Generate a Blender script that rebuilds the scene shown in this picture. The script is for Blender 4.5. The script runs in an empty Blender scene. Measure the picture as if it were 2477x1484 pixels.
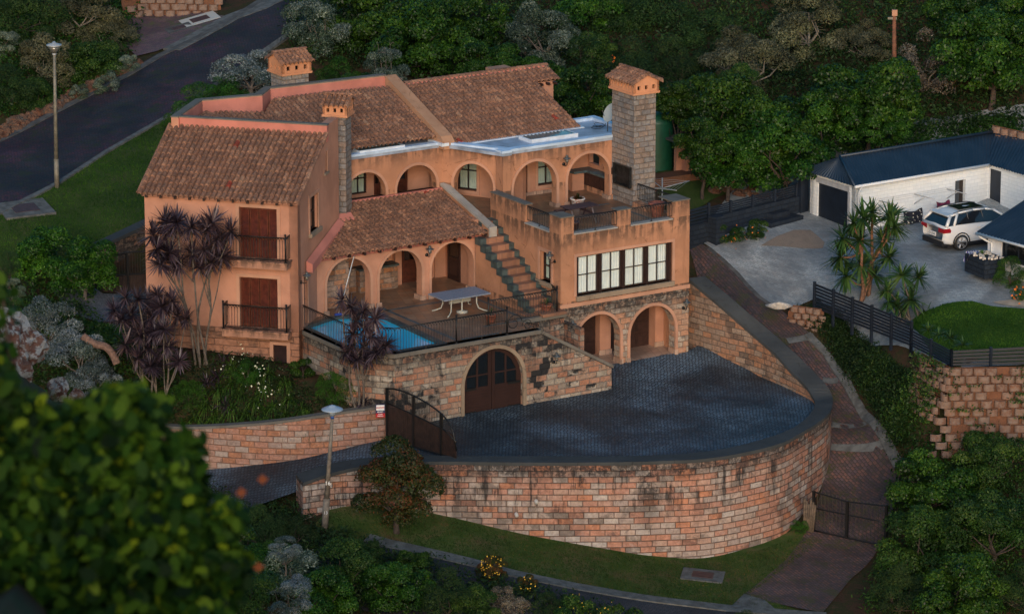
import bpy, math, random
import numpy as np
from mathutils import Vector, Matrix, geometry
R=math.radians
SC=bpy.context.scene
COL=SC.collection
# ------------------------------------------------------------------ camera, sky, sun, exposure
CAM=Vector((0.0,-173.40,48.35)); PITCH=15.0; FPX=17500.0/1.6536
cd=bpy.data.cameras.new('camera'); co=bpy.data.objects.new('camera',cd); COL.objects.link(co); SC.camera=co
co.location=CAM; co.rotation_euler=(R(90-PITCH),0,0)
cd.sensor_width=36; cd.lens=17500/4096*36; cd.clip_start=.5; cd.clip_end=1500
cd.dof.use_dof=True; cd.dof.focus_distance=176; cd.dof.aperture_fstop=8.0
SUN_EL,SUN_AZ=16.0,181.0     # azimuth clockwise from +Y, the sun stands behind and left of the camera
w=bpy.data.worlds.new('World'); SC.world=w; w.use_nodes=True
wn=w.node_tree; bg=wn.nodes['Background']
sky=wn.nodes.new('ShaderNodeTexSky'); sky.sky_type='NISHITA'; sky.sun_disc=False
sky.sun_elevation=R(SUN_EL); sky.sun_rotation=R(SUN_AZ); sky.air_density=1.0; sky.dust_density=1.6; sky.ozone_density=.7
hs=wn.nodes.new('ShaderNodeHueSaturation'); hs.inputs['Hue'].default_value=.488; hs.inputs['Saturation'].default_value=1.6; wn.links.new(sky.outputs[0],hs.inputs['Color']); wn.links.new(hs.outputs[0],bg.inputs[0]); bg.inputs[1].default_value=.165
sd=bpy.data.lights.new('sun','SUN'); sd.energy=2.0; sd.angle=R(28); sd.color=(1,.985,.97)
so=bpy.data.objects.new('sun',sd); COL.objects.link(so)
sdir=Vector((math.sin(R(SUN_AZ))*math.cos(R(SUN_EL)),math.cos(R(SUN_AZ))*math.cos(R(SUN_EL)),math.sin(R(SUN_EL))))
so.rotation_euler=sdir.to_track_quat('Z','Y').to_euler()
SC.view_settings.view_transform='Standard'; SC.view_settings.look='None'; SC.view_settings.exposure=-.08; SC.view_settings.gamma=1
SC.cycles.use_denoising=True; SC.cycles.max_bounces=6; SC.cycles.diffuse_bounces=2; SC.cycles.transparent_max_bounces=12
# ------------------------------------------------------------------ measuring helpers (photo point -> world point)
FW=Vector((0,math.cos(R(PITCH)),-math.sin(R(PITCH)))); UP=Vector((0,math.sin(R(PITCH)),math.cos(R(PITCH))))
def ray(X,Y): return FW+Vector((1,0,0))*((X-1238.5)/FPX)-UP*((Y-742)/FPX)
def at(X,Y,z): d=ray(X,Y); return CAM+d*((z-CAM.z)/d.z)
def aty(X,Y,y): d=ray(X,Y); return CAM+d*((y-CAM.y)/d.y)
class Fr:
    def __init__(s,ox,oy,deg): s.ox,s.oy=ox,oy; s.c,s.k=math.cos(R(deg)),math.sin(R(deg)); s.deg=deg
    def __call__(s,x,y,z=0): return Vector((s.ox+x*s.c-y*s.k,s.oy+x*s.k+y*s.c,z))
    def inv(s,p): dx,dy=p[0]-s.ox,p[1]-s.oy; return (dx*s.c+dy*s.k,-dx*s.k+dy*s.c)
GB=Fr(7.25,0,32.4); LB=Fr(-8.42,-6.58,-14.6)
_q=GB(-6.95,7.95); DG=Fr(_q.x,_q.y,-27.28); ID=Fr(0,0,0)
NB=Fr(14.65,8.02,34.0)
# ------------------------------------------------------------------ mesh builder
class MB:
    def __init__(s): s.v=[]; s.f=[]; s.uv=[]; s.m=[]; s.sm=[]; s.cuts=[]
    def cut(s):
        if not s.cuts or s.cuts[-1][1]!=len(s.f): s.cuts.append((len(s.v),len(s.f),len(s.uv)))
    def face(s,pts,uv=None,m=0,sm=False):
        i=len(s.v); s.v+= [tuple(p) for p in pts]; s.f.append(tuple(range(i,i+len(pts))))
        if uv is None:
            a,b,c=Vector(pts[0]),Vector(pts[1]),Vector(pts[2]); n=(b-a).cross(c-a)
            if n.length<1e-12: n=Vector((0,0,1))
            n.normalize()
            if abs(n.z)>.75: uv=[(p[0],p[1]) for p in pts]
            else:
                t=Vector((-n.y,n.x)); t=t/(t.length or 1)
                if t.x<-1e-4 or (abs(t.x)<1e-4 and t.y<0): t=-t
                uv=[(p[0]*t.x+p[1]*t.y,p[2]) for p in pts]
        s.uv+=list(uv); s.m.append(m); s.sm.append(sm)
    def idx(s,vs,fs,m=0,sm=True,uvs=None):
        i=len(s.v); s.v+=[tuple(p) for p in vs]
        for f in fs:
            s.f.append(tuple(i+a for a in f)); s.m.append(m); s.sm.append(sm)
            s.uv+=[(uvs[a] if uvs else (vs[a][0]+vs[a][1],vs[a][2])) for a in f]
    def box(s,fr,x0,x1,y0,y1,z0,z1,m=0,faces='xXyYzZ'):
        P=lambda x,y,z: fr(x,y,z)
        if 'y' in faces: s.face([P(x0,y0,z0),P(x1,y0,z0),P(x1,y0,z1),P(x0,y0,z1)],m=m)
        if 'Y' in faces: s.face([P(x1,y1,z0),P(x0,y1,z0),P(x0,y1,z1),P(x1,y1,z1)],m=m)
        if 'x' in faces: s.face([P(x0,y1,z0),P(x0,y0,z0),P(x0,y0,z1),P(x0,y1,z1)],m=m)
        if 'X' in faces: s.face([P(x1,y0,z0),P(x1,y1,z0),P(x1,y1,z1),P(x1,y0,z1)],m=m)
        if 'Z' in faces: s.face([P(x0,y0,z1),P(x1,y0,z1),P(x1,y1,z1),P(x0,y1,z1)],m=m)
        if 'z' in faces: s.face([P(x0,y1,z0),P(x1,y1,z0),P(x1,y0,z0),P(x0,y0,z0)],m=m)
    def hexa(s,b,t,m=0):    # b,t: 4 bottom and 4 top points, same order
        s.face(t,m=m); s.face(b[::-1],m=m)
        for i in range(4): j=(i+1)%4; s.face([b[i],b[j],t[j],t[i]],m=m)
    def tube(s,pts,r,n=6,m=0,cap=True):
        pts=[Vector(p) for p in pts]; k=len(pts); rs=r if isinstance(r,(list,tuple)) else [r]*k
        vs=[]; fs=[]; prev=None
        for i,p in enumerate(pts):
            t=(pts[min(i+1,k-1)]-pts[max(i-1,0)]); t=t.normalized() if t.length>1e-9 else Vector((0,0,1))
            if prev is None: a=t.orthogonal().normalized()
            else:
                a=prev-t*prev.dot(t); a=a.normalized() if a.length>1e-6 else t.orthogonal().normalized()
            prev=a; b=t.cross(a)
            for j in range(n): th=2*math.pi*j/n; vs.append(p+a*math.cos(th)*rs[i]+b*math.sin(th)*rs[i])
        for i in range(k-1):
            for j in range(n): j2=(j+1)%n; fs.append((i*n+j,i*n+j2,(i+1)*n+j2,(i+1)*n+j))
        if cap: fs.append(tuple(range(n))[::-1]); fs.append(tuple((k-1)*n+j for j in range(n)))
        s.idx(vs,fs,m,n>4)
    def lathe(s,fr,prof,n=16,m=0,cx=0,cy=0):
        vs=[];fs=[];k=len(prof)
        for r,z in prof:
            for j in range(n): th=2*math.pi*j/n; vs.append(fr(cx+r*math.cos(th),cy+r*math.sin(th),z))
        for i in range(k-1):
            for j in range(n): j2=(j+1)%n; fs.append((i*n+j,i*n+j2,(i+1)*n+j2,(i+1)*n+j))
        fs.append(tuple(range(n))[::-1]); fs.append(tuple((k-1)*n+j for j in range(n)))
        s.idx(vs,fs,m,True)
    def ext(s,fr,outer,holes,y0,y1,m=0,mh=None):   # outline in local (x,z) extruded from y0 to y1
        loops=[outer]+list(holes); L3=[[Vector((a,b,0)) for a,b in lp] for lp in loops]
        flat=[p for lp in loops for p in lp]; tris=geometry.tessellate_polygon(L3)
        for t in tris:
            q=[flat[i] for i in t]
            ar=(q[1][0]-q[0][0])*(q[2][1]-q[0][1])-(q[2][0]-q[0][0])*(q[1][1]-q[0][1])
            if ar<0: q=q[::-1]
            s.face([fr(a,y0,b) for a,b in q],m=m,uv=[(a,b) for a,b in q])
            s.face([fr(a,y1,b) for a,b in q[::-1]],m=m,uv=[(a,b) for a,b in q[::-1]])
        for li,lp in enumerate(loops):
            for i in range(len(lp)):
                a,b=lp[i],lp[(i+1)%len(lp)]
                s.face([fr(a[0],y0,a[1]),fr(a[0],y1,a[1]),fr(b[0],y1,b[1]),fr(b[0],y0,b[1])],m=(mh if (mh is not None and li) else m))
    def slab(s,poly,z0,z1,m=0,sides=True,ms=None):   # polygon in world (x,y)
        t=geometry.tessellate_polygon([[Vector((p[0],p[1],0)) for p in poly]])
        for tr in t:
            q=[poly[i] for i in tr]
            ar=(q[1][0]-q[0][0])*(q[2][1]-q[0][1])-(q[2][0]-q[0][0])*(q[1][1]-q[0][1])
            if ar<0: q=q[::-1]
            s.face([(a[0],a[1],z1) for a in q],m=m)
        if sides:
            for i in range(len(poly)):
                a,b=poly[i],poly[(i+1)%len(poly)]
                s.face([(a[0],a[1],z0),(b[0],b[1],z0),(b[0],b[1],z1),(a[0],a[1],z1)],m=m if ms is None else ms)
    def build(s,name,mats,parent=None,label=None,cat=None,group=None,kind=None):
        if s.cuts:      # the pieces between cuts become objects of their own
            cs=[(0,0,0)]+[c for c in s.cuts if 0<c[1]<len(s.f)]+[(len(s.v),len(s.f),len(s.uv))]; o=None
            for a,c in zip(cs,cs[1:]):
                q=MB(); q.v=s.v[a[0]:c[0]]; q.f=[tuple(i-a[0] for i in f) for f in s.f[a[1]:c[1]]]; q.uv=s.uv[a[2]:c[2]]; q.m=s.m[a[1]:c[1]]; q.sm=s.sm[a[1]:c[1]]
                o=q.build(name,mats,parent,label,cat,group,kind)
            return o
        me=bpy.data.meshes.new(name); off=Vector((0,0,0))
        V=np.array(s.v,dtype=np.float64)
        if parent is None and len(V):
            lo,hi=V.min(0),V.max(0); off=Vector(((lo[0]+hi[0])/2,(lo[1]+hi[1])/2,lo[2])); V=V-np.array(off)
        me.from_pydata(V.tolist(),[],s.f)
        uvl=me.uv_layers.new(name='UVMap'); uvl.data.foreach_set('uv',np.array(s.uv,dtype=np.float32).ravel())
        mats=mats if isinstance(mats,(list,tuple)) else [mats]
        for mm in mats: me.materials.append(mm)
        me.polygons.foreach_set('material_index',s.m); me.polygons.foreach_set('use_smooth',s.sm)
        me.update()
        return link(name,me,parent,off,label,cat,group,kind)
def link(name,me,parent=None,off=(0,0,0),label=None,cat=None,group=None,kind=None):
    o=bpy.data.objects.new(name,me); COL.objects.link(o); o.location=off
    if parent is not None:
        o.parent=parent; lv=Vector((0,0,0)); q=parent
        while q is not None:
            lv=lv+Vector(q.location); q=q.parent
        o.location=Vector(off)-lv
    tag(o,label,cat,group,kind); return o
def tag(o,label=None,cat=None,group=None,kind=None):
    if label: o['label']=label
    if cat: o['category']=cat
    if group: o['group']=group
    if kind: o['kind']=kind
    return o
def thing(name,label,cat,loc=(0,0,0),group=None):
    o=bpy.data.objects.new(name,None); COL.objects.link(o); o.location=loc; o.empty_display_size=.3
    return tag(o,label,cat,group)
def copytree(o,parent=None):
    c=o.copy(); COL.objects.link(c)
    if parent is not None: c.parent=parent
    for ch in list(o.children): copytree(ch,c)
    return c
# ------------------------------------------------------------------ material helpers
class T:
    def __init__(s,m): s.m=m; m.use_nodes=True; s.nt=m.node_tree; s.b=s.nt.nodes['Principled BSDF']
    def n(s,t,props=None,**inp):
        nd=s.nt.nodes.new(t)
        for k,v in (props or {}).items(): setattr(nd,k,v)
        for k,v in inp.items():
            key=int(k[1:]) if k[0]=='_' else k.replace('_',' ')
            s.set(nd.inputs[key],v)
        return nd
    def set(s,sock,v):
        if isinstance(v,bpy.types.NodeSocket): s.nt.links.new(v,sock)
        else:
            if isinstance(v,tuple) and len(v)==3 and sock.type=='RGBA': v=v+(1,)
            sock.default_value=v
    def ma(s,op,a,b=0.0,c=0.0,clamp=False):
        nd=s.nt.nodes.new('ShaderNodeMath'); nd.operation=op; nd.use_clamp=clamp
        for i,v in enumerate((a,b,c)): s.set(nd.inputs[i],v)
        return nd.outputs[0]
    def mix(s,f,a,b,mode='MIX'):
        nd=s.nt.nodes.new('ShaderNodeMix'); nd.data_type='RGBA'; nd.blend_type=mode
        s.set(nd.inputs[0],f); s.set(nd.inputs[6],a); s.set(nd.inputs[7],b); return nd.outputs[2]
    def ramp(s,f,stops,mode='LINEAR'):
        nd=s.nt.nodes.new('ShaderNodeValToRGB'); nd.color_ramp.interpolation=mode; e=nd.color_ramp.elements
        while len(e)<len(stops): e.new(.5)
        for i,(p,c) in enumerate(stops):
            e[i].position=p; e[i].color=(c,c,c,1) if not isinstance(c,tuple) else c+(1,)
        s.set(nd.inputs[0],f); return nd.outputs[0]
    def noise(s,vec,scale,det=4,rough=.55,dist=0.0):
        nd=s.n('ShaderNodeTexNoise',None,Scale=scale,Detail=det,Roughness=rough,Distortion=dist)
        if vec is not None: s.set(nd.inputs['Vector'],vec)
        return nd.outputs[0]
    def pos(s): return s.n('ShaderNodeNewGeometry').outputs['Position']
    def uv(s): return s.n('ShaderNodeTexCoord').outputs['UV']
    def obj(s): return s.n('ShaderNodeTexCoord').outputs['Object']
    def mp(s,vec,sc=(1,1,1),rot=(0,0,0),loc=(0,0,0)):
        nd=s.n('ShaderNodeMapping',None,Vector=vec,Scale=sc,Rotation=rot,Location=loc); return nd.outputs[0]
    def xyz(s,vec): nd=s.n('ShaderNodeSeparateXYZ',None,_0=vec); return nd.outputs
    def comb(s,x,y,z=0.0): return s.n('ShaderNodeCombineXYZ',None,_0=x,_1=y,_2=z).outputs[0]
    def smooth(s,v,a,b):
        nd=s.n('ShaderNodeMapRange',{'interpolation_type':'SMOOTHSTEP'}); s.set(nd.inputs[0],v); nd.inputs[1].default_value=a; nd.inputs[2].default_value=b
        return nd.outputs[0]
    def cells(s,uv,bw,bh,mort,stag=.5):
        x,y,_=s.xyz(uv); v=s.ma('DIVIDE',y,bh); row=s.ma('FLOOR',v)
        rr=s.n('ShaderNodeTexWhiteNoise',{'noise_dimensions':'1D'},W=row).outputs[0]
        off=s.ma('ADD',s.ma('MULTIPLY',s.ma('MODULO',row,2.0),stag),s.ma('MULTIPLY',rr,.35 if stag else 0.0))
        u=s.ma('ADD',s.ma('DIVIDE',x,bw),off); colm=s.ma('FLOOR',u)
        fu=s.ma('FRACT',u); fv=s.ma('FRACT',v)
        wn_=s.n('ShaderNodeTexWhiteNoise',{'noise_dimensions':'2D'},Vector=s.comb(colm,row)); rnd=wn_.outputs[0]; rc=wn_.outputs[1]
        du=s.ma('MULTIPLY',s.ma('MINIMUM',fu,s.ma('SUBTRACT',1.0,fu)),bw); dv=s.ma('MULTIPLY',s.ma('MINIMUM',fv,s.ma('SUBTRACT',1.0,fv)),bh)
        d=s.ma('MINIMUM',du,dv); mask=s.smooth(d,mort*.35,mort)
        dome=s.smooth(d,0.0,min(bw,bh)*.42)
        return rnd,mask,rc,dome
    def fin(s,col=None,rough=.85,bump=None,bs=.4,bd=.02,spec=None,metal=0.0):
        if col is not None: s.set(s.b.inputs['Base Color'],col)
        s.set(s.b.inputs['Roughness'],rough); s.b.inputs['Metallic'].default_value=metal
        if spec is not None: s.b.inputs['Specular IOR Level'].default_value=spec
        if bump is not None:
            nd=s.n('ShaderNodeBump',None,Strength=bs,Distance=bd,Height=bump); s.nt.links.new(nd.outputs[0],s.b.inputs['Normal'])
        return s.m
def M(name): return T(bpy.data.materials.new(name))
def plain(name,col,rough=.6,metal=0.0,nz=0.0,ns=6.0,spec=None):
    t=M(name)
    if nz:
        f=t.noise(t.pos(),ns,5,.6); c=t.mix(t.smooth(f,.3,.7),tuple(a*(1-nz) for a in col),tuple(min(1,a*(1+nz)) for a in col)); return t.fin(c,rough,f,.3,.01,spec,metal)
    return t.fin(col,rough,None,metal=metal,spec=spec)
def m_plaster(name,base,stain=.5,bands=(),amt=1.0):
    t=M(name); p=t.pos(); big=t.noise(p,.7,5,.6,.4); fine=t.noise(p,9,4,.6)
    streak=t.noise(t.mp(p,(2.6,2.6,.22)),1.6,5,.65,.3); blot=t.noise(p,2.3,6,.7,.5)
    c=t.mix(t.smooth(big,.35,.68),tuple(a*.83 for a in base),tuple(min(1,a*1.10) for a in base))
    c=t.mix(t.ma('MULTIPLY',t.smooth(blot,.52,.72),.35*stain),c,(base[0]*.72,base[1]*.55,base[2]*.45))
    c=t.mix(t.ma('MULTIPLY',t.smooth(blot,.33,.22),.5*stain),c,(min(1,base[0]*1.15),base[1]*1.25,base[2]*1.45))
    z=t.xyz(p)[2]; dirt=None
    for zt,dep in bands:
        b=t.ma('MULTIPLY',t.smooth(z,zt-dep,zt),t.smooth(z,zt+.06,zt+.02)); b=t.ma('MULTIPLY',b,t.smooth(t.ma('ADD',t.ma('MULTIPLY',streak,.7),t.ma('MULTIPLY',blot,.45)),.49,.63))
        dirt=b if dirt is None else t.ma('MAXIMUM',dirt,b)
    if dirt is not None: c=t.mix(t.ma('MULTIPLY',dirt,.78*amt),c,(.055,.042,.034))
    if stain>.6:
        ck=t.n('ShaderNodeTexVoronoi',{'feature':'DISTANCE_TO_EDGE'},Vector=t.mix(.12,p,t.n('ShaderNodeTexNoise',None,Vector=p,Scale=2.0).outputs[1],'ADD'),Scale=.75).outputs[0]
        c=t.mix(t.ma('MULTIPLY',t.ma('MULTIPLY',t.smooth(ck,.012,.004),t.smooth(blot,.50,.58)),.6),c,(base[0]*.25,base[1]*.25,base[2]*.25))
    gen=t.smooth(streak,.60,.74); c=t.mix(t.ma('MULTIPLY',gen,.42*stain),c,(base[0]*.38,base[1]*.38,base[2]*.4))
    return t.fin(c,.9,t.ma('ADD',fine,big),.22,.015,.25)
def m_stone(name,bw,bh,pal,mort=(.30,.24,.20),stain=.4,mw=.020,use='uv',top=(),bs=.9,dark=(.026,.026,.028)):
    t=M(name); p=t.pos(); uv=t.uv(); x,y,_=t.xyz(uv); wob=t.noise(p,1.3,2,.5)
    y2=t.ma('ADD',y,t.ma('MULTIPLY',wob,.012)); rnd,mask,rc,dome=t.cells(t.comb(x,y2),bw,bh,mw)
    n=len(pal); c=t.ramp(rnd,[(i/n,pal[i]) for i in range(n)],'CONSTANT')
    rock=t.noise(p,7,6,.7); big=t.noise(p,.9,5,.7,.6)
    streak=t.noise(t.mp(p,(2.2,2.2,.25)),1.5,6,.7,.3)
    mean=tuple(sum(q[i] for q in pal)/n for i in range(3)); c=t.mix(.18,c,mean); c=t.mix(t.ma('MULTIPLY',t.smooth(t.noise(p,3.2,6,.75,.8),.50,.66),.30),c,pal[1])
    c=t.mix(t.smooth(rock,.2,.8),t.mix(1.0,c,(.62,.60,.58) if stain>.1 else (.93,.93,.93),'MULTIPLY'),t.mix(1.0,c,(1.18,1.18,1.18) if stain>.1 else (1.03,1.03,1.03),'MULTIPLY'))
    c=t.mix(mask,mort,c)
    st=t.ma('MULTIPLY',t.smooth(t.ma('ADD',t.ma('MULTIPLY',streak,.6),t.ma('MULTIPLY',big,.4)),.54,.66),stain)
    sb=t.ma('MULTIPLY',t.smooth(t.ma('ADD',t.ma('MULTIPLY',rnd,.25),big),.66,.78),stain)
    st=t.ma('MAXIMUM',st,sb); z=t.xyz(p)[2]
    for zt,dep in top:
        drip=t.smooth(t.noise(t.mp(p,(1.0,1.0,.04)),.62,3,.55,.1),.585,.635); bl=t.smooth(t.ma('ADD',streak,t.ma('MULTIPLY',big,.5)),.74,.92)
        rim=t.smooth(t.ma('ADD',z,t.ma('MULTIPLY',t.noise(p,2.0,5,.7),1.3)),zt-.25,zt+.40)
        b=t.ma('MAXIMUM',t.ma('MULTIPLY',t.smooth(z,zt-dep,zt-dep*.25),t.ma('MAXIMUM',t.ma('MULTIPLY',drip,t.smooth(t.ma('ADD',rock,big),.85,1.12)),bl)),t.ma('MULTIPLY',rim,t.smooth(rock,.32,.55))); st=t.ma('MAXIMUM',st,t.ma('MULTIPLY',b,.9))
    c=t.mix(st,c,dark)
    h=t.ma('ADD',t.ma('MULTIPLY',mask,.55),t.ma('MULTIPLY',t.ma('MULTIPLY',rock,mask),.9)); h=t.ma('ADD',h,t.ma('MULTIPLY',rnd,.25))
    return t.fin(c,.88,h,bs,.05,.2)
def m_pave(name,bw,bh,pal,mort,mw=.008,bs=.5,rough=.6,rot=0.0,soft=.5,spec=.5,moss=None,tint=None):
    t=M(name); p=t.pos(); q=t.mp(p,(1,1,1),(0,0,R(rot))); rnd,mask,rc,dome=t.cells(q,bw,bh,mw)
    n=len(pal); c=t.ramp(rnd,[(i/n,pal[i]) for i in range(n)],'CONSTANT'); big=t.noise(p,.45,5,.65,.5); fine=t.noise(p,11,4,.6)
    c=t.mix(t.smooth(big,.32,.7),t.mix(1.0,c,(.62,.62,.64),'MULTIPLY'),t.mix(1.0,c,(1.3,1.3,1.3),'MULTIPLY'))
    if tint: c=t.mix(t.smooth(t.noise(p,.22,4,.6),.42,.62),c,t.mix(1.0,c,tint,'MULTIPLY'))
    c=t.mix(t.ma('MULTIPLY',t.ma('SUBTRACT',1.0,mask),soft*2 if soft<.5 else 1.0),c,mort)
    if moss:
        c=t.mix(t.smooth(t.ma('ADD',t.noise(p,1.1,6,.75),t.ma('MULTIPLY',t.noise(p,8,3,.7),.4)),.72,.84),c,moss)
    r=t.ma('ADD',rough-.12,t.ma('MULTIPLY',big,.25))
    return t.fin(c,r,t.ma('ADD',t.ma('MULTIPLY',dome,.7),t.ma('MULTIPLY',fine,.4)),bs,.02,spec)
def m_tile(name):
    t=M(name); uv=t.uv(); x,y,_=t.xyz(uv); ce=t.comb(t.ma('FLOOR',x),t.ma('FLOOR',y))
    wn_=t.n('ShaderNodeTexWhiteNoise',{'noise_dimensions':'2D'},Vector=ce); r=wn_.outputs[0]
    c=t.ramp(r,[(0,(.23,.12,.082)),(.22,(.27,.14,.094)),(.42,(.25,.14,.100)),(.60,(.31,.165,.110)),(.76,(.215,.118,.084)),(.90,(.35,.19,.125)),(.985,(.40,.23,.15)),(.995,(.30,.06,.04))],'CONSTANT')
    p=t.pos(); li=t.noise(p,9,6,.75,.8); bg_=t.noise(p,.8,4,.6); l2=t.noise(p,21,4,.7)
    k=t.ma('MULTIPLY',t.smooth(t.ma('ADD',li,t.ma('MULTIPLY',bg_,.15)),.53,.68),.62); c=t.mix(k,c,(.034,.028,.024))
    c=t.mix(t.ma('MULTIPLY',t.smooth(l2,.64,.74),.45),c,(.36,.33,.27))
    low=t.smooth(t.ma('FRACT',t.ma('MULTIPLY',x,1.0)),0.0,.2)
    return t.fin(c,.9,t.ma('ADD',li,l2),.35,.012,.15)
def m_leaf(name,cols,rough=.5,trans=.25,hue=.12,spec=.22):
    t=M(name); u=t.xyz(t.uv())[0]; c=t.ramp(u,[(i/(len(cols)-1),cols[i]) for i in range(len(cols))])
    oi=t.n('ShaderNodeObjectInfo').outputs['Random']; pn=t.noise(t.pos(),.55,3,.6)
    c=t.mix(t.smooth(pn,.35,.65),t.mix(1.0,c,(.72,.74,.78),'MULTIPLY'),t.mix(1.0,c,(1.22,1.2,1.05),'MULTIPLY'))
    hsv=t.n('ShaderNodeHueSaturation',None,Color=c,Hue=t.ma('ADD',.494-hue*.10,t.ma('MULTIPLY',oi,hue*.15)),Value=t.ma('ADD',.85,t.ma('MULTIPLY',oi,.3))).outputs[0]
    t.fin(hsv,rough,None,spec=spec)
    if trans:
        tr=t.n('ShaderNodeBsdfTranslucent',None,Color=hsv); mx=t.n('ShaderNodeMixShader',None,_0=trans,_1=t.b.outputs[0],_2=tr.outputs[0])
        t.nt.links.new(mx.outputs[0],t.nt.nodes['Material Output'].inputs[0])
    return t.m
def m_glass(name,tint=(.02,.03,.035),clear=.0):
    t=M(name)
    t.fin(tint,.06,None,spec=.9)
    if clear:
        tp=t.n('ShaderNodeBsdfTransparent',None,Color=(.92,.95,.95)); mx=t.n('ShaderNodeMixShader',None,_0=clear,_1=t.b.outputs[0],_2=tp.outputs[0])
        t.nt.links.new(mx.outputs[0],t.nt.nodes['Material Output'].inputs[0])
    return t.m
def m_ground(name,cols,sc=.8,fs=14,bs=.6,bd=.04,rough=.95,det=6):
    t=M(name); p=t.pos(); a=t.noise(p,sc,det,.7,.4); b=t.noise(p,fs,4,.7)
    c=t.ramp(t.ma('ADD',t.ma('MULTIPLY',a,.75),t.ma('MULTIPLY',b,.25)),[(.34+.32*i/(len(cols)-1),cols[i]) for i in range(len(cols))])
    return t.fin(c,rough,t.ma('ADD',a,b),bs,bd,.1)
ORG=(.60,.270,.135)
PL_L=m_plaster('plaster_smooth',(.47,.235,.160),.5)
PL_G=m_plaster('plaster_weathered',(.42,.21,.125),1.0,[(6.45,1.0),(5.72,1.1),(2.9,.45)])
PL_A=m_plaster('plaster_arcade',(.43,.215,.130),.9,[(8.12,.95),(6.4,.45)])
PL_P=m_plaster('plaster_patio',(.46,.235,.158),.45)
PINK=m_plaster('painted_flashing',(.50,.19,.15),.15)
TRIM=m_plaster('plaster_trim',(.47,.26,.18),.6)
SILL=m_plaster('sandstone_sill',(.27,.21,.155),1.2)
COPE=m_plaster('weathered_coping',(.15,.14,.125),1.3)
WASH=m_plaster('lichen_ledge',(.36,.35,.33),1.2)
STPAL=[(.40,.185,.125),(.40,.345,.29),(.46,.20,.115),(.29,.24,.205),(.43,.27,.20),(.48,.43,.37),(.34,.15,.09),(.39,.25,.19),(.50,.19,.085)]
ST_C=m_stone('court_wall_stone',.58,.235,[(.43,.225,.17),(.40,.36,.335),(.46,.22,.15),(.35,.30,.28),(.44,.28,.225),(.46,.43,.41),(.40,.20,.145),(.42,.28,.225),(.48,.20,.11),(.43,.35,.31),(.45,.23,.17),(.38,.33,.30)],mort=(.19,.125,.10),stain=.5,top=[(-.40,3.6)],bs=1.0)
ST_T=m_stone('terrace_stone',.50,.24,[(.36,.19,.13),(.34,.31,.26),(.40,.18,.11),(.24,.21,.18),(.36,.24,.18),(.42,.38,.33)],mort=(.25,.20,.17),stain=1.0,top=[(2.6,2.6)])
ST_G=m_stone('garage_stone',.50,.235,[(.42,.25,.17),(.40,.345,.29),(.46,.24,.15),(.30,.25,.21),(.45,.33,.26),(.48,.42,.36)],mort=(.34,.22,.16),stain=.6,top=[(2.75,.6)])
ST_D=m_stone('driveway_stone',.50,.235,[(.34,.185,.12),(.30,.235,.19),(.38,.19,.11),(.26,.19,.15),(.33,.22,.165)],mort=(.20,.15,.12),stain=.55,top=[(3.2,1.0)])
ST_H=m_stone('chimney_stone',.46,.225,[(.27,.235,.215),(.26,.25,.25),(.29,.24,.21),(.22,.21,.215),(.30,.225,.185),(.27,.26,.26)],mort=(.22,.175,.145),stain=.35)
ST_P=m_stone('plinth_stone',.95,.27,[(.36,.175,.11),(.33,.17,.115),(.30,.155,.10)],mort=(.22,.12,.085),stain=.5)
TILE=m_tile('barrel_tile')
WOOD=plain('dark_timber',(.024,.011,.010),.45,0,.35,9)
WOODR=plain('red_timber',(.085,.018,.009),.4,0,.35,7)
WOODD=plain('door_timber',(.07,.019,.010),.42,0,.35,6)
GARD=plain('garage_door_timber',(.030,.013,.011),.5,0,.3,6)
IRON=plain('black_iron',(.012,.012,.013),.45,.3)
NAVY=plain('navy_paint',(.008,.014,.026),.5,0,.25,3)
GLASS=m_glass('window_glass',(.015,.02,.024),.95)
GLASSD=m_glass('dark_glass',(.008,.010,.012),.15)
CURT=plain('white_curtain',(.74,.80,.80),.9,0,.06,3)
CURTG=plain('green_curtain',(.42,.50,.44),.9,0,.1,3)
INT=plain('interior_dark',(.03,.022,.018),.9)  # dark colour painted for the shade inside rooms, doorway and flues
SILV=plain('silver_roof_paint',(.50,.64,.82),.5,.15,.15,1.5,.5)
SILV2=plain('silver_roof_membrane',(.30,.36,.46),.5,.1,.35,1.1,.5)
SILW=plain('silver_foil',(.72,.80,.90),.35,.2,.12,3,.6)
SLATE=plain('blue_slate',(.045,.066,.068),.55,0,.35,4)
SLATEB=plain('blue_band_tile',(.06,.095,.11),.5,0,.3,4)
# ------------------------------------------------------------------ architectural pieces
def arc(cx,r,zs,n=18,rev=False):
    a=[(cx-r*math.cos(math.pi*i/n),zs+r*math.sin(math.pi*i/n)) for i in range(n+1)]
    return a[::-1] if rev else a
def wall_outline(x0,x1,zb,top,arches=()):     # top: list of (x,z) from right to left
    o=[(x0,zb)]
    for cx,r,zs in sorted(arches): o+=[(cx-r,zb)]+arc(cx,r,zs)+[(cx+r,zb)]
    return o+[(x1,zb)]+list(top)
def rect(x0,x1,z0,z1): return [(x0,z0),(x1,z0),(x1,z1),(x0,z1)]
def archhole(cx,r,zs,z0): return [(cx-r,z0)]+arc(cx,r,zs)+[(cx+r,z0)]
def trim_arch(mb,fr,y,cx,r,zs,zb,w=.12,pr=.035,m=0):
    mb.cut()
    o=[(cx-r-w,zb)]+arc(cx,r+w,zs)+[(cx+r+w,zb),(cx+r-.006,zb)]+arc(cx,r-.006,zs,rev=True)+[(cx-r+.006,zb)]
    mb.ext(fr,o,[],y-pr,y+.05,m)
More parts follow.
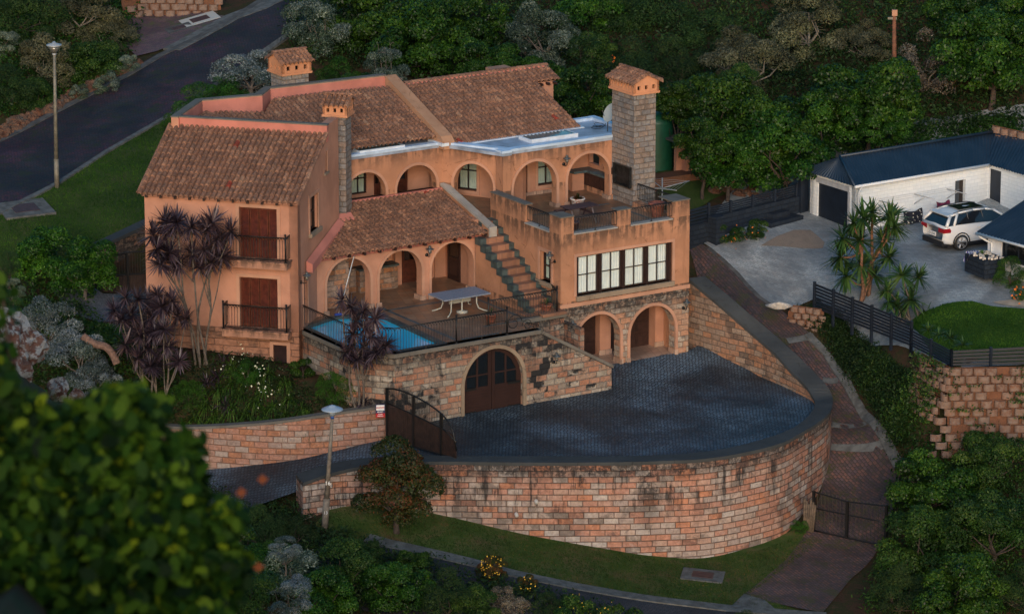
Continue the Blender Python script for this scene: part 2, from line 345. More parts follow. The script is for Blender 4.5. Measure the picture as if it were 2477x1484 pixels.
def trim_rect(mb,fr,y,x0,x1,z0,z1,w=.13,pr=.03,m=0,bottom=False):
    mb.cut()
    mb.box(fr,x0-w,x0,y-pr,y+.04,z0,z1+w,m); mb.box(fr,x1,x1+w,y-pr,y+.04,z0,z1+w,m); mb.box(fr,x0,x1,y-pr,y+.04,z1,z1+w,m)
    if bottom: mb.box(fr,x0-w,x1+w,y-pr,y+.04,z0-w,z0,m)
def window(par,fr,y,x0,x1,z0,z1,nx=2,nz=2,curt=CURT,glass=GLASS,fm=None,fw=.06,mw=.035):
    fm=fm or WOOD; b=MB()
    b.box(fr,x0,x0+fw,y,y+.09,z0,z1); b.box(fr,x1-fw,x1,y,y+.09,z0,z1); b.box(fr,x0+fw,x1-fw,y,y+.09,z0,z0+fw); b.box(fr,x0+fw,x1-fw,y,y+.09,z1-fw,z1)
    for i in range(1,nx): xx=x0+(x1-x0)*i/nx; b.box(fr,xx-mw/2,xx+mw/2,y+.012,y+.08,z0+fw,z1-fw)
    for i in range(1,nz): zz=z0+(z1-z0)*i/nz; b.box(fr,x0+fw,x1-fw,y+.005,y+.085,zz-mw*.6,zz+mw*.6)
    o=b.build('window',fm,par)
    g=MB(); g.face([fr(x0+fw*.9,y+.048,z0+fw*.9),fr(x1-fw*.9,y+.048,z0+fw*.9),fr(x1-fw*.9,y+.048,z1-fw*.9),fr(x0+fw*.9,y+.048,z1-fw*.9)]); g.build('pane',glass,o)
    if curt:
        c=MB(); n=int((x1-x0)/.035); pts=[]
        for i in range(n+1):
            xx=x0+.03+(x1-x0-.06)*i/n; ph=i*1.9+.8*math.sin(i*.37+x0); pts.append((xx,y+.085+.011*math.sin(ph)))
        gap=int(n*.5)
        for i in range(n):
            if i==gap and n>12: continue
            a,d=pts[i],pts[i+1]; c.idx([fr(a[0],a[1],z0),fr(d[0],d[1],z0),fr(d[0],d[1],z1),fr(a[0],a[1],z1)],[(0,1,2,3)])
        c.build('curtain',curt,o)
    k=MB(); k.box(fr,x0-.02,x1+.02,y+.30,y+.34,z0-.05,z1+.05); k.build('dark_backing',INT,o)  # dark sheet stands in for the unlit room behind
    return o
def door(par,fr,y,x0,x1,z0,z1,m=WOODD,glazed=True,name='door'):
    b=MB(); zm=z0+(z1-z0)*.42; fw=.1
    b.box(fr,x0,x0+fw,y,y+.07,z0,z1); b.box(fr,x1-fw,x1,y,y+.07,z0,z1); b.box(fr,x0+fw,x1-fw,y,y+.07,z1-fw,z1); b.box(fr,x0+fw,x1-fw,y,y+.07,z0,z0+.14); b.box(fr,x0+fw,x1-fw,y,y+.07,zm-.06,zm+.06)
    b.box(fr,x0+fw,x1-fw,y+.03,y+.06,z0+.14,zm-.06)
    b.box(fr,x0+fw+.07,x1-fw-.07,y+.012,y+.03,z0+.22,zm-.14)
    o=b.build(name,m,par)
    g=MB(); g.box(fr,x0+fw,x1-fw,y+.035,y+.045,zm+.06,z1-fw); g.build('pane',GLASSD if glazed else m,o)
    h=MB(); h.tube([fr(x1-.06,y-.05,z0+1.0),fr(x1-.15,y-.05,z0+1.0)],.012,5); h.build('handle',IRON,o)
    return o
def shutter(par,fr,y,x0,x1,z0,z1):
    b=MB(); fw=.05
    b.box(fr,x0,x0+fw,y,y+.05,z0,z1); b.box(fr,x1-fw,x1,y,y+.05,z0,z1)
    zm=z0+(z1-z0)*.42
    for a,c in ((z0,z0+.12),(zm-.06,zm+.06),(z1-.08,z1)): b.box(fr,x0+fw,x1-fw,y,y+.05,a,c)
    for lo,hi in ((z0+.12,zm-.06),(zm+.06,z1-.08)):
        n=int((hi-lo)/.052)
        for i in range(n):
            zz=lo+(hi-lo)*(i+.5)/n
            p=[fr(x0+fw,y+.008,zz-.022),fr(x1-fw,y+.008,zz-.022),fr(x1-fw,y+.04,zz+.018),fr(x0+fw,y+.04,zz+.018)]
            b.face(p); b.face([q+Vector((0,0,-.008)) for q in p[::-1]])
    b.box(fr,x0+fw,x1-fw,y+.041,y+.05,z0+.1,z1-.06)
    return b.build('shutter',WOODR,par)
def tiles(mb,fr,x0,x1,ye,ze,slope,ytop,ystart=None,cw=.213,rl=.37,m=0,co=0):
    n=max(1,round((x1-x0)/cw)); cw=(x1-x0)/n; S=math.sqrt(1+slope*slope); dy=rl/S
    off=[-.5,-.41,-.29,0,.29,.41,.5]; hh=[-.05,0,.058,.098,.058,0,-.05]
    rnd=random.Random(7)
    for i in range(n):
        xc=x0+(i+.5)*cw; yt=ytop(xc) if callable(ytop) else ytop; ys=ystart(xc) if ystart else ye
        k0=max(0,int((ys-ye)/dy)); k=k0
        while True:
            a=ye+k*dy; b=a+dy*1.02
            if a>=yt-.02: break
            a2=max(a,ys); b2=min(b,yt); 
            if b2-a2>.03:
                lift=.036; sc=.96+.08*rnd.random(); jx=(rnd.random()-.5)*.012; jz=(rnd.random()-.5)*.008
                P1=[fr(xc+o*cw+jx,a2-.02*h/.088,ze+(a2-ye)*slope+h*sc+lift*(1 if h>.01 else 0)+jz) for o,h in zip(off,hh)]
                P2=[fr(xc+o*cw*.97+jx,b2,ze+(b2-ye)*slope+h*.90+jz*.5) for o,h in zip(off,hh)]
                P0=[fr(xc+o*cw+jx,a2-.02*h/.088,ze+(a2-ye)*slope+h*sc*.75-.012) for o,h in zip(off,hh)]
                fs=[(7+j,7+j+1,14+j+1,14+j) for j in range(6)]
                u=(i+.5+co,k+.5); mb.idx(P0+P1+P2,fs,m,True,uvs=[u]*21)
                mb.idx(P0+P1,[(j,j+1,7+j+1,7+j) for j in range(6)],m,False,uvs=[u]*14)
            k+=1
            if b>=yt: break
def ridge_tiles(mb,p,q,r=.11,seg=.38,m=0):
    p,q=Vector(p),Vector(q); L=(q-p).length; n=max(1,round(L/seg)); t=(q-p)/L; s=t.cross(Vector((0,0,1))).normalized(); u=s.cross(t)
    for i in range(n):
        a=p+t*(L*i/n-.02); b=p+t*(L*(i+1)/n)
        A=[a+s*math.cos(th)*r*1.08+u*math.sin(th)*r*1.08 for th in [math.pi*j/7 for j in range(8)]]
        B=[b+s*math.cos(th)*r*.95+u*math.sin(th)*r*.95 for th in [math.pi*j/7 for j in range(8)]]
        uv=(i+200.5,7.5+int(p.x)); mb.idx(A+B,[(j,j+1,8+j+1,8+j) for j in range(7)],m,True,uvs=[uv]*16); mb.idx(A,[tuple(range(8))],m,False,uvs=[uv]*8)
def rafters(mb,fr,x0,x1,y,z,step=.62,ln=.42,w=.09,h=.1):
    n=int((x1-x0)/step)
    for i in range(n+1):
        x=x0+.15+i*(x1-x0-.3)/max(1,n); mb.cut(); mb.box(fr,x-w/2,x+w/2,y,y+ln,z-h,z)
def railing_mesh(path,h=.92,sp=.125,posts=(),r=.013,post_r=.035,gap=.08,foot=True):
    """path of base points (world) -> bars, two rails and interlaced hoops"""
    b=MB(); path=[Vector(p) for p in path]
    up=Vector((0,0,1)); b.tube([p+up*h for p in path],.02,6); b.tube([p+up*gap for p in path],.014,4)
    for i in range(len(path)-1):
        p,q=path[i],path[i+1]; L=(q-p).length; n=max(2,round(L/sp)); zt=h-.02; rr=L/n; zs=zt-rr
        for j in range(n+1):
            a=p.lerp(q,j/n); b.tube([a+up*gap,a+up*(zs if 0<j<n or n<3 else zt)],r,4,cap=False)
            if j+2<=n:
                c=p.lerp(q,(j+1)/n); d=(q-p)/L
                b.tube([c-d*rr*math.cos(th)+up*(zs+rr*math.sin(th)) for th in [math.pi*k/8 for k in range(9)]],r*.9,4,cap=False)
        nf=max(1,int(L/1.6))
        if foot:
            for j in range(nf): a=p.lerp(q,(j+.5)/nf); b.tube([a,a+up*gap],.02,4); b.tube([a-up*.0,a+up*.012],.045,6)
    for k in posts:
        a=path[k]; b.tube([a,a+up*(h+.08)],post_r,6); b.tube([a,a+up*.03],post_r*2,6); b.tube([a+up*(h+.08),a+up*(h+.15)],post_r*1.3,6)
    return b
def lamp(fr,x,y,z,label,s=1.0):
    t=thing('wall_lamp',label,'lamp',fr(x,y,z-.2),'lanterns fixed to the outside walls')
    b=MB(); F=lambda a,c,d: fr(x+a*s,y+c*s,z+d*s)
    f2=lambda a,c,d: fr(x+a*s,y-.26*s+c*s,z+d*s)
    b.tube([F(0,0,-.16),F(0,-.035,-.16)],.075*s,8); b.tube([F(0,-.02,-.16),F(0,-.16,-.20),F(0,-.26,-.16),F(0,-.26,-.05)],.016*s,5); b.build('bracket',IRON,t)
    g=MB(); g.lathe(f2,[(.055,-.05),(.065,.0),(.07,.12)],10); g.build('lantern_glass',LGL,t)
    c=MB(); c.lathe(f2,[(.17,.12),(.15,.15),(.07,.17),(.055,.24),(.065,.25),(.02,.28)],12); c.build('lantern_cap',IRONG,t)
    return t
IRONG=plain('grey_metal_cap',(.10,.115,.125),.35,.5,.2,8)
LGL=m_glass('lamp_glass',(.12,.12,.11),.3)
FLOOR=m_pave('patio_tile',.36,.36,[(.23,.135,.085),(.27,.16,.10),(.20,.12,.08),(.25,.13,.075)],(.11,.085,.065),.010,.3,.42,32.4+45,spec=.5)
FLOORG=m_pave('garage_floor_tile',.33,.33,[(.38,.25,.19),(.42,.29,.22),(.35,.235,.18)],(.19,.13,.10),.012,.3,.4,32.4+45)
STEPT=m_pave('terracotta_step',.34,.34,[(.24,.12,.075),(.28,.14,.09),(.21,.105,.07)],(.18,.10,.07),.012,.3,.6,32.4)
GL=Fr(*GB(-6.27,0).xy,-57.6); LR=Fr(*LB(0,0).xy,75.4)
villa=thing('villa','orange plastered two storey villa with barrel tiled roofs, arched verandas and stone chimneys','house',GB(-6,3,0))
V=villa
# ---- garage wing ---------------------------------------------------
A1=(-4.45,1.08,1.15); A2=(-1.78,1.12,1.08)
b=MB(); b.ext(GB,wall_outline(-6.27,0,-.75,[(0,2.72),(-6.27,2.72)],[A1,A2]),[],0,.45); b.build('garage_wall',ST_G,V)
b=MB(); trim_arch(b,GB,0,*A1,-.6); trim_arch(b,GB,0,*A2,-.6)
b.cut(); b.box(GB,-6.3,.03,-.035,.02,2.70,2.86); b.build('arch_trim',TRIM,V)
b=MB(); b.slab([GB(-6.0,.1),GB(-.1,.1),GB(-.1,2.0),GB(-6.0,2.0)],-.6,.0); b.build('garage_floor',FLOORG,V)
b=MB(); b.box(GB,-6.2,0,1.95,2.15,-.02,2.7); b.box(GB,-3.40,-2.86,1.46,1.95,0,2.7); b.box(GB,-.76,-.05,1.30,1.95,0,2.7); b.box(GB,-6.2,-5.7,.45,1.95,0,2.7); b.build('garage_recess_wall',PL_P,V)
b=MB(); b.box(GB,-3.44,-2.82,1.42,1.46,0,.2); b.cut(); b.box(GB,-.80,-.02,1.26,1.30,0,.2)
for cx,r,zs in (A1,A2):
    b.cut(); b.box(GB,cx-r-.14,cx-r+.02,-.05,.47,-.35 if cx<-3 else -.3,.17); b.cut(); b.box(GB,cx+r-.02,cx+r+.14,-.05,.47,-.3,.17)
b.build('tiled_skirting',FLOORG,V)
for x0,x1 in ((-5.68,-3.45),(-2.80,-.80)):
    d=MB(); d.box(GB,x0,x1,1.72,1.80,0,2.25); nx,nz=3,4
    for i in range(nx):
        for j in range(nz):
            a,c=x0+.07+(x1-x0-.07)*i/nx,.07+2.2*j/nz; wd=(x1-x0-.07)/nx-.07; hg=2.2/nz-.07
            d.box(GB,a,a+wd,1.695,1.72,c,c+hg); d.box(GB,a+.08,a+wd-.08,1.68,1.695,c+.06,c+hg-.06)
    d.build('garage_door',GARD,V)
top=[(0,6.42),(-.85,6.42),(-.85,5.70),(-2.9,5.70),(-2.9,6.40),(-3.55,6.40),(-3.55,5.70),(-5.65,5.70),(-5.65,6.45),(-6.27,6.45)]
b=MB(); b.ext(GB,wall_outline(-6.27,0,2.72,top),[rect(-5.52,-.85,3.12,4.76)],0,.42)
b.ext(GL,[(-5.3,2.3),(-.42,2.3),(-.42,6.45),(-.84,6.45),(-.84,5.70),(-2.66,5.70),(-2.66,6.45),(-4.4,6.45),(-5.3,6.45)],[rect(-1.52,-.70,3.60,4.82)],0,.35)
b.box(GB,-.35,0,.42,1.0,-1,6.42); b.box(GB,-.35,0,1.0,3.66,-1,5.62); b.box(GB,-.35,0,5.2,9,-1,5.62)
b.build('wall',PL_G,V)
b=MB(); trim_rect(b,GB,0,-5.52,-.85,3.12,4.76,.12); trim_rect(b,GL,0,-1.52,-.70,3.60,4.82,.14); b.build('window_trim',TRIM,V)
b=MB(); b.cut(); b.box(GB,-5.56,-.80,-.14,.3,2.93,3.12); b.build('window_sill',SILL,V)
b=MB(); b.cut(); b.box(GL,-1.72,-.52,-.12,.2,3.44,3.60); b.build('window_sill',SILL,V)
b=MB(); b.cut(); b.box(GB,-2.9,-.85,-.04,.44,5.695,5.74); b.cut(); b.box(GB,-5.65,-3.55,-.04,.44,5.695,5.74); b.cut(); b.box(GL,-2.66,-.84,-.04,.37,5.695,5.74); b.build('ledge',WASH,V)
b=MB(); b.cut(); b.box(GB,-.87,.02,-.02,1.02,6.42,6.46); b.cut(); b.box(GB,-3.57,-2.88,-.02,.44,6.40,6.44); b.cut(); b.box(GB,-6.29,-5.63,-.02,.86,6.45,6.49); b.cut(); b.box(GL,-5.3,-2.64,-.02,.37,6.45,6.49); b.build('parapet_cap',COPE,V)
b=MB()
for i in range(5): x=-5.52+i*(4.67-.13)/4; b.cut(); b.box(GB,x,x+.13,.06,.22,3.12,4.76)
b.build('window_mullions',WOOD,V)
for i in range(4): x=-5.39+i*(4.67-.13)/4; window(V,GB,.13,x,x+(4.54/4-.13),3.14,4.74,2,2,fw=.055,mw=.022)
window(V,GL,.16,-1.52,-.70,3.62,4.80,2,2,CURTG)
b=MB(); b.slab([GB(-5.92,.42),GB(0,.42),GB(.3,7.75),GB(-3.6,7.75),GB(-3.0,10.2),GB(-12.4,10.2),GB(-12.4,8.0),GB(-7.0,8.0),GB(-6.9,5.3),GB(-6.27,5.15)],5.15,5.4); b.build('terrace_floor',FLOOR,V)
b=MB()
for fr_,x0,x1,y0,y1 in ((GB,-5.5,-.8,1.05,1.2),(GB,-5.5,-5.35,1.2,4.6),(GB,-.95,-.8,1.2,3.5),(GB,-5.5,-.8,4.6,4.75)): b.box(fr_,x0,x1,y0,y1,5.39,5.404)
b.build('floor_band',SLATEB,V)
# ---- upper veranda ---------------------------------------------------
B1=(-4.10,1.07,6.42); B2=(-1.45,1.05,6.45)
b=MB(); b.ext(GB,wall_outline(-5.76,-.29,5.2,[(-.29,8.06),(-5.76,8.06)],[B1,B2]),[],5.3,5.68); b.box(GB,-5.76,-5.38,5.14,5.3,5.2,8.06)
b.ext(DG,wall_outline(0,3.0,5.2,[(3.0,8.06),(0,8.06)],[(1.46,.93,6.45)]),[],0,.36)
b.ext(GB,[(-13.2,5.7),(-6.95,5.7),(-6.95,8.06),(-13.2,8.06)],[archhole(-8.2,.97,6.35,6.2),archhole(-10.65,.97,6.35,6.2)],7.95,8.3)
b.build('veranda_wall',PL_A,V)
b=MB(); trim_arch(b,GB,5.3,*B1,5.4,.11); trim_arch(b,GB,5.3,*B2,5.4,.11); trim_arch(b,DG,0,1.46,.93,6.45,5.4,.11); trim_arch(b,GB,7.95,-8.2,.97,6.35,6.2,.11); trim_arch(b,GB,7.95,-10.65,.97,6.35,6.2,.11); b.build('arch_trim',TRIM,V)
b=MB(); b.cut(); b.box(GB,-9.25,-7.15,7.84,8.32,6.14,6.20); b.cut(); b.box(GB,-11.7,-9.6,7.84,8.32,6.14,6.20); b.build('arch_sill',SILL,V)
b=MB()
for cx,r in ((-4.10,1.07),(-1.45,1.05)):
    for s in (-1,1): x=cx+s*(r+.03); b.cut(); b.box(GB,min(x-.12,x+.12),max(x-.12,x+.12),5.24,5.74,5.4,5.56)
b.box(GB,-4.1,.2,7.62,7.66,5.4,5.54); b.build('skirting',FLOORG,V)
# walls behind the veranda
i0=GB(-4.15,7.7); i1=GB(-5.9,10.4)
b=MB(); b.ext(GB,[(-4.1,5.4),(.3,5.4),(.3,8),(-4.1,8)],[rect(-3.72,-2.95,5.4,7.35),rect(-2.42,-1.45,5.74,7.25)],7.7,7.95)
ID2=Fr(*DG(0,2.2).xy,DG.deg)
b.ext(ID2,[(-1.2,5.4),(2.6,5.4),(2.6,8),(-1.2,8)],[rect(-.50,.45,5.62,7.3)],0,.3)
b.ext(GB,[(-13.2,5.4),(-6.4,5.4),(-6.4,8),(-13.2,8)],[rect(-8.05,-7.45,5.4,7.3),rect(-10.2,-9.45,5.9,7.2),rect(-9.1,-8.75,5.4,7.2)],9.9,10.1)
b.ext(Fr(*GB(.28,5.3).xy,122.4),[(0,5.4),(2.6,5.4),(2.6,8),(0,8)],[rect(.55,1.30,6.45,7.2),rect(1.55,2.30,6.45,7.2)],-.02,.18)
b.build('inner_wall',PL_P,V)
door(V,GB,7.78,-3.72,-2.95,5.4,7.35,WOODD); window(V,GB,7.80,-2.42,-1.45,5.74,7.25,2,2,CURTG)
window(V,ID2,.1,-.50,.45,5.62,7.3,2,2,CURTG); door(V,GB,9.95,-8.05,-7.45,5.4,7.3); window(V,GB,9.95,-10.2,-9.45,5.9,7.2,2,2,CURTG); door(V,GB,9.95,-9.1,-8.75,5.4,7.2)
b=MB(); trim_rect(b,GB,7.7,-2.42,-1.45,5.74,7.25,.13,bottom=True); trim_rect(b,ID2,0,-.50,.45,5.62,7.3,.13,bottom=True); trim_rect(b,GB,7.7,-3.72,-2.95,5.4,7.35,.12); b.build('window_trim',TRIM,V)
k=MB(); k.box(GB,-.30,.22,5.70,7.45,5.4,6.18); 
for i in range(4): y=5.75+i*.43; k.box(GB,-.325,-.30,y,y+.38,5.48,6.08)
kc=k.build('kitchen_cabinet',GARD,V)
k=MB(); k.box(GB,-.36,.24,5.66,7.66,6.18,6.27); k.box(GB,-1.0,-.36,7.1,7.66,6.18,6.27); k.build('worktop',SLATEB,kc)
k=MB(); k.box(GB,-.95,-.36,7.3,7.62,5.4,6.18); k.build('counter_base',PL_P,V)
k=MB(); k.lathe(GB,[(.16,6.275),(.17,6.285),(.13,6.28),(.10,6.272)],14,cx=-.06,cy=6.9); k.build('sink',IRONG,kc)
# ---- flat roof, silver painted ---------------------------------------
outer=[GB(.32,5.25),GB(-5.80,5.25),GB(-5.80,5.12),GB(-5.42,5.12),GB(-6.98,7.90)][0:0]+[GB(.10,5.26),GB(-5.36,5.26),GB(-5.36,5.10),GB(-5.80,5.10),GB(-7.0,7.90),GB(-13.2,7.90),GB(-13.2,9.4),GB(-6.8,9.4),GB(-6.8,8.6),GB(-4.5,8.6),GB(1.0,8.6),GB(1.0,5.4)]
b=MB(); b.slab(outer,7.93,8.07); b.build('flat_roof',SILV2,V)
b=MB()
def strip(fr,x0,x1,y0,y1,z0,z1): b.box(fr,x0,x1,y0,y1,z0,z1)
strip(GB,-5.4,.12,5.24,5.60,8.05,8.15); strip(GB,-5.84,-5.36,5.08,5.60,8.052,8.152); strip(DG,-.1,3.05,-.06,.32,8.054,8.154); strip(GB,-13.2,-6.9,7.88,8.22,8.05,8.15)
strip(GB,.7,1.0,5.4,8.6,8.05,8.2); strip(GB,-.5,1.0,8.3,8.6,8.052,8.19)
b.build('roof_edge',SILV,V)
b=MB()
for x0,x1,y in ((-6.55,-.35,7.42),(-11.9,-7.2,8.12)):
    n=int((x1-x0)/.213)
    b.box(GB,x0,x1,y-.12,y+.18,8.05,8.10)
b.box(GB,-7.25,-6.9,7.5,8.6,8.05,8.18); b.build('roof_flashing',SILW,V)
for x0,x1,y0,y1 in ((-3.85,-1.55,6.0,6.9),(-10.9,-8.75,8.0,8.62)):
    s=MB()
    s.box(GB,x0,x1,y0-.05,y0,8.05,8.24); s.box(GB,x0,x0+.05,y0,y1,8.05,8.22); s.box(GB,x1-.05,x1,y0,y1,8.05,8.22); s.box(GB,x0,x1,y1,y1+.05,8.05,8.2); sk=s.build('skylight',SILW,V)
    s=MB(); n=24
    vs=[];fs=[]
    for i in range(n+1):
        x=x0+.05+(x1-x0-.1)*i/n; z=8.19+.02*math.cos(i*math.pi); vs+=[GB(x,y0,z),GB(x,y1,z)]
    s.idx(vs,[(2*i,2*i+2,2*i+3,2*i+1) for i in range(n)]); s.build('pane',m_glass('skylight_sheet_%d'%int(x0),(.10,.16,.17),.1),sk)
b=MB(); random.seed(3)
for k in range(3):
    q=GB(-.1+.2*k,6.7+.2*k,8.16); b.tube([q+Vector((.25*math.sin(k+i*.9),.22*math.cos(k*2+i*1.1),.05*math.sin(i))) for i in range(8)],.012,4)
tag(b.build('loose_cable',IRON),'thin black cable lying curled on the silver flat roof','cable')
# ---- main tiled roofs ---------------------------------------------------
SL=.379; Z0=8.10; YE=7.45
zr=lambda y: Z0+(y-YE-.12)*SL
def P_(D,z): return at(D[0],D[1],z)
p0w=LB(-6.19,3.71); p0=(-13.44,-1.63); p1=(-12.67,1.59); p2=(-10.28,2.61); p3=(-10.01,3.92); p4=(-5.27,6.54)
b=MB(); tiles(b,GB,-6.62,-.42,YE,8.06,SL,11.94); tiles(b,GB,-.42,.75,YE,8.06,SL,11.94,lambda x:10.9,co=40)
b.build('tiled_roof',TILE,V)
b=MB(); b.hexa([GB(-6.6,YE+.05,7.93),GB(-.44,YE+.05,7.93),GB(-.44,12,7.9),GB(-6.6,12,7.9)],[GB(-6.6,YE+.05,7.985),GB(-.44,YE+.05,7.985),GB(-.44,11.95,9.67),GB(-6.6,11.95,9.67)])
b.hexa([GB(-6.6,12.01,7.9),GB(.7,12.01,7.9),GB(.7,15.5,7.9),GB(-6.6,15.5,7.9)],[GB(-6.6,12.01,9.76),GB(.7,12.01,9.76),GB(.7,15.5,8.4),GB(-6.6,15.5,8.4)])
b.box(GB,-.43,.55,11.1,15,5.0,9.3); b.box(GB,-13,-.1,10.1,15.3,0,7.92); b.box(GB,-4.1,-.2,7.97,10.1,5.0,7.92); b.build('roof_body',PL_P,V)
b=MB(); ridge_tiles(b,GB(-6.35,12.0,9.80),GB(.8,12.0,9.80)); b.cut(); ridge_tiles(b,GB(.72,12.0,9.78),GB(.72,10.85,9.36),.07); b.build('ridge_tiles',TILE,V)
b=MB(); b.box(GB,-6.5,.7,11.86,11.98,9.72,9.82); b.build('ridge_mortar',PINK,V)
b=MB(); rafters(b,GB,-.3,.7,10.85,9.28,.5,.4); b.build('rafters',WOOD,V)
# roof left of the divider, cut at the parapet and the valley
def bound(x):   # upper limit in GB-y of the left roof
    pts=[GB.inv(p) for p in ((-14.2,.2),(-12.2,1.95),p2,p3,p4)]
    for a,c in zip(pts,pts[1:]):
        if a[0]<=x<=c[0]: return a[1]+(c[1]-a[1])*(x-a[0])/(c[0]-a[0])-.32
    return 10
b=MB(); tiles(b,GB,-15.6,-7.12,8.12,8.31,SL,lambda x:min(bound(x),12.1),lambda x:8.12 if x>-13.2 else 8.12+(-13.2-x)*1.3,co=80); b.build('tiled_roof',TILE,V)
# small slope behind the left wing parapet
VF=Fr(p0[0],p0[1],math.degrees(math.atan2(p1[1]-p0[1],p1[0]-p0[0]))+180+0)
sf=Fr(*LB(-5.9,3.95).xy,-14.6-90)   # looks left: x runs toward the front, y runs to the left
b=MB(); tiles(b,Fr(*LB(-1.6,0).xy,75.4),3.97,6.75,0,8.63,.25,4.4,co=160); b.build('tiled_roof',TILE,V)
# parapet around that roof
def thick_line(b,pts,th,z0,z1,m=0,side=1,ztop=None):
    n=len(pts); offs=[]
    for i in range(n):
        if i==0: d=Vector(pts[1])-Vector(pts[0]); nn=Vector((-d.y,d.x)).normalized(); offs.append(nn*th*side)
        elif i==n-1: d=Vector(pts[-1])-Vector(pts[-2]); nn=Vector((-d.y,d.x)).normalized(); offs.append(nn*th*side)
        else:
            d1=(Vector(pts[i])-Vector(pts[i-1])).normalized(); d2=(Vector(pts[i+1])-Vector(pts[i])).normalized()
            n1=Vector((-d1.y,d1.x)); n2=Vector((-d2.y,d2.x)); mm=(n1+n2).normalized(); offs.append(mm*(th/max(.4,mm.dot(n1)))*side)
    for i in range(n-1):
        a,c=Vector(pts[i]),Vector(pts[i+1]); a2,c2=a+offs[i],c+offs[i+1]
        f=lambda p,z:(p.x,p.y,z)
        za=z1[i] if isinstance(z1,(list,tuple)) else z1; zc=z1[i+1] if isinstance(z1,(list,tuple)) else z1
        za0=z0[i] if isinstance(z0,(list,tuple)) else z0; zc0=z0[i+1] if isinstance(z0,(list,tuple)) else z0
        b.hexa([f(a,za0),f(c,zc0),f(c2,zc0),f(a2,za0)],[f(a,za),f(c,zc),f(c2,zc),f(a2,za)],m)
    return offs
pp=[LB(-6.19,3.95).xy,LB(-6.10,6.4).xy,p1,p2,p3,p4]; pp=[Vector((p[0],p[1])) for p in (LB(-6.10,3.60),p1,p2,p3,p4)]
b=MB(); thick_line(b,pp,.02,7.0,10.14,side=-1); b.build('parapet_inner_face',PINK,V)
b=MB(); thick_line(b,pp,.30,6.0,10.17,side=1); b.build('parapet_wall',PL_L,V)
b=MB(); thick_line(b,pp,.33,10.17,10.22,side=1); b.box(LB,-6.25,.12,3.70,3.98,10.16,10.21); b.build('parapet_cap',COPE,V)
b=MB(); b.box(LB,-6.22,.10,3.72,3.96,9.5,10.16); b.build('parapet_flashing',PINK,V)
# divider running down between the two roofs
b=MB(); dv=[(12.25,10.0,10.20),(7.75,8.2,8.42),(7.55,8.1,8.2)]
for (ya,_,za),(yb,_,zb) in zip(dv,dv[1:]):
    b.hexa([GB(-7.14,yb,7.9),GB(-6.60,yb,7.9),GB(-6.60,ya,7.9),GB(-7.14,ya,7.9)],[GB(-7.14,yb,zb),GB(-6.60,yb,zb),GB(-6.60,ya,za-.02),GB(-7.14,ya,za)])
b.build('roof_divider',m_plaster('plaster_divider',(.44,.25,.155),1.2),V)
b=MB(); b.hexa([GB(-7.16,12.2,10.1),GB(-6.3,12.2,10.0),GB(-6.3,12.5,10.0),GB(-7.16,12.5,10.1)],[GB(-7.16,12.2,10.24),GB(-6.3,12.2,9.86),GB(-6.3,12.5,9.86),GB(-7.16,12.5,10.24)]); b.build('parapet_cap',COPE,V)
# ---- left wing -----------------------------------------------------------
b=MB()
b.ext(LB,rect(-6.34,0,2.6,7.95),[rect(-2.41,-.85,5.40,7.57),rect(-2.43,-.86,2.64,4.73)],0,.35)
g=[(0,2.6),(5.6,2.6),(5.6,10.1),(3.75,10.1),(3.70,9.72),(0,7.95)]
b.ext(LR,g,[rect(1.62,2.72,6.25,7.68),rect(3.56,4.0,8.25,9.1),rect(.66,1.20,2.7,4.72)],0,.35)
b.box(LB,-6.34,-6.0,.35,9.6,1.0,7.9); b.build('wall',PL_L,V)
b=MB(); b.ext(LB,rect(-6.38,.03,.2,2.62),[rect(-1.06,-.50,1.2,2.05)],-.05,.3); b.box(LB,0,.03,-.05,.5,.2,2.62); b.build('plinth',ST_P,V)
b=MB()
for i in range(12): z=1.22+i*.07; b.face([LB(-1.06,.02,z),LB(-.50,.02,z),LB(-.50,.07,z+.055),LB(-1.06,.07,z+.055)])
b.box(LB,-1.06,-.5,.09,.12,1.2,2.05); b.build('vent_grille',WOOD,V)
b=MB(); b.box(LB,-1.2,-1.06,-.07,.0,1.1,2.17); b.box(LB,-.5,-.36,-.07,.0,1.1,2.17); b.box(LB,-1.06,-.5,-.07,0,2.05,2.17)
trim_rect(b,LB,0,-2.41,-.85,5.40,7.57,.14); trim_rect(b,LB,0,-2.43,-.86,2.64,4.73,.14); trim_rect(b,LR,0,1.62,2.72,6.25,7.68,.14); trim_rect(b,LR,0,3.56,4.0,8.25,9.1,.08); trim_rect(b,LR,0,.66,1.20,2.7,4.72,.1)
b.build('window_trim',TRIM,V)
b=MB(); b.cut(); b.box(LR,1.45,2.9,-.14,.2,6.1,6.25); b.cut(); b.box(LR,3.5,4.06,-.1,.1,8.17,8.25); b.build('window_sill',SILL,V)
for z0,z1,x0,x1 in ((5.40,7.57,-2.41,-.85),(2.64,4.73,-2.43,-.86)):
    for i in range(4): wd=(x1-x0)/4; shutter(V,LB,.12,x0+i*wd+.012,x0+(i+1)*wd-.008,z0+.03,z1-.02)
window(V,LR,.14,1.62,2.72,6.25,7.68,2,2,None,GLASSD); window(V,LR,.12,3.56,4.0,8.25,9.1,1,2,None,GLASSD); door(V,LR,.12,.66,1.20,2.7,4.72,WOOD)
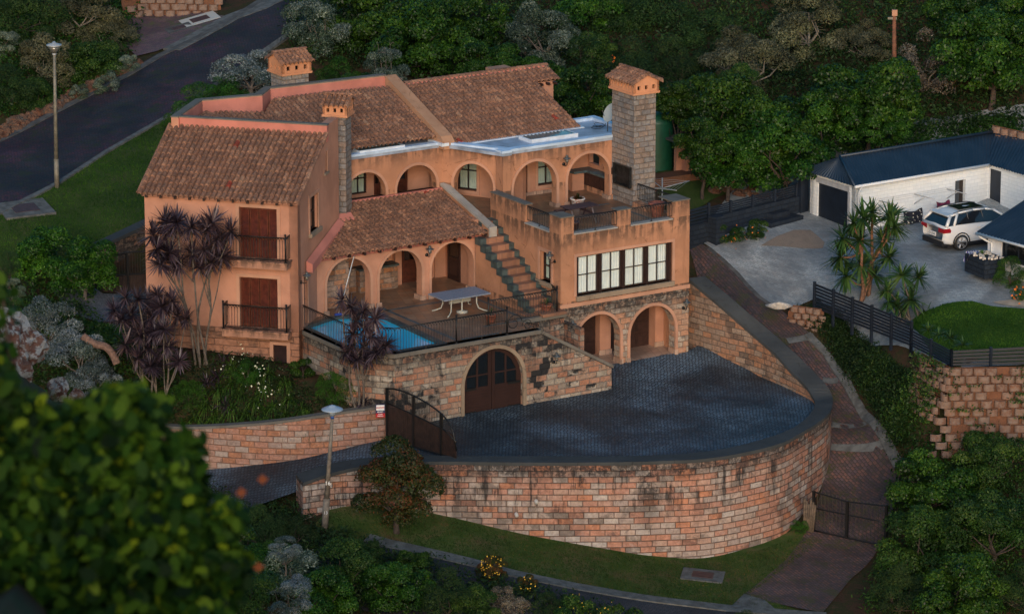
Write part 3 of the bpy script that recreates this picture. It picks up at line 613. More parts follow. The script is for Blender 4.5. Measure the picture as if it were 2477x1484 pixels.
for z in (2.42,5.26):
    b=MB(); b.box(LB,-3.0,-.28,-.62,0,z,z+.24); b.box(LB,-3.05,-.23,-.66,0,z+.24,z+.30); bs=b.build('balcony',m_plaster('balcony_stone_%d'%int(z),(.42,.22,.15),1.2,[(z+.3,.4)]),V)
    rl_=railing_mesh([LB(-2.95,-.02,z+.30),LB(-2.95,-.58,z+.30),LB(-.33,-.58,z+.30),LB(-.33,-.02,z+.30)],1.0,.118,posts=(1,2)); rl_.build('balcony_railing',IRON,bs)
b=MB(); tiles(b,LB,-6.52,.14,-.36,7.90,.47,3.72,co=300); b.build('tiled_roof',TILE,V)
b=MB(); b.hexa([LB(-6.36,.0,7.8),LB(.0,.0,7.8),LB(.0,3.7,7.8),LB(-6.36,3.7,7.8)],[LB(-6.36,-.28,7.83),LB(.08,-.28,7.83),LB(.08,3.71,9.70),LB(-6.36,3.71,9.70)]); b.build('roof_body',PL_L,V)
b=MB(); rafters(b,LB,-6.3,0,-.36,7.90,.62,.36); b.build('rafters',WOOD,V)
# rake tiles of the left wing
b=MB(); ridge_tiles(b,LB(.12,-.33,7.98),LB(.12,3.7,9.88),.06,.37); b.cut(); ridge_tiles(b,LB(-6.5,-.33,7.98),LB(-6.5,3.7,9.88),.06,.37); b.build('ridge_tiles',TILE,V)
# ---- lower veranda --------------------------------------------------------
Cs=[(-13.49,1.02,3.80),(-11.05,1.01,3.80),(-8.58,1.02,3.80)]
b=MB(); b.ext(GB,wall_outline(-15.35,-6.95,2.4,[(-6.95,5.22),(-15.35,5.22)],Cs),[],4.53,4.95); b.box(GB,-7.25,-6.95,4.95,7.9,2.4,5.5); b.build('veranda_wall',PL_P,V)
b=MB()
for c in Cs: trim_arch(b,GB,4.53,*c,2.6,.11)
b.build('arch_trim',TRIM,V)
b=MB()
for c in Cs:
    for s in (-1,1): x=c[0]+s*(c[1]+.03); b.cut(); b.box(GB,x-.13,x+.13,4.47,5.0,2.6,2.78)
b.build('skirting',FLOORG,V)
b=MB(); b.box(GB,-12,-6.95,7.35,7.6,2.4,5.5); b.box(GB,-7.75,-7.25,7.25,7.35,2.6,5.4); b.box(GB,-9.75,-9.45,7.1,7.35,2.6,5.4); b.build('inner_wall',PL_P,V)
door(V,GB,7.26,-9.33,-8.52,2.6,4.7); door(V,GB,7.14,-7.15+.0,-6.97,2.6,4.7,WOOD); door(V,GB,7.24,-8.45,-7.76,2.6,4.7,WOOD) if False else None
door(V,Fr(*GB(-7.28,7.2).xy,-57.6),-.03,0.2,1.15,2.6,4.8,WOOD)
window(V,GB,7.26,-10.9,-10.0,3.7,4.7,2,1,None,GLASSD)
b=MB(); b.box(GB,-11.65,-9.85,6.75,7.3,2.4,3.55); b.box(GB,-14.6,-13.0,5.35,7.2,2.4,5.3); b.box(GB,-12.4,-11.7,7.0,7.3,2.4,3.6); b.build('braai_stonework',m_stone('braai_stone',.5,.22,[(.40,.20,.12),(.36,.27,.22),(.42,.19,.09),(.33,.22,.16)],stain=.4),V)
b=MB(); b.box(GB,-11.7,-9.8,6.70,7.3,3.55,3.62); b.build('counter_top',SLATE,V)
b=MB(); b.box(GB,-15.5,-6.9,8.5,8.6,2.4,5.2); b.build('back_wall',INT,V)
# lean-to roof
def lx(y): return -15.25+(y-4.53)*1.075
b=MB()
tiles(b,GB,-15.5,-7.12,4.13,5.06,.292,7.82,None,co=500) if False else None
n_=39
def ytopl(x):
    y=4.53+(x+15.25)/1.075-.15
    return min(7.82,y)
tiles(b,GB,-15.5,-7.12,4.13,5.06,.292,lambda x:ytopl(x) if not (-13.3<x<-12.05) else min(ytopl(x),6.72),co=500); b.build('tiled_roof',TILE,V)
b=MB(); b.hexa([GB(-15.3,4.4,4.9),GB(-7.1,4.4,4.9),GB(-7.1,7.9,4.9),GB(-11.9,7.9,4.9)],[GB(-15.35,4.3,5.01),GB(-7.1,4.3,5.01),GB(-7.1,7.9,6.06),GB(-11.9,7.9,6.06)])
ra=math.degrees(math.atan2(LB(0,5).y-LB(0,0).y,LB(0,5).x-LB(0,0).x))
for t0,t1 in ((.95,5.4),):
    q=[LB(.04,t0),LB(.30,t0),LB(.30,t1),LB(.04,t1)]
    zf=lambda p:5.12+max(0,(GB.inv(p)[1]-4.13))*.292
    b.hexa([(p.x,p.y,zf(p)-.3) for p in q],[(p.x,p.y,zf(p)+(.16 if i in (0,3) else .03)) for i,p in enumerate(q)])
b.box(GB,-12.0,-7.0,7.80,7.96,5.9,6.24); b.hexa([GB(-13.35,6.55,5.7),GB(-12.0,6.55,5.7),GB(-12.0,6.85,5.7),GB(-13.35,6.85,5.7)],[GB(-13.35,6.55,5.84),GB(-12.0,6.55,5.84),GB(-12.0,6.85,6.05),GB(-13.35,6.85,6.05)])
b.build('roof_flashing',PINK,V)
b=MB(); rafters(b,GB,-15.2,-7.1,4.13,5.05,.68,.4); b.build('rafters',WOOD,V)
# raking wall between lean-to roof and stairs
b=MB(); b.hexa([GB(-7.06,4.3,4.6),GB(-6.80,4.3,4.6),GB(-6.80,7.9,5.4),GB(-7.06,7.9,5.4)],[GB(-7.06,4.3,5.30),GB(-6.80,4.3,5.30),GB(-6.80,7.9,6.33),GB(-7.06,7.9,6.33)]); b.box(GB,-7.05,-6.85,4.25,5.0,2.6,5.2); b.build('wall',PL_A,V)
b=MB(); b.hexa([GB(-7.10,4.1,5.24),GB(-6.76,4.1,5.24),GB(-6.76,7.9,6.32),GB(-7.10,7.9,6.32)],[GB(-7.10,4.1,5.34),GB(-6.76,4.1,5.34),GB(-6.76,7.9,6.42),GB(-7.10,7.9,6.42)])
b.box(GB,-7.11,-6.75,4.04,4.1,4.72,5.345); b.build('raking_cap',WASH,V)
# ---- outside stair ---------------------------------------------------------
N=12; rs=2.8/N; st=MB(); sl=MB(); sidew=MB()
y_at=lambda i:5.15-i*(4.9/N)
for i in range(N):
    z1=5.4-i*rs; ya,yb=y_at(i),y_at(i+1); xl=-7.05 if ya>4.5 else -7.60
    st.box(GB,xl+.24,-6.52,yb-.03,ya,z1-rs-.02,z1-.0)
    sl.box(GB,-6.52,-6.275,yb-.04,ya,z1-rs-.05,z1+.012); sl.box(GB,-6.52,-6.275,ya-.02,ya+.02,z1-.02,z1+.03)
    sl.box(GB,xl-.03,xl+.24,yb-.04,ya,z1-rs-.05,z1+.012)
    sidew.box(GB,xl,-6.5,yb,ya,2.4,z1-rs-.04)
st.box(GB,-7.4,-6.275,-.45,.25,2.6,2.72); st.box(GB,-7.9,-6.275,-.1,.9,2.6,2.665)
s_=st.build('staircase',STEPT,V); sl.build('stair_edging',SLATE,s_); sidew.build('stair_side',PL_G,s_)
# ---- chimneys -------------------------------------------------------------
def chimney(x0,x1,y0,y1,zb,zc,ze,ridge_along_y,nv=(3,6),ov=.13,rise=.33,fr=None):
    GB=fr or globals()['GB']; dg=GB.deg
    c=MB(); c.box(GB,x0,x1,y0,y1,zb,zc+.02); ch=c.build('chimney',ST_H,V)
    c=MB(); e=.09; X0,X1,Y0,Y1=x0-e,x1+e,y0-e,y1+e; t_=.1
    c.box(GB,X0-.03,X1+.03,Y0-.03,Y1+.03,zc-.06,zc+.03)
    zt=ze; h0,h1=zc+.14,zc+.14+(ze-zc)*.38; gx=(X0+X1)/2; gy=(Y0+Y1)/2
    def vents(a,b_,n): 
        w_=(b_-a)/n; return [rect(a+w_*(i+.3),a+w_*(i+.7),h0,h1) for i in range(n)]
    if ridge_along_y: of=[(X0,zc+.03),(X1,zc+.03),(X1,zt),(gx,zt+rise),(X0,zt)]; os_=[(-Y1,zc+.03),(-Y0,zc+.03),(-Y0,zt),(-Y1,zt)]
    else: of=[(X0,zc+.03),(X1,zc+.03),(X1,zt),(X0,zt)]; os_=[(-Y1,zc+.03),(-Y0,zc+.03),(-Y0,zt),(-gy,zt+rise),(-Y1,zt)]
    c.ext(GB,of,vents(X0+.08,X1-.08,nv[0]),Y0,Y0+t_); c.ext(GB,of,[],Y1-t_,Y1)
    SL_=Fr(*GB(X0,0).xy,dg-90); SR_=Fr(*GB(X1,0).xy,dg-90)
    c.ext(SL_,os_,vents(-Y1+.08,-Y0-.08,nv[1]),0,t_); c.ext(SR_,os_,vents(-Y1+.08,-Y0-.08,nv[1]),-t_,0)
    c.build('chimney_cap',m_plaster('plaster_cap_%d'%int(x0*10),(.56,.26,.145),.4),ch)
    c=MB(); c.box(GB,X0+t_+.02,X1-t_-.02,Y0+t_+.02,Y1-t_-.02,zc+.03,zc+.08); c.build('flue_top',INT,ch)
    c=MB()
    if ridge_along_y:
        half=(X1-X0)/2+ov; s_=rise/half*1.05
        f1=Fr(*GB(gx,0).xy,dg-90)   # y axis toward +x'
        tiles(c,f1,-Y1-.1,-Y0+.1,-half,zt-.03,s_,0.0,cw=.2,rl=.3,co=700)
        f2=Fr(*GB(gx,0).xy,dg+90); tiles(c,f2,Y0-.1,Y1+.1,-half,zt-.03,s_,0.0,cw=.2,rl=.3,co=720)
        ridge_tiles(c,GB(gx,Y0-.12,zt+rise+.03),GB(gx,Y1+.12,zt+rise+.03),.08,.33)
    else:
        half=(Y1-Y0)/2+ov; s_=rise/half*1.05
        f1=Fr(*GB(0,gy).xy,dg); tiles(c,f1,X0-.1,X1+.1,-half,zt-.03,s_,0.0,cw=.2,rl=.3,co=740)
        f2=Fr(*GB(0,gy).xy,dg+180); tiles(c,f2,-X1-.1,-X0+.1,-half,zt-.03,s_,0.0,cw=.2,rl=.3,co=760)
        ridge_tiles(c,GB(X0-.12,gy,zt+rise+.03),GB(X1+.12,gy,zt+rise+.03),.08,.33)
    c.build('chimney_roof',TILE,ch)
    return ch
tall=chimney(-.30,.78,3.66,5.30,-1,10.18,10.62,True,(3,7),.16,.36)
_c=LB.inv(GB(-12.24,6.80)); chimney(_c[0]-.84,_c[0],_c[1],_c[1]+.80,4.5,10.08,10.52,False,(3,3),.15,.33,LB)
chimney(-11.62,-10.42,12.95,14.0,4.0,10.62,11.10,False,(3,3),.16,.36)
b=MB(); b.box(GB,-.42,-.302,3.85,4.99,6.16,6.22); b.box(GB,-.42,-.302,3.85,4.99,6.98,7.04); b.box(GB,-.42,-.302,3.80,3.86,6.16,7.04); b.box(GB,-.42,-.302,4.97,5.03,6.16,7.04)
b.box(GB,-.345,-.302,3.86,4.97,6.22,6.50); b.box(GB,-.325,-.302,3.86,4.97,6.5,6.98); b.box(GB,-.36,-.302,5.08,5.25,6.48,6.75); b.build('braai_firebox',plain('brushed_steel',(.06,.065,.07),.3,.8,.4,5),tall)
# ---- satellite dish -----------------------------------------------------
t=thing('satellite_dish','round grey satellite dish behind the tall stone chimney','satellite dish',GB(-.2,6.6,8.1))
f=lambda x,y,z: GB(-.1,6.2,8.95)+Vector((x,0,0))*1+Vector((0,y,z))
b=MB(); c0=GB(-.05,5.75,8.95); ax=Vector((-.55,-.35,.35)).normalized(); e1=ax.orthogonal().normalized(); e2=ax.cross(e1); vs=[];fs=[]
for i in range(6):
    for j in range(20): rr=.42*i/5+.001; th=2*math.pi*j/20; vs.append(c0+e1*rr*math.cos(th)+e2*rr*math.sin(th)+ax*(rr*rr*.35))
for i in range(5):
    for j in range(20): fs.append((i*20+j,i*20+(j+1)%20,(i+1)*20+(j+1)%20,(i+1)*20+j))
b.idx(vs,fs); b.build('dish',plain('dish_grey',(.33,.37,.38),.5),t)
b=MB(); b.tube([c0,c0-ax*.12,GB(-.05,6.0,8.5),GB(-.05,6.0,8.12)],.025,6); b.tube([c0-e2*.4,c0+ax*.4-e2*.1],.012,5); b.build('mast',IRONG,t)
# ---- railings on the garage terrace ------------------------------------------
def railing(path,label,h=.95,posts=(),group='black iron railings with interlaced hoops',base=.0,**k):
    m_=railing_mesh(path,h,posts=posts,**k); return m_.build('railing',IRON,None,label,'railing',group)
railing([GB(-5.63,.02,5.76),GB(-3.57,.02,5.76)],'black hooped railing between corner pillar and middle pillar above the long window',.66)
railing([GB(-2.88,.02,5.76),GB(-.87,.02,5.76)],'black hooped railing in front of the big terracotta pot on the roof terrace',.66)
railing([GL(-2.64,.1,5.76),GL(-.86,.1,5.76)],'black hooped railing on the stair side of the roof terrace',.66)
railing([GB(-.12,1.04,5.66),GB(-.12,3.62,5.66)],'black hooped railing from the right corner pillar back to the tall chimney',.72)
# ------------------------------------------------------------------ terrain
CP=[(-10,0,1.2),(-3,3,-1.3),(0,0,-1.3),(3,-5,-2),(7,-6,-2.2),(0,-9,-2.4),(-3,-9,-2.2),(6,3,-1.2),(9.5,-7,-3),
(-5,-14.3,-2.3),(-2.9,-14.4,-2.5),(.2,-14.5,-3.25),(3.3,-14.5,-3.85),(5.6,-14.4,-4.3),(7.2,-14.2,-4.45),(9.7,-13.2,-4.3),(11.1,-11.8,-4.2),(8.5,-10,-4),(2,-11,-3),
(-7.5,-15,-2.6),(-4.8,-16.9,-2.95),(-.13,-18.4,-3.6),(4.8,-19,-4.4),(11.7,-18.9,-4.9),(-10,-16.5,-2.9),(-14,-14.5,-3.0),(-18,-12,-2.4),
(-4,-24,-3.6),(3,-25,-4.8),(10,-25,-5.3),(16,-23,-5.4),(-10,-22,-3.4),(0,-34,-7.5),(12,-34,-8),(-10,-32,-5),(22,-30,-8),(-18,-24,-3.5),(-28,-20,-1),(30,-34,-8),(-30,-34,-3),
(11.9,-12,-4.4),(13.8,-13.5,-4.6),(9,-17,-4.6),(13,-9,-3.3),(15,-8.5,-3.0),(12.9,-6,-1.9),(14.4,-5,-1.8),(12.0,-3,-.6),(13.2,-1.5,-.3),(10.6,-.3,.7),(11.6,1.5,.9),(9.2,2,1.6),(10.2,3.4,1.6),(8.0,5,2.6),(9.0,6.1,2.8),(8.0,6.8,3.0),(11.0,3.3,1.75),(12.2,4.2,2.1),(10.8,6,2.75),
(12,8,2.95),(14.7,7.5,3),(16,5,2.95),(20,4,3),(20,10,3),(24,8,3),(26,2,3),(18,-.5,2.6),(22,-1,2.8),(20.5,-5,2.0),(17.2,-5.2,1.85),(14.3,3.2,2.3),(12.7,2.7,1.6),(16.0,-4.7,1.72),(17.0,-7.3,1.7),(19.9,-7.4,1.7),(26,-7.4,1.7),
(15.3,-6.4,-.8),(16.5,-8.9,-1.5),(19.8,-9.2,-1.4),(26,-9.2,-1.2),(13.3,.5,.95),(16,-13,-3.2),(22,-14,-2.4),(18,-20,-4.9),(27,-18,-3),(27,-24,-6),
(8,12,4.0),(8,20,5.0),(14,18,4.6),(20,18,4.6),(26,17,4.8),(18,26,7.4),(28,26,9.5),(10,30,8),(0,20,5.5),(0,30,7.5),(-8,22,5.8),(10,45,13),(25,45,17),(-5,45,11),(40,40,20),(40,10,6),(40,-10,2),(40,-30,-8),(5,6,2.9),(6.5,7,3.1),(7,9,3.2),(10,9,3.3),(13,16,3.6),
(-15.2,1.35,2),(-17.2,-2.2,2),(-13,3.5,2.6),(-16.8,3.1,2.1),(-14.8,3.9,2.1),(-17.2,4.6,3.5),(-15.0,5.6,4.1),(-19,2.6,3.0),(-21,4,3.6),(-19.5,10,4.5),(-21.7,6.8,4.2),(-13,10,4.8),(-15.1,18,6),(-10.7,27,8),(-23,18.7,4.8),(-17.5,31,7.2),(-12.5,42,9.4),(-26,24,7.5),(-20.5,36,9.8),(-24,34,11),(-32,20,8),(-17,50,13),(-30,45,16),(-6,60,15),(20,70,25),(-30,70,24),(45,70,30),
(-28,8,4.0),(-24,0,3.0),(-20,-4,2.2),(-26,-8,2),(-14,-6,1.8),(-10,-7.2,1.5),(-8,-7.5,1.3),(-6,-6.5,1.0),(-12,-8.4,.2),(-8.7,-9.6,.35),(-5.5,-9.0,.5),(-16,-8.6,.5),(-19,-8,.8),
(-4.9,-10.9,-.85),(-8.6,-11.6,-1.45),(-12,-10.6,-2.1),(-8.9,-13.2,-2.4),(-6,-12.8,-1.6),(-15,-10.5,-2.4),(-50,-40,0),(-50,0,6),(-50,80,30),(60,-40,-10),(60,80,36),(60,10,8),(0,-45,-9),(-24,-45,-6),(30,-45,-12),(0,85,28)]
_r=geometry.delaunay_2d_cdt([Vector((p[0],p[1])) for p in CP],[],[],0,1e-5)
GX0,GX1,GY0,GY1,GS=-46,56,-44,80,.5
nx=int((GX1-GX0)/GS)+1; ny=int((GY1-GY0)/GS)+1
_H=np.zeros((ny,nx)); _vz=[0]*len(_r[0])
for i,o in enumerate(_r[3]): _vz[i]=CP[o[0]][2]
for tr in _r[2]:
    A,B,C_=[_r[0][i] for i in tr]; za,zb,zc=[_vz[i] for i in tr]
    x0,x1=min(A.x,B.x,C_.x),max(A.x,B.x,C_.x); y0,y1=min(A.y,B.y,C_.y),max(A.y,B.y,C_.y)
    i0,i1=max(0,int((x0-GX0)/GS)),min(nx-1,int((x1-GX0)/GS)+1); j0,j1=max(0,int((y0-GY0)/GS)),min(ny-1,int((y1-GY0)/GS)+1)
    if i1<i0 or j1<j0: continue
    X,Y=np.meshgrid(GX0+GS*np.arange(i0,i1+1),GY0+GS*np.arange(j0,j1+1)); D=(B.y-C_.y)*(A.x-C_.x)+(C_.x-B.x)*(A.y-C_.y)
    if abs(D)<1e-9: continue
    a=((B.y-C_.y)*(X-C_.x)+(C_.x-B.x)*(Y-C_.y))/D; b=((C_.y-A.y)*(X-C_.x)+(A.x-C_.x)*(Y-C_.y))/D; c=1-a-b
    ok=(a>=-1e-6)&(b>=-1e-6)&(c>=-1e-6); Z=a*za+b*zb+c*zc; sub=_H[j0:j1+1,i0:i1+1]; sub[ok]=Z[ok]
for _ in range(2):
    P=np.pad(_H,1,mode='edge'); _H=(P[1:-1,1:-1]*4+P[:-2,1:-1]*2+P[2:,1:-1]*2+P[1:-1,:-2]*2+P[1:-1,2:]*2+P[:-2,:-2]+P[:-2,2:]+P[2:,:-2]+P[2:,2:])/16
def inpoly(X,Y,P):
    r=np.zeros(X.shape,bool)
    for i in range(len(P)):
        a,c=P[i],P[i-1]; cond=((a[1]>Y)!=(c[1]>Y)); 
        with np.errstate(divide='ignore',invalid='ignore'): xi=(c[0]-a[0])*(Y-a[1])/((c[1]-a[1]) or 1e-9)+a[0]
        r^=cond&(X<xi)
    return r
_X,_Y=np.meshgrid(GX0+GS*np.arange(nx),GY0+GS*np.arange(ny))
for P_,fn in (([(7.3,2.0),(8.0,1.9),(9.2,-.2),(10.6,-2.0),(12.2,-5),(12.6,-7.3),(11.6,-10.2),(9,-12.6),(6,-13.6),(0,-14),(-3,-14),(-4.9,-10),(-5,-8),GB(-15.2,-1.6)[:2],GB(-6,-1)[:2]],lambda h,x,y:np.minimum(h,-1.3)),
    ([(-2,-14),(-4.6,-9.6),(-7,-9.95),(-8.7,-10.15),(-12.2,-8.8),(-16.5,-8.9),(-16.5,-15),(-10.5,-14.8),(-8.2,-14.0),(-6,-13)],lambda h,x,y:np.minimum(h,np.interp(x,[-17,-12.1,-8.65,-4.9,-2],[-2.9,-2.3,-1.7,-1.2,-1.2])-np.maximum(0,-10.4-y)*.16)),
    ([GB(-16.3,3.4)[:2],GB(-16.3,-.4)[:2],GB(-15,-1.7)[:2],GB(-6,-1.8)[:2],GB(0,0)[:2],GB(0,9)[:2],GB(-12,14)[:2],LB(-6,9)[:2],LB(-6,.3)[:2],LB(0,.3)[:2]],lambda h,x,y:np.minimum(h,.6))):

    k_=inpoly(_X,_Y,P_); _H[k_]=fn(_H,_X,_Y)[k_]
def gz(x,y):
    u=min(max((x-GX0)/GS,0),nx-1.001); v=min(max((y-GY0)/GS,0),ny-1.001); i,j=int(u),int(v); u-=i; v-=j
    return float(_H[j,i]*(1-u)*(1-v)+_H[j,i+1]*u*(1-v)+_H[j+1,i]*(1-u)*v+_H[j+1,i+1]*u*v)
def atg(X,Y,off=0.0,t0=128,t1=270):     # the point of the terrain seen at a photo point
    d=ray(X,Y); t=t0; prev=t0
    while t<t1:
        p=CAM+d*t
        if p.z<gz(p.x,p.y)+off:
            lo,hi=prev,t
            for _ in range(14):
                m_=(lo+hi)/2; q=CAM+d*m_
                if q.z<gz(q.x,q.y)+off: hi=m_
                else: lo=m_
            return CAM+d*hi
        prev=t; t+=.8
    return CAM+d*t1
SOIL=m_ground('soil',[(.035,.022,.014),(.06,.034,.022),(.03,.035,.015),(.075,.045,.028)],.9,9)
LAWN=m_ground('lawn_grass',[(.028,.055,.013),(.042,.078,.017),(.060,.092,.024),(.10,.095,.038),(.12,.070,.040)],.7,18,.9,.03)
LAWNB=m_ground('green_lawn',[(.028,.065,.012),(.036,.085,.014),(.05,.10,.018)],.6,26,.9,.03)
LAWNU=m_ground('verge_grass',[(.028,.052,.014),(.036,.066,.016),(.05,.075,.022),(.07,.075,.03)],.6,24,.9,.03)
ROCK=m_ground('red_rock',[(.05,.028,.02),(.11,.05,.033),(.17,.095,.065),(.08,.065,.055),(.22,.20,.18)],1.6,8,1.0,.12)
PATCH=m_ground('sandy_patch',[(.17,.14,.115),(.24,.19,.155),(.20,.16,.13)],1.1,12)
DUST=m_ground('bare_earth',[(.12,.055,.032),(.17,.08,.05),(.10,.06,.04)],1.1,12)
b=MB(); jj,ii=np.mgrid[0:ny,0:nx]; VV=np.stack([GX0+GS*ii,GY0+GS*jj,_H],-1).reshape(-1,3)
me=bpy.data.meshes.new('terrain'); F=[(j*nx+i,j*nx+i+1,(j+1)*nx+i+1,(j+1)*nx+i) for j in range(ny-1) for i in range(nx-1)]
me.from_pydata(VV.tolist(),[],F); me.polygons.foreach_set('use_smooth',[True]*len(F)); me.materials.append(SOIL); link('terrain',me,kind='structure')
b=MB()
b.box(ID,-900,900,-900,900,-40.5,-40); b.build('ground',SOIL,kind='structure')
def drape(name,poly,mat,off=.05,step=.55,zf=None,kind='structure',**k):
    zf=zf or gz; P=[Vector((p[0],p[1])) for p in poly]; bd=[]
    for i in range(len(P)):
        a,c=P[i],P[(i+1)%len(P)]; n=max(1,int((c-a).length/step)); bd+=[a.lerp(c,t/n) for t in range(n)]
    xs=[p.x for p in P]; ys=[p.y for p in P]; pts=list(bd); nb=len(bd)
    def ins(x,y):
        r=False
        for i in range(len(P)):
            a,c=P[i],P[i-1]
            if (a.y>y)!=(c.y>y) and x<(c.x-a.x)*(y-a.y)/(c.y-a.y)+a.x: r=not r
        return r
    x=min(xs)
    while x<max(xs):
        y=min(ys)
        while y<max(ys):
            if ins(x,y): pts.append(Vector((x+.01,y+.013)))
            y+=step
        x+=step
    r=geometry.delaunay_2d_cdt(pts,[],[list(range(nb))],1,1e-4)
    m_=bpy.data.meshes.new(name); vs=[(p.x,p.y,zf(p.x,p.y)+off) for p in r[0]]; fs=[tuple(f) for f in r[2]]
    fs=[f if (r[0][f[1]]-r[0][f[0]]).cross(r[0][f[2]]-r[0][f[0]])>0 else f[::-1] for f in fs]
    m_.from_pydata(vs,[],fs); m_.polygons.foreach_set('use_smooth',[True]*len(fs)); m_.materials.append(mat)
    return link(name,m_,kind=kind,**k)
def dpoly(pts,off=0.0): return [atg(X,Y,off) for X,Y in pts]
def curb(name,D,mat,w=.22,h=.12,kind='structure',world=False,**k):
    W=[p if world else atg(*p) for p in D]; b=MB(); pts=[]
    for a,c in zip(W,W[1:]):
        n=max(1,int((c-a).length/.8)); pts+=[a.lerp(c,t/n) for t in range(n)]
    pts.append(W[-1]); of=[]
    for i,p in enumerate(pts):
        t=(pts[min(i+1,len(pts)-1)]-pts[max(i-1,0)]); t.z=0; t.normalize(); of.append(Vector((-t.y,t.x,0))*w)
    for i in range(len(pts)-1):
        a,c=pts[i],pts[i+1]; f=lambda p,dz: Vector((p.x,p.y,gz(p.x,p.y)+dz))
        b.hexa([f(a,-.1),f(c,-.1),f(c+of[i+1],-.1),f(a+of[i],-.1)],[f(a,h),f(c,h),f(c+of[i+1],h),f(a+of[i],h)])
    return b.build(name,mat,kind=kind,**k)
CONC=plain('kerb_concrete',(.095,.10,.10),.85,0,.35,3)
CONCD=plain('dark_concrete',(.07,.07,.07),.85,0,.35,2.5)
SETT=m_pave('court_setts',.155,.125,[(.042,.060,.076),(.055,.076,.093),(.035,.051,.065),(.062,.085,.103),(.047,.063,.077)],(.008,.010,.014),.026,.8,.55,32.4,spec=.3,tint=(2.2,2.35,2.5))  # tint paints brighter patches in place of the sky's gloss
ROADM=m_pave('street_setts',.16,.11,[(.030,.033,.042),(.037,.035,.044),(.025,.029,.038),(.050,.032,.038),(.032,.033,.042)],(.016,.016,.02),.014,.7,.7,28,spec=.2,tint=(1.9,1.0,1.25),moss=(.028,.034,.020))
ROADB=m_pave('lower_street_setts',.16,.11,[(.048,.050,.058),(.055,.056,.064),(.040,.044,.052)],(.02,.02,.022),.014,.6,.7,-12,spec=.2)
DRIV=m_pave('worn_driveway_setts',.20,.13,[(.11,.060,.054),(.085,.052,.056),(.135,.068,.055),(.070,.048,.046),(.10,.064,.066)],(.030,.026,.020),.018,.9,.7,62,moss=(.052,.048,.018))
YARD=m_pave('yard_brick',.21,.105,[(.25,.275,.29),(.30,.325,.335),(.22,.245,.26),(.28,.29,.295)],(.13,.145,.155),.010,.3,.6,34,spec=.5)
PURP=m_pave('purple_paving',.22,.11,[(.115,.062,.075),(.135,.075,.085),(.10,.06,.075),(.12,.08,.08)],(.05,.04,.04),.012,.4,.7,10,moss=(.06,.07,.03))
# lawns and streets
drape('upper_lawn',dpoly([(-80,560),(0,520),(90,472),(250,375),(420,278),(470,240),(520,330),(430,500),(352,538),(240,598),(100,640),(-80,700)]),LAWNU,.04)
up_road=[(-90,560),(0,515),(90,470),(250,372),(420,275),(560,178),(690,88),(760,40),(840,-20)]
up_left=[(640,-12),(500,84),(380,134),(300,180),(130,268),(0,332),(-90,372)]
drape('upper_street',dpoly(up_road+[(660,-14)]+up_left[1:]),ROADM,.07)
curb('kerb',up_road[:8],CONC,-.25,.13); curb('kerb',[(655,-14),(560,45),(470,95),(385,135),(300,185),(130,272),(0,337),(-90,377)],CONCD,.4,.11)
drape('upper_pavement',dpoly([(310,30),(345,25),(440,28),(560,45),(470,92),(380,128),(330,140),(295,100)]),PURP,.09)
curb('channel',[(700,-30),(610,18),(545,42),(460,88),(395,122)],CONC,1.1,.10)
drape('gate_paving',dpoly([(180,760),(120,700),(230,700),(250,712),(355,712),(355,745),(300,775),(240,782)]),m_pave('grey_sett',.2,.12,[(.12,.13,.15),(.14,.15,.17),(.10,.11,.13)],(.04,.045,.05),.015,.5,.6,20),.05)
drape('garden_lawn',dpoly([(200,775),(300,790),(300,830),(220,840)]),LAWNB,.05)
lowk=[(880,1312),(930,1325),(1080,1358),(1230,1395),(1390,1428),(1550,1455),(1750,1480),(2000,1500)]
drape('front_lawn',[p.xy for p in dpoly(lowk[::-1])]+[(-7.5,-15.2),(-6.5,-13.2),(-3,-13.6),(.2,-13.7),(5.6,-13.6),(7.2,-13.4),(9.7,-12.4),(11.4,-10.9),(12.1,-11.6),(10.6,-14.5),(8.9,-17.5)],LAWN,.05)
kw=dpoly(lowk); drape('lower_street',[p.xy for p in kw]+[(18,-24),(8,-25.5),(0,-24.8),(-6,-22.5),(-12,-19),(-11,-16)],ROADB,.05)
curb('kerb',lowk,CONC,.55,.10)
dr_l=[(7.5,5.9),(7.9,3.9),(9.2,1.4),(10.3,-.6),(11.3,-2.8),(12.2,-5.4),(12.4,-7.6),(12.1,-9.2),(11.5,-11.2),(10.5,-14),(8.6,-17.8)]
dr_r=[p.xy for p in dpoly([(1990,1484),(2060,1400),(2130,1320),(2175,1200),(2180,1115),(2120,1020),(2060,930),(2005,855),(1960,810),(1900,760),(1869,739),(1841,720),(1787,662),(1720,602),(1690,592)])]
drape('side_driveway',dr_l+dr_r,DRIV,.06)
curb('driveway_edging',[(1720,602),(1787,662),(1841,720),(1869,739)],CONCD,-.2,.07); curb('driveway_edging',[(1960,810),(2005,855),(2060,930),(2120,1020),(2180,1115)],CONC,-.3,.14)
for Y0_,x0_,x1_ in ((822,1905,1970),(916,1990,2060),(1024,2012,2115),(1078,2010,2150)):
    a,c=atg(x0_,Y0_+6),atg(x1_,Y0_-6); t_=(c-a).normalized(); n_=Vector((-t_.y,t_.x,0))*.17
    drape('drain_strip',[(a+n_).xy,(c+n_).xy,(c-n_).xy,(a-n_).xy],CONC,.075,.3)
drape('gate_apron',dpoly([(1755,1484),(1800,1440),(1850,1455),(1890,1490)]),CONC,.09)
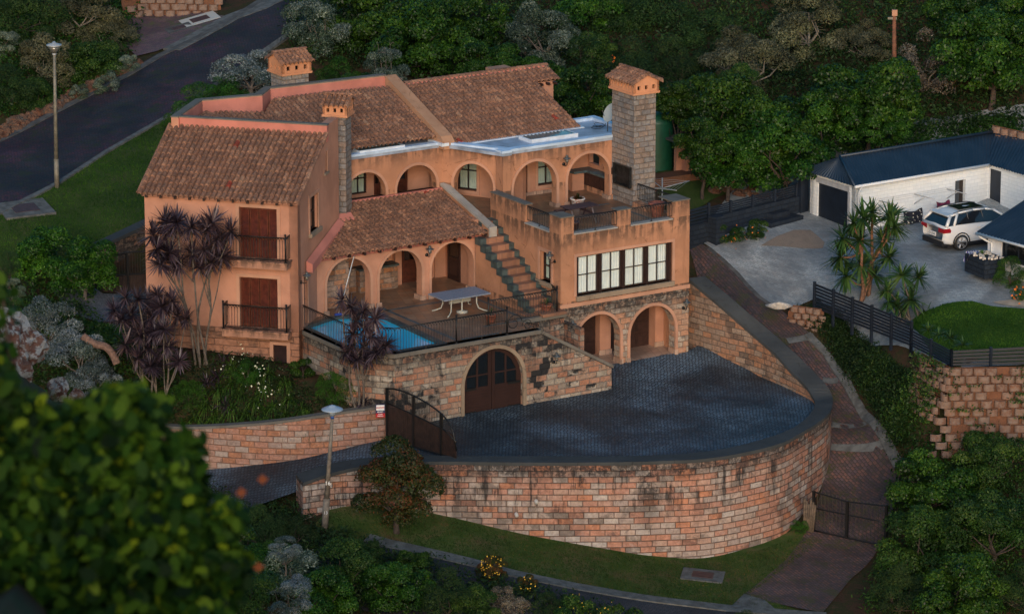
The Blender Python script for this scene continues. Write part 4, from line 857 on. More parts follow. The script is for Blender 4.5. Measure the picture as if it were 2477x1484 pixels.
# neighbour's yard
yz=lambda x,y:gz(x,y)+.06
drape('yard_paving',[(7.6,7.2)]+[p.xy for p in dpoly([(1720,602),(1787,662),(1841,720),(1869,739),(1925,745)])]+[(12.7,2.5),(16.05,-4.7),(17.1,-7.3),(30,-7.3),(30,20),(12,20),(8.4,8.4)],YARD,.0,.6,yz)
drape('yard_lawn',[atg(X,Y).xy for X,Y in [(2230,760),(2290,738),(2350,732),(2400,745),(2440,748),(2500,752),(2560,900),(2290,880),(2235,830),(2190,790)]],LAWNB,.0,.5,lambda x,y:gz(x,y)+.085)
drape('bare_patch',[atg(X,Y).xy for X,Y in [(1840,598),(1880,575),(1920,560),(1960,560),(1995,590),(1990,604),(1900,600)]],PATCH,.0,.5,lambda x,y:yz(x,y)+.02)
drape('stepping_path',[atg(X,Y).xy for X,Y in [(2400,735),(2480,725),(2480,748),(2440,744)]],plain('path_slab',(.32,.27,.22),.8,0,.2,3),.0,.5,lambda x,y:gz(x,y)+.10)
drape('back_lawn',dpoly([(1590,410),(1690,430),(1760,470),(1700,500),(1660,520),(1590,470)]),LAWNU,.06)
# garden drive
gd=[(-4.9,-9.9),(-8.6,-10.3),(-12.1,-9.3),(-16,-9.6)]
def drz(x,y):
    xs=[(-2.0,-.62),(-4.9,-.78),(-8.65,-1.42),(-12.1,-2.05),(-17,-2.7)]
    for (a,za),(c,zc) in zip(xs,xs[1:]):
        if c<=x<=a: return za+(zc-za)*(x-a)/(c-a)-max(0,(-10.4-y))*.13*(min(1,max(0,(-4.2-x)/2.0)))
    return -.62 if x>-2 else -2.7
drape('entrance_drive',[(-2.3,-12.9),(-4.7,-9.9),(-8.6,-10.5),(-12.2,-9.1),(-16.5,-9.2),(-16,-15),(-10.5,-14.6),(-8.2,-13.6),(-6.1,-12.7),(-3.6,-13.1)],SETT,.0,.5,drz)
# ------------------------------------------------------------------ court and its walls
def cz(x,y):
    ly=GB.inv((x,y))[1]
    return max(-.60,min(0,.0+ly*.2-.0)) if ly<0 else 0.0
bl=[at(1668,830,0),at(1750,868,-.25),at(1800,890,-.45),at(1850,913,-.58),at(1920,946,-.6),at(1968,970,-.6)]; dd=(bl[-1]-bl[-3]); bl.append(bl[-1]+dd*2); bl.insert(0,bl[0]+(bl[0]-bl[1]).normalized()*1.2)
def ybase(x):
    for a,c in zip(bl,bl[1:]):
        if a.x<=x<=c.x: return a.y+(c.y-a.y)*(x-a.x)/(c.x-a.x)
    return bl[0].y+ (bl[1].y-bl[0].y)/(bl[1].x-bl[0].x)*(x-bl[0].x) if x<bl[0].x else bl[-1].y
def ztop(X,Y):
    lo,hi=-.35,5
    for _ in range(30):
        m_=(lo+hi)/2; p=at(X,Y,m_)
        if p.y>ybase(p.x): lo=m_
        else: hi=m_
    return lo
IN=[(1667,672),(1715,712),(1762,752),(1820,803),(1875,851),(1911,891),(1951,931),(1971,962),(1974,976),(1969,990),(1950,1013),(1920,1034),(1875,1053),(1790,1077),(1700,1093),(1600,1100),(1500,1103),(1300,1103),(1110,1103)]
OUT=[(1702,668),(1755,711),(1802,752),(1862,802),(1916,850),(1955,888),(1995,930),(2010,956),(2011,974),(2004,997),(1975,1022),(1940,1043),(1890,1070),(1800,1093),(1705,1108),(1602,1113),(1500,1116),(1300,1117),(1110,1115)]
wi=[];wo=[]
for (a,b_),(c,d_) in zip(IN,OUT):
    z=ztop(a,b_) if b_<985 else -.35
    z=max(z,-.35); wi.append(at(a,b_,z)); wo.append(at(c,d_,z))
wi+= [at(1040,1101,-.36),at(960,1103,-.45),at(860,1110,-.62),(at(780,1126,-.85)),at(716,1147,-1.05)]
wo+= [at(1040,1115,-.36),at(960,1117,-.45),at(865,1128,-.62),(at(790,1146,-.85)),at(732,1166,-1.05)]
def smooth_pts(P,n=4):
    o=[]
    for i in range(len(P)-1):
        p0_,p1_,p2_,p3_=P[max(i-1,0)],P[i],P[i+1],P[min(i+2,len(P)-1)]
        for k in range(n):
            t=k/n; o.append(.5*((2*p1_)+(p2_-p0_)*t+(2*p0_-5*p1_+4*p2_-p3_)*t*t+(3*p1_-p0_-3*p2_+p3_)*t**3))
    o.append(P[-1]); return o
wi=smooth_pts(wi); wo=smooth_pts(wo)
t=thing('court_wall','long curved sandstone block wall with dark coping that holds up the paved court','wall',(8,-12,-4.2))
b=MB(); cp=MB(); u=0; uo=0
for i in range(len(wi)-1):
    a,c,A_,C_=wi[i],wi[i+1],wo[i],wo[i+1]; du=(c-a).xy.length; dv=(C_-A_).xy.length
    zb0,zb1=gz(A_.x,A_.y)-.4,gz(C_.x,C_.y)-.4
    b.face([(A_.x,A_.y,zb0),(C_.x,C_.y,zb1),(C_.x,C_.y,C_.z-.1),(A_.x,A_.y,A_.z-.1)],[(uo,zb0),(uo+dv,zb1),(uo+dv,C_.z-.1),(uo,A_.z-.1)],sm=True)
    b.face([(a.x,a.y,-2.6),(c.x,c.y,-2.6),(c.x,c.y,c.z-.1),(a.x,a.y,a.z-.1)],[(u+50,-2.6),(u+50+du,-2.6),(u+50+du,c.z-.1),(u+50,a.z-.1)],m=1,sm=True)
    e=lambda p,q,s: p+(p-q).normalized()*s
    ai,ci,Ao,Co=e(a,A_,.05),e(c,C_,.05),e(A_,a,.05),e(C_,c,.05); dz=Vector((0,0,.13))
    cp.hexa([ai-dz,ci-dz,Co-dz,Ao-dz],[ai,ci,Co,Ao]); u+=du; uo+=dv
for p,q in ((wi[-1],wo[-1]),(wi[0],wo[0])): b.face([(p.x,p.y,-4),(q.x,q.y,-4),(q.x,q.y,q.z),(p.x,p.y,p.z)])
wl_=b.build('wall_blocks',[ST_C,ST_D],t); cp.build('coping',m_plaster('dark_coping',(.052,.058,.062),.8),t)
court=[p.xy for p in wi[::2] if p.x>-2.2]
j_=next(i for i,p in enumerate(wi) if p.x<-2.3 and i>20); c_in=[p for p in wi[:j_]]
drape('court',[(GB(-6,.15)).xy]+[(GB(.2,.15)).xy]+[(GB(1.0,.6)).xy]+[p.xy for p in c_in[::1]]+[(-2.3,-12.9),(-4.9,-9.9),(-5.3,-8.6),GB(-15.2,-1.9).xy,GB(-12,-1.8).xy,GB(-6.3,-1.8).xy],SETT,.0,.5,cz)
# weep pipes
for X,Y in ((1295,1209),(1247,1241)):
    p=aty(X,Y,-14.35); tag((lambda q:(q.tube([p+Vector((0,.2,.03)),p+Vector((.05,-.22,-.03))],.07,10),q)[1])(MB()).build('drain_pipe',plain('grey_plastic_pipe%d'%X,(.42,.42,.42),.5)),'short grey pipe stub poking out of the curved wall, %s'%('upper right one of the two' if X==1295 else 'lower left one of the two'),'pipe','drain pipes in the curved wall')
# ------------------------------------------------------------------ patio level
POOLW=plain('pool_water',(.006,.20,.36),.06,0,.25,.5,.6)
PW=M('pool_surface'); PW.fin((.04,.62,.95),.05,PW.noise(PW.pos(),2.2,3,.5),.08,.05,.5); POOLW=PW.m
pol=lambda L,f=GB:[f(x,y).xy for x,y in L]
pool=[(-16.0,3.45),(-14.5,4.05),(-12.70,3.72),(-12.86,-1.42),(-14.8,-1.44),(-16.1,-.35)]
t=thing('patio','raised tiled patio on rough stone walls with a dark arched timber door below','terrace',GB(-11,0,-.6))
b=MB(); pe=[(-16.45,3.5),(-16.45,-.43),(-15.2,-1.87),(-8.45,-1.87),(-8.45,-.28),(-6.3,-.28),(-6.3,7.3),(-15.3,7.3),(-15.3,4.6)]
P3=[Vector((*GB(x,y).xy,0)) for x,y in pe]; Q3=[Vector((*GB(x,y).xy,0)) for x,y in pool]; R3=[Vector((*GB(x,y).xy,0)) for x,y in ((-9.93,-.37),(-8.6,-.37),(-8.6,-1.55),(-9.93,-1.55))]
fl=P3+Q3
for tr in geometry.tessellate_polygon([P3,Q3]):
    q=[fl[i] for i in tr]; 
    if (q[1]-q[0]).xy.cross((q[2]-q[0]).xy)<0: q=q[::-1]
    b.face([(p.x,p.y,2.6) for p in q])
b.build('patio_floor',FLOOR,t)
b=MB(); n=len(pool); inset=[]
cxp=sum(p[0] for p in pool)/n; cyp=sum(p[1] for p in pool)/n
for i in range(n):
    a,c=pool[i],pool[(i+1)%n]; w_=.32
    oa=(a[0]+(a[0]-cxp)*.14,a[1]+(a[1]-cyp)*.10); oc=(c[0]+(c[0]-cxp)*.14,c[1]+(c[1]-cyp)*.10)
    b.face([GB(*a,2.606),GB(*c,2.606),GB(*oc,2.606),GB(*oa,2.606)]); b.face([GB(*a,1.6),GB(*c,1.6),GB(*c,2.606),GB(*a,2.606)])
b.build('pool_coping',SLATE,t)
b=MB(); 
for x0,x1,y0,y1 in ((-12.15,-12.0,-1.4,4.3),(-12.15,-8.0,2.9+.9,3.05+.9),(-8.15,-8.0,.4,3.9),(-10.1,-8.1,-.35,-.22),(-11.85,-10.1,-1.5,-1.38)): b.box(GB,x0,x1,y0,y1,2.59,2.604)
b.build('floor_band',SLATEB,t)
b=MB(); b.slab([GB(*p).xy for p in pool],2.3,2.50); b.build('pool_water',POOLW,kind='structure')
# front wall with arched cellar door
b=MB(); fo=[(-15.2,-1.2),(-5.05,-1.2),(-5.05,.50),(-8.45,2.45),(-15.2,2.45)]
FWL=Fr(*GB(0,-1.90).xy,32.4)
b.ext(FWL,fo,[archhole(-10.65,1.38,.78,-1.0)],0,.5)
b.ext(Fr(*GB(-16.45,3.6).xy,-57.6),[(0,-.9),(4.03,-.9),(4.03,2.45),(0,2.45)],[],0,.4)
d_=GB(-15.2,-1.9)-GB(-16.45,-.43); b.ext(Fr(*GB(-16.45,-.43).xy,math.degrees(math.atan2(d_.y,d_.x))),[(0,-1),(d_.xy.length,-1),(d_.xy.length,2.45),(0,2.45)],[],0,.4)
b.box(GB,-8.45,-6.27,-.25,.1,-1,2.45); b.box(GB,-6.25,-6.05,-1.4,0,-1,2.2)
b.build('stone_wall',ST_T,t)
b=MB(); b.cut(); b.box(FWL,-15.25,-8.4,-.06,.32,2.45,2.6); b.cut()
b.hexa([FWL(-8.45,-.06,2.45),FWL(-5.0,-.06,.50),FWL(-5.0,.56,.50),FWL(-8.45,.56,2.45)],[FWL(-8.45,-.06,2.59),FWL(-5.0,-.06,.64),FWL(-5.0,.56,.64),FWL(-8.45,.56,2.59)])
b.cut(); b.box(GB,-8.45,-6.2,-.33,.05,2.45,2.62); b.cut(); b.box(Fr(*GB(-16.45,3.6).xy,-57.6),0,4.0,-.06,.35,2.45,2.6)
d3=Fr(*GB(-16.45,-.43).xy,math.degrees(math.atan2(d_.y,d_.x))); b.cut(); b.box(d3,0,d_.xy.length,-.06,.35,2.45,2.598); b.build('wall_coping',COPE,t)
b=MB(); trim_arch(b,FWL,0,-10.65,1.38,.78,-.7,.14,.04); b.build('arch_trim',SILL,t)
dm=MB(); z0=-.62
dd_=MB(); cx,r,zs=-10.65,1.37,.78
for sgn in (-1,1):
    dd_=MB(); xa=cx if sgn>0 else cx-r; 
    def half(ra,z_lo,inner): 
        A=[(cx+sgn*ra*math.cos(th),zs+ra*math.sin(th)) for th in [math.pi/2*i/10 for i in range(11)]]
        return [(cx+sgn*inner,z_lo),(cx+sgn*ra,z_lo)]+A+[(cx+sgn*inner,A[-1][1])]
    of=half(r,z0,.015)
    hx=[]
    for xa_,xb_ in ((.16,.62),(.70,1.16)):
        for za_,zb_ in ((.62,1.08),(1.14,2.0)):
            pts=[]; 
            q=[(xa_,za_),(xb_,za_)]
            lim=lambda x: zs+math.sqrt(max(0,(r-.16)**2-x*x))
            t1,t0=min(zb_,lim(xb_)),min(zb_,lim(xa_))
            if t1>za_+.05: q+=[(xb_,t1),((xa_+xb_)/2,min(zb_,lim((xa_+xb_)/2))),(xa_,t0)]
            else: q=[(xa_,za_),(math.sqrt(max(.01,(r-.16)**2-(za_-zs)**2)) if za_>zs else xb_,za_),((xa_+xb_)/2,min(zb_,lim((xa_+xb_)/2))),(xa_,t0)]
            hx.append([(cx+sgn*x,z) for x,z in q])
    dd_.ext(FWL,of,hx,.16,.24)
    for k in range(9): zz=z0+.08+k*.125; dd_.box(FWL,min(cx+sgn*.14,cx+sgn*1.2),max(cx+sgn*.14,cx+sgn*1.2),.145,.16,zz,zz+.11)
    dr=dd_.build('arched_door',m_plaster('cellar_door_timber%d'%sgn,(.030,.014,.012),.5),t)
    g=MB(); g.ext(FWL,half(r-.05,.5,.05),[],.19,.20); g.build('pane',GLASSD,dr)
    g=MB(); 
    for zz in (.54,-.42): g.cut(); g.box(FWL,min(cx+sgn*.75,cx+sgn*1.33),max(cx+sgn*.75,cx+sgn*1.33),.12,.15,zz,zz+.09)
    g.build('hinge',IRON,dr)
b=MB(); b.box(FWL,-12.1,-9.2,.5,.55,-.7,2.3); b.build('door_recess',INT,t)
b=MB(); b.slab([FWL(-12.1,-.25).xy,FWL(-9.2,-.25).xy,FWL(-9.2,.5).xy,FWL(-12.1,.5).xy],-.9,-.575); b.build('threshold',COPE,t)
# stair hidden behind the wing wall
b=MB()
for i in range(14): b.box(GB,-8.45+i*.25,-8.2+i*.25,-1.40,-.28,-1,2.4-i*.2)
b.build('cellar_steps',COPE,t)
F6=lambda x,y:GB(x,y,2.6)
rl1=railing([F6(-16.38,3.42),F6(-16.38,-.36),F6(-15.1,-1.78)],'black hooped railing along the left edge of the blue pool',1.0,posts=(0,))
rl2=railing([F6(-15.1,-1.78),F6(-12.30,-1.78),F6(-9.95,-1.78)],'black hooped railing along the pool front and above the arched timber door',1.0,posts=(1,2))
rl3=railing([F6(-9.85,-.24),F6(-6.6,-.24),F6(-6.36,.55)],'black hooped railing at the foot of the outside stair, beside two potted plants',1.02,posts=(0,1))
b=MB(); b.tube([F6(-9.95+.05*i,-1.78)+Vector((0,0,0)) for i in (0,1)],.02,4)
def scroll(p,d,R_,turn,n=22):
    return [p+d*(R_*(1-i/n*.85)*math.cos(turn*i/n*2*math.pi))+Vector((0,0,R_*(1-i/n*.85)*math.sin(turn*i/n*2*math.pi))) for i in range(n)]
ux=(GB(1,0)-GB(0,0))
b.tube(scroll(F6(-9.62,-1.78)+Vector((0,0,.42)),ux,.38,1.4),.016,5); b.tube(scroll(F6(-9.0,-1.78)+Vector((0,0,.25)),-ux,.25,1.6),.016,5); b.tube(scroll(F6(-8.6,-1.78)+Vector((0,0,.12)),ux,.14,1.5),.016,5); b.tube([F6(-9.3,-1.78)+Vector((0,0,.5)),F6(-8.9,-1.78)+Vector((0,0,.33)),F6(-8.5,-1.78)+Vector((0,0,.14))],.014,5)
tag(b.build('scroll_ironwork',IRON),'black wrought iron scroll ending the patio railing on the wall top','ironwork')
# ---- patio table ---------------------------------------------------------------
t=thing('patio_table','long pale stone topped table on curled white metal legs beside the pool','table',GB(-9.7,2.2,2.6))
b=MB(); b.box(GB,-10.8,-8.62,1.55,2.80,3.31,3.36); b.build('table_top',plain('grey_stone_top',(.21,.24,.30),.5,0,.25,14),t)
CREAM=plain('cream_metal',(.42,.42,.37),.5)
b=MB(); b.box(GB,-10.2,-9.2,2.14,2.20,2.98,3.28); 
b.build('lattice_panel',M('lattice').fin((.33,.33,.29),.6),t)
for x in (-10.3,-9.1):
    for y,s in ((1.85,-1),(2.5,1)): 
        l=MB(); sx=-1 if x<-9.7 else 1
        l.tube([GB(x,y,3.30),GB(x,y,2.95),GB(x+sx*.05,y+s*.06,2.75),GB(x+sx*.22,y+s*.2,2.66),GB(x+sx*.34,y+s*.28,2.63)],.028,6); l.build('leg',CREAM,t)
b=MB(); b.lathe(GB,[(.24,2.60),(.24,2.67),(.05,2.69),(.03,2.72),(.03,3.3)],8,cx=-9.7,cy=2.0); b.build('parasol_base',CREAM,t)
# ---- picnic table
t=thing('picnic_table','dark brown timber picnic table with two benches on the roof terrace','table',GB(-3.6,2.65,5.4))
WT=plain('picnic_timber',(.045,.028,.035),.5,0,.3,8)
for i in range(5): b=MB(); b.box(GB,-4.38,-2.90,2.30+i*.145,2.43+i*.145,6.06,6.10); b.build('table_plank',WT,t)
for y0_,y1_ in ((1.85,2.12),(3.2,3.45)): b=MB(); b.box(GB,-4.38,-2.90,y0_,(y0_+y1_)/2-.01,5.80,5.84); b.box(GB,-4.38,-2.90,(y0_+y1_)/2+.01,y1_,5.80,5.84); b.build('bench_seat',WT,t)
for x in (-4.15,-3.15):
    b=MB(); b.box(GB,x,x+.05,1.9,3.42,5.72,5.80); b.tube([GB(x,2.15,5.4),GB(x,2.5,6.06)],.04,4); b.tube([GB(x,3.2,5.4),GB(x,2.85,6.06)],.04,4); b.tube([GB(x,2.0,5.4),GB(x,2.0,5.8)],.035,4); b.tube([GB(x,3.35,5.4),GB(x,3.35,5.8)],.035,4); b.build('trestle',WT,t)
# ---- pool brush leaning in the first arch
p,q=aty(800,748,GB(-14.0,4.35).y),None
pb=GB(-14.1,4.3,2.64); pt=GB(-13.25,4.46,4.93)
t=thing('pool_brush','long white pool brush with blue head leaning in the left veranda arch','pool brush',pb)
b=MB(); b.tube([pb,pt],.018,6); b.build('pole',plain('white_pole',(.6,.65,.7),.4),t)
b=MB(); b.box(Fr(pb.x,pb.y,20),-.16,.16,-.05,.05,2.60,2.68); b.build('brush_head',plain('blue_plastic',(.02,.06,.35),.4),t)
# ---- wall lanterns
lamp(GB,-9.82,4.53,4.62,'black lantern on the veranda wall between the middle and right patio arches')
lamp(GB,-2.70,5.3,7.35,'grey capped lantern between the two roof terrace arches')
lamp(GL,-.42,0,4.75,'lantern beside the small window above the outside stair')
lamp(GB,-5.85,0,1.95,'lantern left of the left garage arch')
lamp(GB,-.28,0,2.05,'lantern at the far right of the garage arches')
lamp(FWL,-7.85,0,1.35,'lantern on the sloping stone wall right of the arched timber door')
lamp(LR,.30,0,4.75,'lantern on the left wing corner next to the narrow patio door')
# ------------------------------------------------------------------ garden wall, gates
t=thing('garden_wall','low pink stone block wall curving below the planted garden bed','wall',(-9,-9.8,-1.5))
gw=smooth_pts([at(945,978,.55)-Vector((0,0,0)),at(860,990,.48),at(780,1002,.38),at(700,1014,.22),at(600,1024,-.02),at(500,1030,-.25),at(420,1030,-.45),at(330,1018,-.6)],3)
b=MB(); c_=MB(); u=0
gwo=[]
for i,p in enumerate(gw):
    t_=(gw[min(i+1,len(gw)-1)]-gw[max(0,i-1)]); t_.z=0; t_.normalize(); n_=Vector((t_.y,-t_.x,0)); 
    if n_.y<0: n_=-n_
    gwo.append(n_)
for i in range(len(gw)-1):
    a,c=gw[i],gw[i+1]; du=(c-a).xy.length; n0,n1=gwo[i]*.3,gwo[i+1]*.3
    b.face([(c.x,c.y,-3.2),(a.x,a.y,-3.2),(a.x,a.y,a.z-.09),(c.x,c.y,c.z-.09)],[(u+du,-3.2),(u,-3.2),(u,a.z-.09),(u+du,c.z-.09)])
    b.face([(c.x+n1.x,c.y+n1.y,-2),(a.x+n0.x,a.y+n0.y,-2),(a.x+n0.x,a.y+n0.y,a.z-.09),(c.x+n1.x,c.y+n1.y,c.z-.09)])
    k=Vector((0,0,.1)); c_.hexa([a-n0*.15-k,c-n1*.15-k,c+n1*1.1-k,a+n0*1.1-k],[a-n0*.15,c-n1*.15,c+n1*1.1,a+n0*1.1]); u+=du
b.build('wall_blocks',m_stone('garden_wall_stone',.55,.24,[(.40,.205,.15),(.40,.33,.29),(.44,.21,.14),(.36,.27,.235),(.42,.25,.19),(.46,.20,.11)],mort=(.30,.17,.12),stain=.25),t); c_.build('coping',COPE,t)
def frpt(fr,X,Y,y=0.0):
    d=ray(X,Y); n=Vector((-fr.k,fr.c,0)); p0_=fr(0,y); k=(p0_-CAM).dot(n)/d.dot(n); p=CAM+d*k; l=fr.inv(p); return (l[0],p.z)
def gate(name,label,fr,L,zbot,ztop_,zwood,posts,wood=True,sp=.11,spikes=True,op=False):
    """zbot/ztop_/zwood: functions of local x"""
    t=thing(name,label,'gate',fr(L/2,0,zbot(L/2)),None)
    b=MB(); n=24; xs=[L*i/n for i in range(n+1)]
    b.tube([fr(x,0,ztop_(x)) for x in xs],.035,6); b.tube([fr(x,0,zwood(x)) for x in xs[::4]],.035,6); b.tube([fr(x,0,zbot(x)+.03) for x in xs[::4]],.035,6)
    for x in posts: b.box(fr,x-.05,x+.05,-.05,.05,zbot(min(max(x,0),L)),ztop_(min(max(x,0),L))+.03)
    b.build('frame',IRON,t)
    b=MB(); k=int(L/sp)
    for i in range(1,k):
        x=L*i/k; lo=zwood(x) if wood else zbot(x); hi=ztop_(x)+(.10 if spikes else 0)
        if hi-lo>.12: b.tube([fr(x,0,lo),fr(x,0,hi-.04),fr(x,0,hi)],[.016 if op else .010,.016 if op else .010,.003],4)
        if wood or op:
            z=zwood(x)
            x2=x+sp*.5
            if ztop_(min(L,x2))-z>.2: b.tube([fr(x2,0,z),fr(x2,0,z+.11)],[.009,.003],4)
    b.build('bars',IRON,t)
    if wood:
        b=MB(); k=int(L/.14)
        for i in range(k):
            x0,x1=L*i/k+.004,L*(i+1)/k-.004; z1a,z1b=min(zwood(x0),ztop_(x0)),min(zwood(x1),ztop_(x1))
            if min(z1a-zbot(x0),z1b-zbot(x1))>.05:
                b.hexa([fr(x0,-.015,zbot(x0)+.05),fr(x1,-.015,zbot(x1)+.05),fr(x1,.015,zbot(x1)+.05),fr(x0,.015,zbot(x0)+.05)],[fr(x0,-.015,z1a),fr(x1,-.015,z1b),fr(x1,.015,z1b),fr(x0,.015,z1a)])
        b.build('timber_boards',WOODG,t)
    return t
WOODG=plain('gate_timber',(.026,.014,.011),.5,0,.4,5)
ga=at(937,1062,-.72); gb_=at(1104,1111,-.40); dg_=gb_-ga; GF=Fr(ga.x,ga.y,math.degrees(math.atan2(dg_.y,dg_.x))); GLn=dg_.xy.length
def lerpf(P):
    def f(x):
        if x<=P[0][0]: return P[0][1]
        for (a,za),(c,zc) in zip(P,P[1:]):
            if x<=c: return za+(zc-za)*(x-a)/(c-a)
        return P[-1][1]
    return f
ZG=lambda x,y:((1450+x/4.364)/1.6536,(1520+y/4.364)/1.6536)
gtop=lerpf([frpt(GF,*ZG(x,y)) for x,y in ((430,145),(560,152),(700,190),(850,250),(950,300),(1050,352),(1150,412),(1250,482),(1330,545),(1400,605),(1460,670),(1520,765),(1575,880),(1600,960),(1625,1100),(1645,1300))]+[(GLn,gb_.z+.1)])
gwd=lerpf([frpt(GF,*ZG(x,y)) for x,y in ((455,405),(890,600),(1370,830),(1590,945))]+[(GLn,.3)])
gate('driveway_gate','open black iron gate with arched spiked top and brown timber boards at the court entrance',GF,GLn,lambda x:ga.z+(gb_.z-ga.z)*x/GLn,gtop,gwd,[0,frpt(GF,*ZG(895,600))[0],frpt(GF,*ZG(1380,800))[0]])
# rear left gate
g0=at(246,722,2.0); g1=Vector((-14.95,1.5,2.0)); dq=g1-g0; GF2=Fr(g0.x,g0.y,math.degrees(math.atan2(dq.y,dq.x))); L2=dq.xy.length+.6
gate('garden_gate','closed black iron gate with timber boards left of the orange left wing',GF2,L2,lambda x:2.02,lambda x:frpt(GF2,246,622)[1]+.12*math.sin(math.pi*min(1,x/L2)),lambda x:frpt(GF2,300,665)[1],[0,L2*.42,L2])
# lower right gate, two leaves
g0=atg(1967,1283,.05); g1=atg(2142,1322,.05); dq=g1-g0; GF3=Fr(g0.x,g0.y,math.degrees(math.atan2(dq.y,dq.x))); L3_=dq.xy.length
zt0=frpt(GF3,1967,1188)[1]; zt1=frpt(GF3,2048,1212)[1]; zt2=frpt(GF3,2140,1222)[1]
gate('side_gate','closed black iron double gate across the steep side driveway',GF3,L3_,lambda x:g0.z+(g1.z-g0.z)*x/L3_,lerpf([(0,zt0),(L3_*.46,zt1),(L3_,zt2)]),lerpf([(0,frpt(GF3,1970,1228)[1]),(L3_,frpt(GF3,2140,1262)[1])]),[0,L3_*.465,L3_],wood=False,op=True,sp=.17)
b=MB()
for k in range(6): p=atg(1945+k*4,1284+k*1.0); b.tube([p,p+Vector((0.02*k,0,1.35-.1*(k%3)))],.05,6)
tag(b.build('pole_screen',plain('weathered_pole',(.10,.075,.055),.9,0,.4,8)),'upright weathered wooden poles between curved wall and side gate','pole screen')
# retaining wall behind the rear gate
t0=at(235,606,3.45); t1=at(356,543,4.15); dq=t1-t0; RF=Fr(t0.x,t0.y,math.degrees(math.atan2(dq.y,dq.x))); LL=dq.xy.length
t=thing('retaining_wall','dark sloping stone retaining wall between upper lawn and garden gate','wall',RF(LL/2,0,1.9))
b=MB(); b.ext(RF,[(-1,1.5),(LL+1,1.5),(LL+1,t1.z+.15),(-1,t0.z-.15)],[],.05,.4); b.build('wall_blocks',ST_D,t)
b=MB(); b.hexa([RF(-1,0,t0.z-.25),RF(LL+1,0,t1.z+.1),RF(LL+1,.6,t1.z+.1),RF(-1,.6,t0.z-.25)],[RF(-1,0,t0.z-.1),RF(LL+1,0,t1.z+.25),RF(LL+1,.6,t1.z+.25),RF(-1,.6,t0.z-.1)]); b.build('coping',m_plaster('coping_dark2',(.045,.052,.058),.6),t)
# ------------------------------------------------------------------ security sign
TXT={}
def text(s,size,fr,x,z,y,mat,parent,bold=0.0,sx=1.0,name='lettering'):
    cu=bpy.data.curves.new('t','FONT'); cu.body=s; cu.size=size; cu.align_x='CENTER'; cu.align_y='CENTER'; cu.offset=bold; cu.resolution_u=2
    o=bpy.data.objects.new('t',cu); COL.objects.link(o); dg=bpy.context.evaluated_depsgraph_get(); me=bpy.data.meshes.new_from_object(o.evaluated_get(dg)); bpy.data.objects.remove(o)
    q=MB(); vs=[fr(x+v.co.x*sx,y,z+v.co.y) for v in me.vertices]; q.idx(vs,[tuple(p.vertices) for p in me.polygons],0,False); bpy.data.meshes.remove(me)
    return q.build(name,mat,parent)
WH=plain('sign_white',(.75,.75,.75),.5); RD=plain('sign_red',(.45,.012,.02),.5); NV=plain('sign_navy',(.012,.015,.08),.5)
sp=at(920,1003,.05); SF=Fr(ga.x-.42,ga.y-.12,6)
sx0,sz0=frpt(SF,909,1009); sx1,sz1=frpt(SF,931,977); scx=(sx0+sx1)/2; hw=(sx1-sx0)/2; zt_=sz1; hz_=sz1-sz0; SFW=SF
t=thing('security_sign','white, navy and red security sign with lettering fixed on the garden wall end','sign',SF(scx,0,sz0))
b=MB(); b.box(SF,scx-hw,scx+hw,.0,.03,zt_-.52*hz_,zt_); b.box(SF,scx-hw,scx+hw,.0,.03,zt_-.68*hz_,zt_-.52*hz_); b.build('navy_board',NV,t)
b=MB(); b.box(SF,scx-hw*.88,scx+hw*.88,-.004,.0,zt_-.46*hz_,zt_-.05*hz_); b.build('white_panel',WH,t)
b=MB(); b.box(SF,scx-hw,scx+hw,-.001,.029,sz0,zt_-.68*hz_); b.build('red_board',RD,t)
text('ALLSOUND',hw*.40,SF,scx,zt_-.25*hz_,-.008,RD,t,.004,.86); text('SECURITY',hw*.36,SF,scx,zt_-.58*hz_,-.006,WH,t,.002,.85); text('Armed',hw*.32,SF,scx,zt_-.76*hz_,-.006,WH,t,.002); text('Response',hw*.32,SF,scx,zt_-.89*hz_,-.006,WH,t,.002)
# ------------------------------------------------------------------ street lamps
GALV=plain('galvanised_pole',(.17,.16,.13),.6,.2,.25,5)
base=Vector((-19.6,10.0,gz(-19.6,10))); t=thing('street_lamp','tall grey street lamp on the grass beside the upper street','street lamp',base,'street lamps')
bz=base.z; b=MB(); b.tube([base,base+Vector((0,0,1.3))],.11,10); b.tube([base+Vector((0,0,1.3)),Vector((base.x+.04,10,10.35))],[.095,.06],10); b.build('pole',GALV,t)
f=lambda x,y,z:Vector((base.x+.04+x,10+y,z))
b=MB(); b.lathe(f,[(.05,10.3),(.09,10.36),(.11,10.42)],12); b.lathe(f,[(.14,10.72),(.34,10.76),(.33,10.80),(.10,10.86),(.05,10.93)],16); b.build('lamp_cap',plain('pale_cap',(.36,.40,.44),.4,.3),t)
b=MB(); b.lathe(f,[(.11,10.42),(.28,10.74)],14); b.build('lamp_glass',LGL,t)
base=Vector((-7.1,-15.5,gz(-7.1,-15.5))); tp=Vector((-6.76,-15.5,1.75)); t=thing('street_lamp','leaning street lamp with mushroom cap in front of the garden wall','street lamp',base,'street lamps')
md=base.lerp(tp,.28); b=MB(); b.tube([base,md],.13,10); b.tube([md,tp],[.10,.055],10); b.build('pole',plain('lamp_concrete',(.17,.145,.12),.8,0,.3,6),t)
f=lambda x,y,z:Vector((tp.x+x,tp.y+y,z))
b=MB(); b.lathe(f,[(.07,1.70),(.07,1.82)],10); b.build('blue_collar',plain('blue_collar',(.02,.08,.3),.5),t)
b=MB(); b.lathe(f,[(.12,1.82),(.19,2.02)],14); b.build('lamp_glass',plain('frosted_glass',(.30,.35,.40),.4),t)
